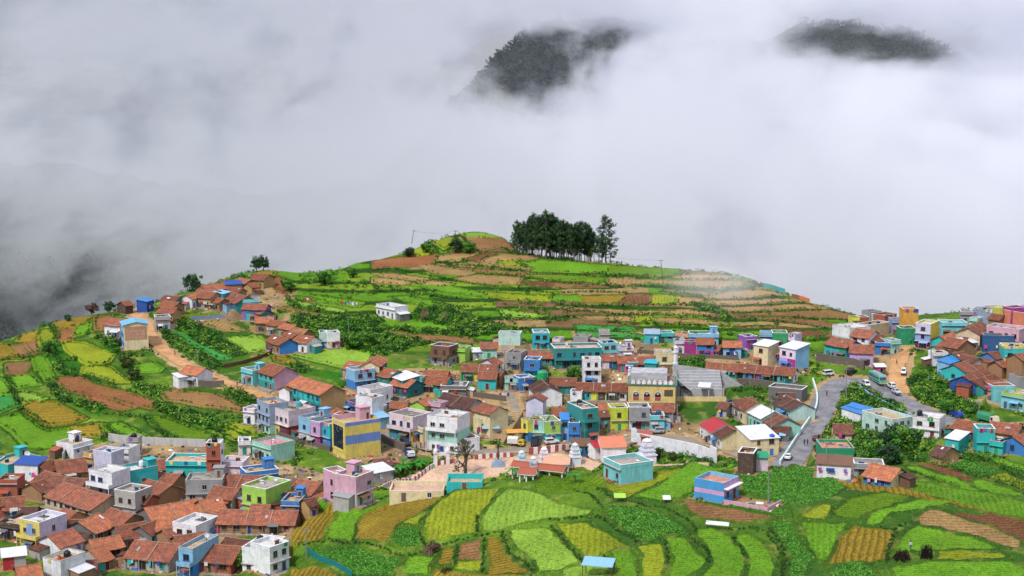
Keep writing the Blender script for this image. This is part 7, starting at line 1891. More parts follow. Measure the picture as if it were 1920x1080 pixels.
def person(px, py, rz, top, bot, label, pose=0, hair=True):
    p = hit(px, py, 0, Z); me = PM[pose].copy(); me.materials.clear()
    for c_ in ((122, 78, 56), top, bot): me.materials.append(plain(c_, .8))
    for f in me.polygons:
        c_ = f.center; f.material_index = 0 if c_.z > 1.45 or (c_.z < .96 and abs(c_.x) > .21) or c_.z < .1 else (1 if c_.z > .95 else 2); f.use_smooth = True
    o = bpy.data.objects.new('person', me); col.objects.link(o); o.location = tuple(p); o.rotation_euler = (0, 0, rz); tag(o, label, 'person', 'people'); rest(p, o)
    h = MB(); h.lathe([(.07, 1.53), (.125, 1.6), (.12, 1.70), (.08, 1.77), (0, 1.79)], 10, 0, (0, .015, 0)); h.build('hair', [plain((18, 15, 14), .8)], o)
person(1508, 838, 0, (40, 44, 60), (36, 36, 42), 'person in dark clothes leftmost of two walking down the curving road'); person(1514, 838, .2, (30, 50, 60), (44, 40, 40), 'person in dark clothes rightmost of two walking down the curving road')
person(1550, 746, 3, (44, 44, 48), (60, 60, 66), 'lone person walking up the middle of the curving road'); person(1673, 762, 1, (40, 60, 150), (40, 40, 60), 'person in blue on the upper road', 1); person(1694, 763, 1, (226, 190, 50), (60, 60, 66), 'person in yellow on the upper road')
person(1681, 688, 2, (90, 70, 70), (50, 50, 56), 'person walking on the sandy lane'); person(328, 668, 2.4, (110, 40, 60), (120, 50, 66), 'person in maroon walking on the dirt track'); person(445, 727, 2.4, (40, 44, 56), (30, 30, 36), 'person in dark shirt on the left of the dirt track pair'); person(453, 730, 2.4, (230, 230, 230), (40, 40, 46), 'person in white top on the right of the dirt track pair')
person(781, 845, 0, (60, 60, 80), (40, 40, 46), 'person in grey standing on the brown plaza', 1); person(789, 842, .4, (70, 110, 120), (44, 44, 60), 'person in teal standing on the brown plaza', 1); person(797, 846, .4, (210, 60, 130), (190, 50, 120), 'person in pink walking on the brown plaza'); person(1707, 1031, 0, (220, 214, 224), (70, 70, 110), 'person in pale clothes working in the green field', 1)
person(1157, 496, 0, (50, 44, 50), (40, 40, 46), 'leftmost of two people on the hilltop beside the lone eucalyptus', 1); person(1165, 497, .6, (60, 50, 50), (40, 36, 40), 'rightmost of two people on the hilltop beside the lone eucalyptus', 1); person(410, 703, 2, (40, 40, 44), (50, 46, 46), 'person on the track above the white and turquoise cottage')
# ------------------------------------------------------------------ leaves, trees, undergrowth
def leaf_quads(cent, rad, n_, size, pal, flat=0.75, rng=RNG, bright=0.28):
    """leaf clumps spread through ball-like volumes; returns vertices and colours of loose small faces"""
    cent = np.asarray(cent, float); m = len(cent)
    rad = np.broadcast_to(np.asarray(rad, float), (m,)); N_ = m * n_
    d = rng.normal(size=(N_, 3)); d /= np.linalg.norm(d, axis=1, keepdims=True) + 1e-9
    r = rng.uniform(0.45, 1.05, N_)[:, None] * np.repeat(rad, n_)[:, None]
    c_ = np.repeat(cent, n_, 0) + d * r * np.array([1, 1, flat])
    nrm = d * 0.7 + rng.normal(size=(N_, 3)) * 0.55 + np.array([0, 0, 0.45]); nrm /= np.linalg.norm(nrm, axis=1, keepdims=True)
    a_ = np.cross(nrm, rng.normal(size=(N_, 3))); a_ /= np.linalg.norm(a_, axis=1, keepdims=True) + 1e-9
    b_ = np.cross(nrm, a_)
    s_ = (rng.uniform(0.6, 1.3, N_) * np.repeat(np.broadcast_to(np.asarray(size, float), (m,)), n_))[:, None]
    V = np.stack([c_ - a_ * s_, c_ - b_ * s_ * .55, c_ + a_ * s_, c_ + b_ * s_ * .55], 1).reshape(-1, 3)
    pal = np.asarray(pal, float)
    pc = pal[rng.randint(0, len(pal), m)]
    k = np.repeat(pc, n_, 0) * (1 + bright * rng.normal(size=(N_, 1)))
    k = np.clip(k, 0.004, 1)
    return V, np.repeat(k, 4, 0)
def leaf_obj(name, parts, parent=None):
    V = np.concatenate([p[0] for p in parts]); C_ = np.concatenate([p[1] for p in parts])
    return mesh_np(name, V, np.arange(len(V)).reshape(-1, 4), [leafmat()], C_, parent)
def pal(*cs): return [np.array(lin(c_)) for c_ in cs]
barkm = plain((116, 92, 74), .9); palebark = plain((122, 110, 100), .8)
TREES = {}
def eucalyptus_proto(kind):
    rng = np.random.RandomState(kind + 3); H = 18.0; t_ = MB(); parts = []
    lean = rng.uniform(-.5, .5, 2); pts_ = [Vector((lean[0] * (z / H) ** 2 + .12 * math.sin(z), lean[1] * (z / H) ** 2, z)) for z in np.linspace(-1, H * .95, 7)]
    for i in range(6): t_.rod(pts_[i], pts_[i + 1], .24 * (1 - i / 6.6), .24 * (1 - (i + 1) / 6.6), 7)
    lo_ = (.34, .26, .40, .22)[kind]
    cs = []; rs = []
    for k in range(48):
        z = H * (lo_ + (1 - lo_) * k / 47); wz = (2.9 if kind != 3 else 2.0) * math.sin(math.pi * min(1, .18 + .8 * (z / H - lo_) / (1 - lo_))) + .35
        a_ = rng.uniform(0, 6.28); r = wz * rng.uniform(.25, 1.0)
        p = (lean[0] * (z / H) ** 2 + r * math.cos(a_), lean[1] * (z / H) ** 2 + r * math.sin(a_), z); cs.append(p); rs.append(rng.uniform(.45, .95))
        if k % 2 == 0: q = Vector(p); base = Vector((lean[0] * ((z - 1.2) / H) ** 2, lean[1] * ((z - 1.2) / H) ** 2, z - 1.2 - r * .5)); t_.rod(base, q, .06, .02, 4, cap=False)
    parts.append(leaf_quads(cs, rs, 44, .27, pal((52, 86, 50), (38, 66, 44), (76, 106, 54), (60, 92, 60)), 1.2, rng))
    return t_, parts
def tree_from(name, key, build, p, sc, rz, label, cat='tree', group=None, z=-.2, bark=None):
    if key not in TREES:
        t_, parts = build(); root = empty(name, (0, 0, 0), 0, label, cat, group); tr = t_.build('trunk', [bark or barkm], root); cr_ = leaf_obj('crown', parts, root) if parts else None; TREES[key] = (tr, cr_); o = root
    else:
        tr, cr_ = TREES[key]; o = empty(name, (0, 0, 0), 0, label, cat, group)
        for s_ in (tr, cr_):
            if s_ is not None: q = s_.copy(); col.objects.link(q); q.parent = o
    o.location = (p[0], p[1], p[2] + z); o.rotation_euler = (0, 0, rz); o.scale = sc if isinstance(sc, tuple) else (sc, sc, sc); return o
GRV = [(1075, 380, 175), (1098, 382, 152), (1128, 385, 142), (1158, 386, 148), (1186, 388, 102), (1213, 389, 66), (1240, 390, 80), (1266, 391, 74), (1294, 392, 38), (1320, 393, 88), (1345, 395, 56), (1372, 396, 88), (1400, 400, 108), (1426, 405, 112), (1452, 410, 128), (1480, 412, 136), (1508, 415, 145), (1532, 418, 130), (1560, 421, 131), (1586, 424, 140), (1612, 428, 152), (1636, 431, 176), (1690, 438, 250), (1716, 440, 222), (1746, 442, 90), (1776, 442, 262)]
rg = random.Random(9)
for i, (x, yb, yt) in enumerate(GRV):
    px, py = vp('B1', x, yb); p = hit(px, py, 0, Z); h = (yb - yt) / 4.0 * p[1] / F * 1.02; off = rg.uniform(-3, 3); p[1] += off; p[2] = ground(p[0], p[1])
    lab = 'tall slender eucalyptus inside the dense grove on the hilltop'
    if i == 0: lab = 'short thin eucalyptus at the left end of the hilltop grove'
    if i == 8: lab = 'tallest eucalyptus standing above the hilltop grove'
    if i == 22: lab = 'low bushy eucalyptus left of the lone tall one'
    if i == 23: lab = 'mid height eucalyptus close beside the lone tall one'
    if i == 24: lab = 'lone tall eucalyptus with ragged crown right of the grove'
    if i == 25: lab = 'low eucalyptus at the right foot of the lone tall one'
    s_ = h / 18.0; tree_from('eucalyptus_tree', 'eu%d' % (i % 4), lambda k=i % 4: eucalyptus_proto(k), p, (max(s_ * 1.1, .8) * (1.35 if i > 21 else 1), max(s_ * 1.1, .8) * (1.35 if i > 21 else 1), s_), rg.uniform(0, 6.28), lab, 'tree', 'eucalyptus grove on the hilltop', bark=palebark)
    for dy in ((4, 9) if i < 22 else ()):                                   # the back row of the grove
        q = p + np.array([rg.uniform(-1.6, 1.6) + (1.4 if dy == 4 else -1), dy + rg.uniform(-1.5, 1.5), 0]); q[2] = ground(q[0], q[1]); tree_from('eucalyptus_tree', 'eu%d' % ((i + 1) % 4), lambda k=(i + 1) % 4: eucalyptus_proto(k), q, (s_ * .95, s_ * .95, s_ * .93), rg.uniform(0, 6.28), 'tall slender eucalyptus inside the dense grove on the hilltop', 'tree', 'eucalyptus grove on the hilltop')
def round_proto(seed, H=6.0, R_=2.4, pl=None, lo_=.3):
    rng = np.random.RandomState(seed); t_ = MB(); t_.rod((0, 0, -1), (0, 0, H * .5), .2, .12, 7); cs = []; rs = []
    for k in range(40):
        d = rng.normal(size=3); d /= np.linalg.norm(d); r = rng.uniform(.4, 1) * R_
        p = np.array([d[0] * r, d[1] * r, H * (lo_ + 1) / 2 + d[2] * r * (H * (1 - lo_) / 2 / R_)]); cs.append(p); rs.append(rng.uniform(.45, .95) * R_ / 2.4)
        if k % 3 == 0: t_.rod((0, 0, H * .35), tuple(p), .07, .02, 4, cap=False)
    return t_, [leaf_quads(cs, rs, 44, .26 * R_ / 2.4, pl if pl is not None else pal((38, 76, 30), (28, 56, 26), (60, 100, 36)), .85, rng)]
DK = pal((48, 82, 46), (38, 66, 42), (62, 96, 50)); MIDG = pal((74, 128, 44), (54, 100, 36), (106, 152, 54)); OLV = pal((70, 92, 36), (50, 70, 30), (96, 112, 50)); PNK = pal((120, 88, 76), (96, 70, 62), (110, 96, 70)); MIST = pal((48, 74, 50), (38, 60, 44))
for i, (x, y, hpx, kind, lab) in enumerate([(362, 546, 34, 0, 'round dark tree on the skyline beside the hillside hamlet'), (481, 506, 25, 1, 'left dark conifer like tree on the saddle'), (494, 506, 26, 1, 'right dark conifer like tree on the saddle'),
        (205, 585, 22, 0, 'small dark tree left of the wooden hut on the skyline'), (856, 472, 26, 0, 'dark bushy tree beside the pole on the knoll'), (800, 474, 18, 3, 'rounded shrub on the left flank of the knoll'), (878, 475, 22, 3, 'spreading shrub right of the pole on the knoll'), (768, 482, 20, 0, 'dark shrub under the leaning pole'),
        (238, 690, 24, 2, 'olive round tree right below the painted advert house'), (252, 712, 22, 2, 'second olive tree further down the slope below the advert house'), (92, 664, 26, 3, 'bush at the top of the leafy gully on the left'), (606, 535, 26, 3, 'green shrub on the brown field shoulder'), (660, 520, 18, 3, 'small shrub on the edge of the brown field'),
        (1652, 850, 46, 0, 'large dark tree filling the ravine'), (1678, 842, 50, 0, 'tallest dark tree of the ravine'), (1698, 850, 50, 3, 'bright leafy tree at the right of the ravine'), (1635, 866, 40, 3, 'leafy tree at the lower end of the ravine'), (1668, 872, 44, 0, 'dark tree at the mouth of the ravine'),
        (463, 1066, 32, 3, 'small tree in front of the white villa'), (1775, 776, 26, 3, 'shrub by the road below the lane wall'), (1000, 730, 24, 3, 'shrub left of the white balcony house'), (1075, 712, 26, 3, 'shrubby tree under the long teal building'), (815, 1036, 26, 4, 'dry bush at the corner of the brown plots'), (540, 545, 22, 3, 'tree beside the brown slope on the left shoulder'), (1234, 858, 20, 2, 'small tree beside the white temple tower'), (1262, 862, 16, 2, 'little tree by the stepped white wall'),
        (220, 940 - 1, 0, 0, ''), (52, 604, 62, 5, 'tall dark tree in the misty valley on the far left'), (30, 612, 56, 5, 'second dark tree in the misty valley on the far left'), (172, 592, 26, 4, 'reddish bare tree on the left skyline'), (8, 618, 44, 5, 'dark tree at the left edge of the misty valley'), (128, 602, 14, 0, 'small bush on the left skyline'), (660, 655, 30, 3, 'shrub mass beside the white house with turquoise parapet'), (690, 650, 26, 3, 'shrub under the hillside footpath')]):
    if hpx == 0: continue
    p = mhit(x, y) if kind == 5 else hit(x, y, 0, Z); h = hpx * p[1] / F * 1.1
    pl_ = [DK, DK, OLV, MIDG, PNK, MIST][kind]; H_, R_, lo_ = [(6, 2.9, .06), (6, 2.6, .0), (5, 2.9, .0), (5, 3.0, .0), (5, 2.2, .2), (7, 2.2, .05)][kind]
    tree_from('shrub' if 'shrub' in lab or 'bush' in lab else 'tree', 'rd%d' % kind, lambda k=kind, a_=H_, b_=R_, c_=pl_, d=lo_: round_proto(k + 60, a_, b_, c_, d), p, h / H_, rg.uniform(0, 6.28), lab, 'shrub' if 'shrub' in lab or 'bush' in lab else 'tree')
def bare_tree():
    rng = np.random.RandomState(5); t_ = MB(); cs = []; rs = []
    def grow(a_, d, L, r, dep):
        b_ = a_ + d * L; t_.rod(a_, b_, r, r * .68, 6, cap=False)
        if dep == 0: cs.append(tuple(b_)); rs.append(rng.uniform(.3, .65)); return
        for k in range(3 if dep > 2 else 2):
            nd = (d + Vector(rng.normal(size=3)) * .48 + Vector((0, 0, .08))).normalized(); grow(b_, nd, L * rng.uniform(.62, .85), r * .62, dep - 1)
    grow(Vector((0, 0, -.6)), Vector((.05, 0, 1)), 3.2, .55, 5)
    cs2 = [c_ for i, c_ in enumerate(cs) if i % 2 == 0]; rs2 = [r for i, r in enumerate(rs) if i % 2 == 0]
    return t_, [leaf_quads(cs2, rs2, 26, .16, pal((92, 104, 56), (70, 84, 44), (120, 116, 74)), .8, rng)]
tree_from('tree', 'bare', bare_tree, hit(872, 893, 0, Z0) * 0 + np.array([*hit(872, 893, 0, Z)[:2], hit(872, 893, 0, Z)[2]]), 1.0, .4, 'big half bare tree with spreading limbs on the pink paved plaza', 'tree', bark=plain((92, 76, 66), .9))
def banana(seed):
    rng = np.random.RandomState(seed); t_ = MB(); t_.rod((0, 0, -.5), (0, 0, 1.6), .16, .11, 7); V = []; C_ = []
    for k in range(8):
        a_ = k * .785 + rng.uniform(-.3, .3); L = rng.uniform(1.6, 2.4); pr = None
        for s_ in range(6):
            t2 = s_ / 5; c_ = np.array([math.cos(a_) * L * t2, math.sin(a_) * L * t2, 1.6 + 1.5 * t2 - 1.7 * t2 * t2]); sd_ = np.array([-math.sin(a_), math.cos(a_), 0]) * .34 * math.sin(math.pi * min(1, .12 + .85 * t2)); q = (c_ - sd_, c_ + sd_ + np.array([0, 0, .05]))
            if pr is not None: V += [pr[0], q[0], q[1], pr[1]]; C_ += [np.array(lin((60, 140, 40))) * rng.uniform(.6, 1.2)] * 4
            pr = q
    return t_, [(np.array(V), np.array(C_))]
for i, (x, y) in enumerate([(735, 893), (748, 890), (760, 886), (772, 882), (782, 884), (790, 876), (742, 884), (756, 878), (720, 898), (1078, 905), (966, 898)]):
    lab = 'banana plant in the clump left of the striped wall'
    if i == 8: lab = 'banana plant at the lower left end of the clump beside the pink house'
    if i == 9: lab = 'palm like plant behind the crest below the aqua house'
    if i == 10: lab = 'banana plant at the crest beside the shrines'
    tree_from('banana_plant', 'ban%d' % (i % 3), lambda k=i: banana(k), hit(x, y, 0, Z), rg.uniform(1.0, 1.4), rg.uniform(0, 6), lab, 'plant', 'banana plants by the plaza' if i < 8 else None, bark=plain((120, 130, 70), .8))

# undergrowth on banks and slopes, one uncountable mass
lim = (YR < 652)[:, None]
def pick(mask, n_):
    idx = np.flatnonzero((mask & lim).ravel()); return RNG.choice(idx, min(n_, len(idx)), replace=False)
FX, FY, FZ = XX.ravel(), YY.ravel(), Z.ravel()
GRN = pal((70, 124, 30), (52, 100, 26), (40, 78, 26), (104, 152, 44), (46, 90, 32), (124, 158, 54)); DGR = pal((46, 92, 26), (34, 68, 24), (60, 108, 30), (38, 74, 28)); LSH = pal((86, 150, 48), (66, 126, 40), (112, 166, 62))
cov = fbm(XX / 16, YY / 22, 4, 88)
VIL = (YY > 345); i1 = pick((CLS == 6) & (cov > .30), 5200); i2 = pick((CLS == 0) & (EDGE > 1.5) & (cov > .52) & VIL, 3600); i3 = pick((CLS == 0) & (EDGE < 1.5) & (cov > .36) & VIL, 2600)
UV_ = []
for ii, (r0, r1), n_, pl_ in ((i1, (.5, 1.7), 36, GRN), (i2, (.4, 1.5), 32, GRN), (i3, (.25, .6), 14, GRN)):
    r = RNG.uniform(r0, r1, len(ii)) ** 1.0; c_ = np.stack([FX[ii], FY[ii], FZ[ii] + r * .35], 1); UV_.append(leaf_quads(c_, r, n_, .17 + r * .16, pl_, .8))
# lush crops in the nearer plots, low tufts of leaves
ic = pick((CLS == 5) & (YY < 345), 9000); c_ = np.stack([FX[ic], FY[ic], FZ[ic] + .1], 1)
tag(leaf_obj('crop_plants', [leaf_quads(c_, RNG.uniform(.2, .38, len(ic)), 9, .17, LSH, .6)]), kind='stuff')
# bushes at the foot of the grove
gb = []
for i in range(90):
    x, y = vp('B1', rg.uniform(1080, 1500), rg.uniform(376, 398)); p = hit(x, y, 0, Z); p[1] += rg.uniform(0, 9); gb.append((p[0], p[1], ground(p[0], p[1]) + .5))
UV_.append(leaf_quads(gb, RNG.uniform(.7, 1.6, len(gb)), 40, .3, DK, .8))
tag(leaf_obj('undergrowth', UV_), kind='stuff')
# the forest on the far slopes, one mass
fc = []; fr = []
for i in range(5200):
    k = RNG.rand(); px = RNG.uniform(840, 1250) if k < .55 else (RNG.uniform(1490, 1830) if k < .85 else RNG.uniform(-150, 330)); u = (px - 960) / F; Y = RNG.uniform(1380, 1765) if k < .85 else RNG.uniform(950, 1350)
    i_ = int(np.clip(np.searchsorted(MY, Y), 0, len(MY) - 1)); j_ = int(np.clip(np.searchsorted(MU, u), 0, len(MU) - 1)); r = RNG.uniform(3, 7); fc.append((u * Y, Y, MH[i_, j_] + r * .6)); fr.append(r)
tag(leaf_obj('forest', [leaf_quads(fc, fr, 18, np.array(fr) * .34, pal((34, 56, 44), (24, 42, 38), (48, 70, 50)), 1.0)]), kind='stuff')
# rubble, firewood and rubbish lying about the yards
il = pick((CLS == 2) | ((CLS == 4)), 5200); V = []; C_ = []
bx_ = np.array([[-1, -1, 0], [1, -1, 0], [1, 1, 0], [-1, 1, 0], [-1, -1, 1], [1, -1, 1], [1, 1, 1], [-1, 1, 1]], float); fi_ = np.array([[0, 1, 5, 4], [1, 2, 6, 5], [2, 3, 7, 6], [3, 0, 4, 7], [4, 5, 6, 7]])
lp = np.array(pal((232, 230, 226), (150, 130, 110), (96, 80, 66), (120, 118, 114), (70, 60, 52), (176, 104, 76), (70, 120, 190), (60, 90, 50), (200, 180, 150), (190, 60, 80), (84, 110, 44), (60, 52, 46)))
n_ = len(il); sz = RNG.uniform(.12, .5, (n_, 1, 1)) * np.stack([RNG.uniform(.5, 1.6, n_), RNG.uniform(.4, 1, n_), RNG.uniform(.4, 1.5, n_)], 1)[:, None, :]
aa = RNG.uniform(0, 6.28, n_); q = bx_[None] * sz; X_ = q[..., 0] * np.cos(aa)[:, None] - q[..., 1] * np.sin(aa)[:, None]; Y_ = q[..., 0] * np.sin(aa)[:, None] + q[..., 1] * np.cos(aa)[:, None]
V = np.stack([X_ + FX[il][:, None], Y_ + FY[il][:, None], q[..., 2] + FZ[il][:, None] - .05], -1)
Q_ = (fi_[None] + (np.arange(n_) * 8)[:, None, None]).reshape(-1, 4); C_ = np.repeat(lp[RNG.randint(0, len(lp), n_)] * RNG.uniform(.6, 1.1, (n_, 1)), 8, 0)
m, nt, b = mat_base('rubble', .9); at = N(nt, 'ShaderNodeAttribute'); at.attribute_name = 'Col'; nt.links.new(at.outputs['Color'], b.inputs['Base Color'])
tag(mesh_np('rubble', V.reshape(-1, 3), Q_, [m], C_), kind='stuff')
# single crop plants standing along the rows of the nearer plots, and grass on their banks
near_ = (YY < 340) & (Z < 90)
ir = pick((CLS == 1) & near_ & (np.sin(6.2832 * ROWC) < 0.15), 15000); c_ = np.stack([FX[ir], FY[ir], FZ[ir] + .05], 1); cl = COLR.reshape(-1, 3)[ir] * RNG.uniform(.75, 1.35, (len(ir), 1))
V, k_ = leaf_quads(c_, RNG.uniform(.12, .24, len(ir)), 6, .12, LSH, .6); k_ = np.clip(np.repeat(cl, 24, 0) * np.repeat(RNG.uniform(.75, 1.25, (len(ir) * 6, 1)), 4, 0), 0, 1)
ig = pick((CLS == 0) & near_, 9000); c2 = np.stack([FX[ig], FY[ig], FZ[ig] + .08], 1); cg = COLR.reshape(-1, 3)[ig] * RNG.uniform(.8, 1.9, (len(ig), 1))
V2, k2 = leaf_quads(c2, RNG.uniform(.12, .32, len(ig)), 7, .14, LSH, .9); k2 = np.clip(np.repeat(cg, 28, 0), 0, 1)
tag(leaf_obj('row_crops', [(V, k_)]), kind='stuff'); tag(leaf_obj('bank_grass', [(V2, k2)]), kind='stuff')
# dark hedge banks between the terraces
HEDGE = """B5 130 510 250 640 370 780|B5 490 430 620 530 800 640|B5 690 320 880 360 1000 380 1190 490 1220 550|B5 310 240 430 280 520 370|B5 130 465 300 455 460 450|B5 980 620 1000 700 1010 780|B5 1180 580 1310 700 1310 780
B5 1500 590 1600 740|B5 1500 540 1650 520 1760 570 1850 700 1870 850|B5 530 730 600 790|B5 480 220 590 300|B4 80 650 300 630 550 630 700 670 870 730 1020 700|B4 980 560 1030 650|B4 1030 660 1280 620 1480 570 1600 550|B4 1600 550 1660 700 1800 800 1840 870
B4 1275 640 1250 790|B4 1472 590 1460 850|B4 1420 430 1420 560|B6 10 530 110 660 130 800 90 880|B6 840 510 930 530 1000 500 1110 490|B6 950 560 900 700 880 780|A7 370 770 700 840 1000 935 1200 985 1512 1070|A7 850 705 1100 795 1300 870 1512 960|A7 300 880 600 965 850 1050
B1 0 510 150 500 430 550 600 590 740 610 900 630 1100 650 1350 680 1600 670 1900 680|B1 470 450 760 477 1180 517|B1 780 532 1130 553|B1 1170 572 1400 596 1750 618|B1 1200 532 1500 545 1900 547|B1 0 622 200 660 450 700 700 730|B1 450 752 600 780 800 790|B1 1380 770 1600 772 1900 780|B1 1420 805 1900 842|B1 800 860 1000 880 1250 880 1500 860|B1 600 850 780 870 900 900|B1 800 930 1000 940 1200 940|B1 680 270 720 320 800 362|B1 610 250 640 330|B1 400 300 470 360
B2 0 310 400 326 940 346|B2 0 387 400 391 800 421 900 430|B2 400 432 700 467|B2 730 491 1100 484 1350 472|B2 830 541 1200 530 1480 522|B2 930 586 1250 577 1600 567|B2 0 530 500 530 700 540 850 600 950 640|B2 0 606 300 602 600 616 850 626|B2 0 662 500 682 900 692|B2 1050 642 1300 652 1650 712|B2 1400 622 1600 640 1830 652|B2 880 265 1050 340 1160 395|B2 1600 540 1760 585
B3 360 360 450 480 560 520|B3 350 600 400 680 550 720 720 790|B3 750 830 1050 870 1150 950 1300 1030|B3 1130 760 1250 800 1500 870 1600 900|B3 600 570 850 645|B3 130 800 340 940|B3 1200 150 1500 240 1600 290 1700 370|B3 1150 210 1300 330 1500 440 1600 495|B3 1600 310 1750 385|B3 60 560 100 690 140 760|B3 310 170 400 230 410 300|B3 1630 690 1760 750 1850 760|B3 760 920 900 1020|B3 0 450 220 430"""
HV = []
for ln in HEDGE.replace('\n', '|').split('|'):
    t = ln.split(); q = [float(x) for x in t[1:]]
    W_ = [hit(*vp(t[0], q[i], q[i + 1]), 0, Z) for i in range(0, len(q), 2)]
    near = W_[0][1] < 345
    wide = t[0] == 'A7'
    R_ = resample(W_, .8 if near else 1.3)
    for p in R_: p[0] += RNG.normal() * .18; p[1] += RNG.normal() * .25; p[2] = ground(p[0], p[1])
    r = RNG.uniform(.24, .46, len(R_)) if near else RNG.uniform(.5, 1.0, len(R_)) * (1.5 if t[0] == 'B3' else 1.0)
    if wide: r = r * 2.2
    c_ = np.array(R_) + np.stack([np.zeros(len(R_)), np.zeros(len(R_)), r * .5], 1)
    HV.append(leaf_quads(c_, r, 36 if near else 32, .14 if near else .27, DGR + OLV[:1] if near else DGR + GRN[:3], 1.0))
tag(leaf_obj('bank_vegetation', HV), kind='stuff')

# ------------------------------------------------------------------ utility poles and their wires
TOPS = {}
def pole(bx, by, tx, ty, label, steel=True, arm=True, flag=False):
    p = hit(bx, by, 0, Z); u, s_ = ray(tx, ty); top = np.array([u * p[1], p[1], CZ + s_ * p[1]]); root = empty('flagpole' if flag else 'utility_pole', p, 0, label, 'flagpole' if flag else 'utility pole', None if flag else 'utility poles')
    v = top - p; m_ = plain((150, 148, 146), .6) if steel else plain((84, 66, 54), .9); b = MB(); b.rod((0, 0, -1), tuple(v), .13, .09, 8); b.build('post', [m_], root)
    if arm:
        h = v * .96; b = MB(); b.box(h[0] - .85, h[0] + .85, h[1] - .05, h[1] + .05, h[2] - .06, h[2] + .06); co = b.build('crossarm', [m_], root)
        for x in (-.75, 0, .75):
            b = MB(); b.lathe([(.05, .06), (.07, .15), (.04, .2), (.07, .26), (.02, .34)], 6, 0, (h[0] + x, h[1], h[2])); b.build('insulator', [plain((90, 70, 60), .3)], co)
    TOPS[label] = p + v * .97; return root
PL = [(772, 452, 776, 432, 'leaning pole on the left slope of the knoll', 0), (854, 473, 854, 432, 'dark pole among shrubs on the knoll', 0), (1244, 532, 1239, 487, 'dark pole on the terraced hillside right of the grove', 0), (1446, 845, 1446, 748, 'tall grey pole beside the white sheet roofed store', 1), (1270, 798, 1270, 758, 'short pole by the silver jeep', 1), (1320, 794, 1320, 772, 'thin post at the dusty junction', 1),
      (1746, 688, 1746, 640, 'pole at the top of the stepped lane', 0), (1522, 847, 1522, 799, 'pole beside the maroon car on the curving road', 1), (1587, 753, 1587, 690, 'pole inside the road bend', 1), (1548, 893, 1550, 828, 'concrete pole at the crest in front of the white house', 1), (1835, 790, 1836, 755, 'white pole behind the truck under tarpaulin', 1), (371, 685, 371, 659, 'pale pole beside the dirt track', 1),
      (574, 1047, 574, 990, 'grey pole at the corner of the lush plot', 1), (509, 861, 509, 815, 'pole in front of the mint bungalow', 1), (1441, 942, 1441, 882, 'slim pole at the yard of the banded blue house', 1), (655, 627, 652, 594, 'pale pole above the white house with turquoise parapet', 1), (830, 700, 830, 672, 'pole above the orange tiled row', 1), (946, 700, 946, 655, 'pole beside the stone path', 1), (1116, 745, 1116, 710, 'pole above the long tiled row', 1), (586, 770, 586, 745, 'pole behind the painted row of houses', 1)]
for bx, by, tx, ty, lab, st in PL: pole(bx, by, tx, ty, lab, bool(st))
pole(1089, 845, 1089, 798, 'white flagpole at the striped wall', True, False, True)
def wire(a_, b_, label, sag=.8):
    A, B = TOPS[a_], TOPS[b_]; b = MB(); o = A
    for k in (-.7, .7):
        pr = None
        for i in range(13):
            t_ = i / 12; q = A + (B - A) * t_ - o; q = (q[0] + k, q[1], q[2] - sag * 4 * t_ * (1 - t_))
            if pr: b.rod(pr, q, .014, n_=3, cap=False)
            pr = q
    tag(b.build('power_line', [plain((40, 40, 42), .6)], None, tuple(o)), label, 'power line')
wire('pole at the top of the stepped lane', 'pole inside the road bend', 'power line across the sandy lane above the bus', 1.2); wire('pole inside the road bend', 'pole beside the maroon car on the curving road', 'power line along the inside of the curving road', 1.0); wire('pole beside the maroon car on the curving road', 'tall grey pole beside the white sheet roofed store', 'power line crossing the foot of the curving road', 1.0); wire('leaning pole on the left slope of the knoll', 'dark pole among shrubs on the knoll', 'power line over the knoll', 1.0); wire('dark pole among shrubs on the knoll', 'dark pole on the terraced hillside right of the grove', 'long power line over the terraced hill', 2.5); wire('grey pole at the corner of the lush plot', 'pole in front of the mint bungalow', 'power line over the lower village', 2.5)

wire('pole above the orange tiled row', 'pole beside the stone path', 'power line over the green and turquoise row', 1.5); wire('pole beside the stone path', 'pole above the long tiled row', 'power line in front of the long teal building', 1.8); wire('pole above the long tiled row', 'short pole by the silver jeep', 'power line past the yellow mosque', 1.6); wire('short pole by the silver jeep', 'thin post at the dusty junction', 'power line over the dusty junction', .8); wire('pole in front of the mint bungalow', 'pole behind the painted row of houses', 'power line behind the painted row', 1.2); wire('pole behind the painted row of houses', 'pole above the orange tiled row', 'power line over the white tower house', 2.2); wire('concrete pole at the crest in front of the white house', 'slim pole at the yard of the banded blue house', 'power line over the lush field behind the banded blue house', 1.5); wire('pole at the top of the stepped lane', 'white pole behind the truck under tarpaulin', 'power line down the stepped lane', 1.6)
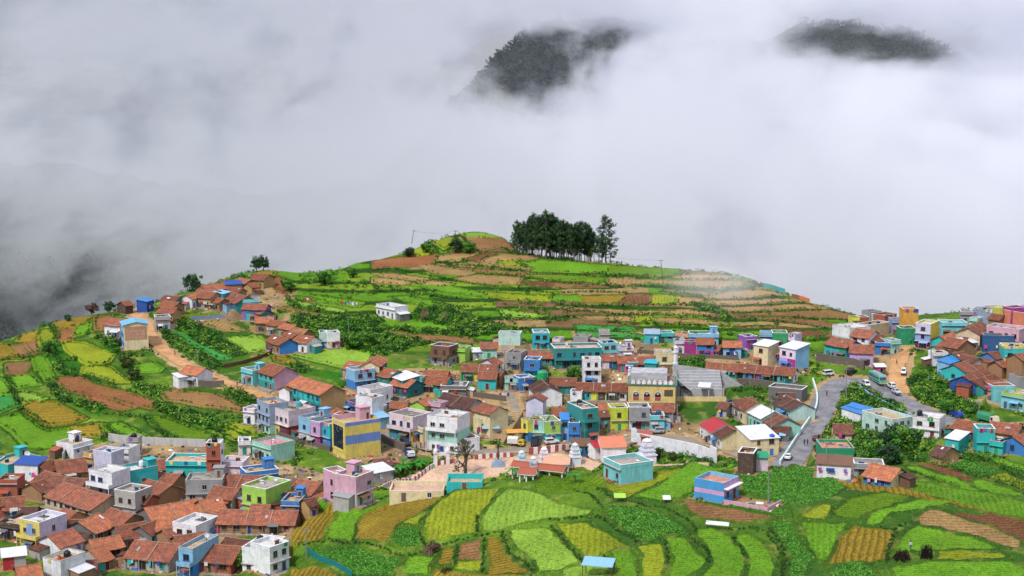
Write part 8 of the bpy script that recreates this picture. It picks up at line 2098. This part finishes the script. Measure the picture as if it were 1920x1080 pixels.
# ------------------------------------------------------------------ smaller things of the village
def laundry(px, py, w_, rz, label, seed, h=1.5, H0=0.0):
    rng = random.Random(seed); p = hit(px, py, H0, Z); root = empty('clothesline', p, rz, label, 'clothesline')
    for x in (-w_ / 2, w_ / 2):
        b = MB(); b.rod((x, 0, -.5), (x, 0, h), .035, n_=5); b.build('post', [plain((110, 90, 70), .8)], root)
    b = MB(); b.rod((-w_ / 2, 0, h - .05), (w_ / 2, 0, h - .05), .012, n_=3); b.build('line', [plain((60, 60, 60), .8)], root); x = -w_ / 2 + .1
    while x < w_ / 2 - .5:
        ww, hh = rng.uniform(.5, 1.0), rng.uniform(.6, 1.1); b = MB(); n_ = 4
        for i in range(n_):
            xa, xb = x + ww * i / n_, x + ww * (i + 1) / n_; ya, yb = .06 * math.sin(i * 1.7), .06 * math.sin((i + 1) * 1.7)
            b.quad([(xa, ya, h - .06 - hh), (xb, yb, h - .06 - hh), (xb, 0, h - .06), (xa, 0, h - .06)]); b.quad([(xa, ya + .02, h - .06 - hh), (xa, .02, h - .06), (xb, .02, h - .06), (xb, yb + .02, h - .06 - hh)])
        b.build('cloth', [plain(CC[rng.choice(('white', 'red', 'hotpink', 'purple', 'dblue', 'turq', 'pink', 'white', 'yellow', 'navy'))], .9)], root); x += ww + rng.uniform(.05, .2)
LA = [(412, 580, 9, .1, 'clothesline with pink and white cloth below the hillside hamlet'), (1265, 698, 7, 0, 'clothesline behind the bare concrete building'), (1535, 672, 5, .3, 'white cloth hung out left of the lilac house'), (560, 568, 0, 0, ''), (655, 574, 7, -.2, 'blue and pink cloths laid out along the terrace edge'), (578, 566, 4, -.1, 'pink sheet hung at the edge of a narrow terrace'), (420, 1000, 6, .3, 'clothesline on the grass strip of the lower village'), (352, 882, 6, .1, 'clothesline between the turquoise block and the grey house'), (750, 740, 5, 0, 'clothesline in the yard of the dark teal house'), (945, 745, 3, .2, 'yellow sheet hung beside the turquoise cottage'), (1415, 703, 4, 0, 'clothesline in front of the longest tiled terrace row'), (800, 760, 4, 0, 'clothesline behind the pinkish shop house'), (1765, 690, 4, .4, 'clothesline at the white and mint fronts'), (1745, 712, 4, .8, 'rags hung above the shrubby slope'), (1150, 805, 3, .1, 'purple cloth hung below the acid yellow house')]
for i, (x, y, w_, rz, lab) in enumerate(LA):
    if w_: laundry(x, y, w_, rz, lab, i + 40)
def sheet_shelter(px, py, w_, d, h, c_, label, rz=0.0):
    p = hit(px, py, 0, Z); root = empty('shelter', p, rz, label, 'shelter')
    r = MB(); a_ = [(-w_ / 2, -d / 2, h), (w_ / 2, -d / 2, h), (w_ / 2, d / 2, h + .5), (-w_ / 2, d / 2, h + .5)]; r.quad(a_, 0, [(q[0], q[1]) for q in a_]); lo_ = [(q[0], q[1], q[2] - .07) for q in a_]; r.quad(lo_[::-1])
    for i in range(4): r.quad([lo_[i], lo_[(i + 1) % 4], a_[(i + 1) % 4], a_[i]])
    r.build('roof', [metalroof(CC[c_])], root)
    for x in (-w_ / 2 + .2, w_ / 2 - .2):
        for y in (-d / 2 + .2, d / 2 - .2):
            b = MB(); b.box(x - .07, x + .07, y - .07, y + .07, -1, h + (.5 if y > 0 else 0) - .08); b.build('post', [plain((110, 86, 66), .8)], root)
sheet_shelter(1122, 1078, 5.5, 3.5, 2.2, 'sky', 'blue sheet shelter cut by the bottom edge among the plots', -.25); sheet_shelter(976, 826, 8, 2.5, 2.6, 'orange', 'long orange awning over the stalls behind the small trucks', .15); sheet_shelter(920, 818, 5, 3, 2.6, 'sky', 'light blue awning behind the bare tree', .1); sheet_shelter(1162, 940, 2.4, 1.6, 1.0, 'lime', 'pale lime cover standing at the bank above the lush plot'); sheet_shelter(1250, 942, 1.6, 1.4, .8, 'white', 'small white cover on the field edge left of the banded blue house'); sheet_shelter(1345, 990, 4.4, .7, .7, 'white', 'row of white panels on the bank under the brown plot', -.3)
def stack(px, py, r, h, c_, label, n_=60):
    p = hit(px, py, 0, Z); b = MB(); rng = random.Random(int(px)); root = empty('stick_stack', p, 0, label, 'stick stack')
    for k in range(n_):
        a_ = rng.uniform(0, 6.28); q = rng.uniform(.3, 1) * r; b.rod((math.cos(a_) * q, math.sin(a_) * q, -.1), (math.cos(a_) * q * .55 + rng.uniform(-.3, .3), math.sin(a_) * q * .55 + rng.uniform(-.3, .3), h * rng.uniform(.6, 1.05)), rng.uniform(.04, .09), .03, 4)
    b.build('bundle', [plain(c_, .95)], root)
stack(796, 598, 2.6, 3.2, (150, 112, 88), 'brown leaning stick stack right of the lone mint sided house', 70); stack(833, 599, 1.5, 2.8, (160, 130, 106), 'narrow pale stick stack beside the brown one', 40); stack(1693, 1048, 1.9, 1.7, (38, 26, 20), 'wide black charred heap in the bright field', 90); stack(1735, 1045, 1.4, 2.3, (30, 22, 20), 'tall black charred heap in the bright field', 80); stack(805, 1036, 1.6, 1.5, (132, 104, 92), 'dry brush heap at the meeting of the field banks', 80); stack(838, 1072, 1.6, .9, (70, 48, 32), 'dark dry branches on the olive plot at the bottom', 50)

def dish(hl, lx, ly, label, r=.55):
    root, L, d, H, base, ang = HOUSES[hl]; x, y = lx * L / 2, ly * d / 2
    t_ = empty('satellite_dish', (base[0] + x * math.cos(ang) - y * math.sin(ang), base[1] + x * math.sin(ang) + y * math.cos(ang), base[2] + H - .72), 0, label, 'satellite dish')
    b = MB(); b.rod((0, 0, 0), (0, 0, 1.1), .04, n_=6); b.build('mast', [plain((90, 90, 92), .5)], t_)
    b = MB(); n_ = 12; ax = Vector((.45, -.7, .55)).normalized(); e1 = ax.orthogonal().normalized(); e2 = ax.cross(e1); c_ = Vector((0, 0, 1.1)); rings = [[c_ + ax * (.16 * (q / r) ** 2 + .02) + (e1 * math.cos(6.2832 * k / n_) + e2 * math.sin(6.2832 * k / n_)) * q for k in range(n_)] for q in (.06, r * .6, r)]
    for A, B in zip(rings[:-1], rings[1:]):
        for k in range(n_): b.quad([A[k], A[(k + 1) % n_], B[(k + 1) % n_], B[k]]); b.quad([B[k] - ax * .03, B[(k + 1) % n_] - ax * .03, A[(k + 1) % n_] - ax * .03, A[k] - ax * .03])
    b.build('reflector', [plain((226, 226, 228), .4)], t_); b = MB(); b.rod(c_ - e1 * r * .9 + ax * .15, c_ + ax * .6, .02, n_=4); b.build('feed_arm', [plain((90, 90, 92), .5)], t_)
dish('turquoise parapet house with beige roof below the bright green field', .7, 0, 'white satellite dish on the turquoise parapet house', .75)
dish('grey house on the skyline of the right village', .2, 0, 'satellite dish on the grey skyline house', .7); dish('white three storey building with mint bands and rows of small windows', .5, .4, 'satellite dish on the white three storey building'); dish('long two storey teal building with ribbon windows', -.4, .3, 'satellite dish on the long teal building'); dish('lime green two storey house standing out of the red roofs', .2, .5, 'satellite dish on the lime green house'); dish('white villa with black roof tank at the edge of the fields', .4, .4, 'satellite dish on the white villa'); dish('blue house with long narrow roof terrace near the bottom edge', 0, .6, 'satellite dish on the blue terrace house')
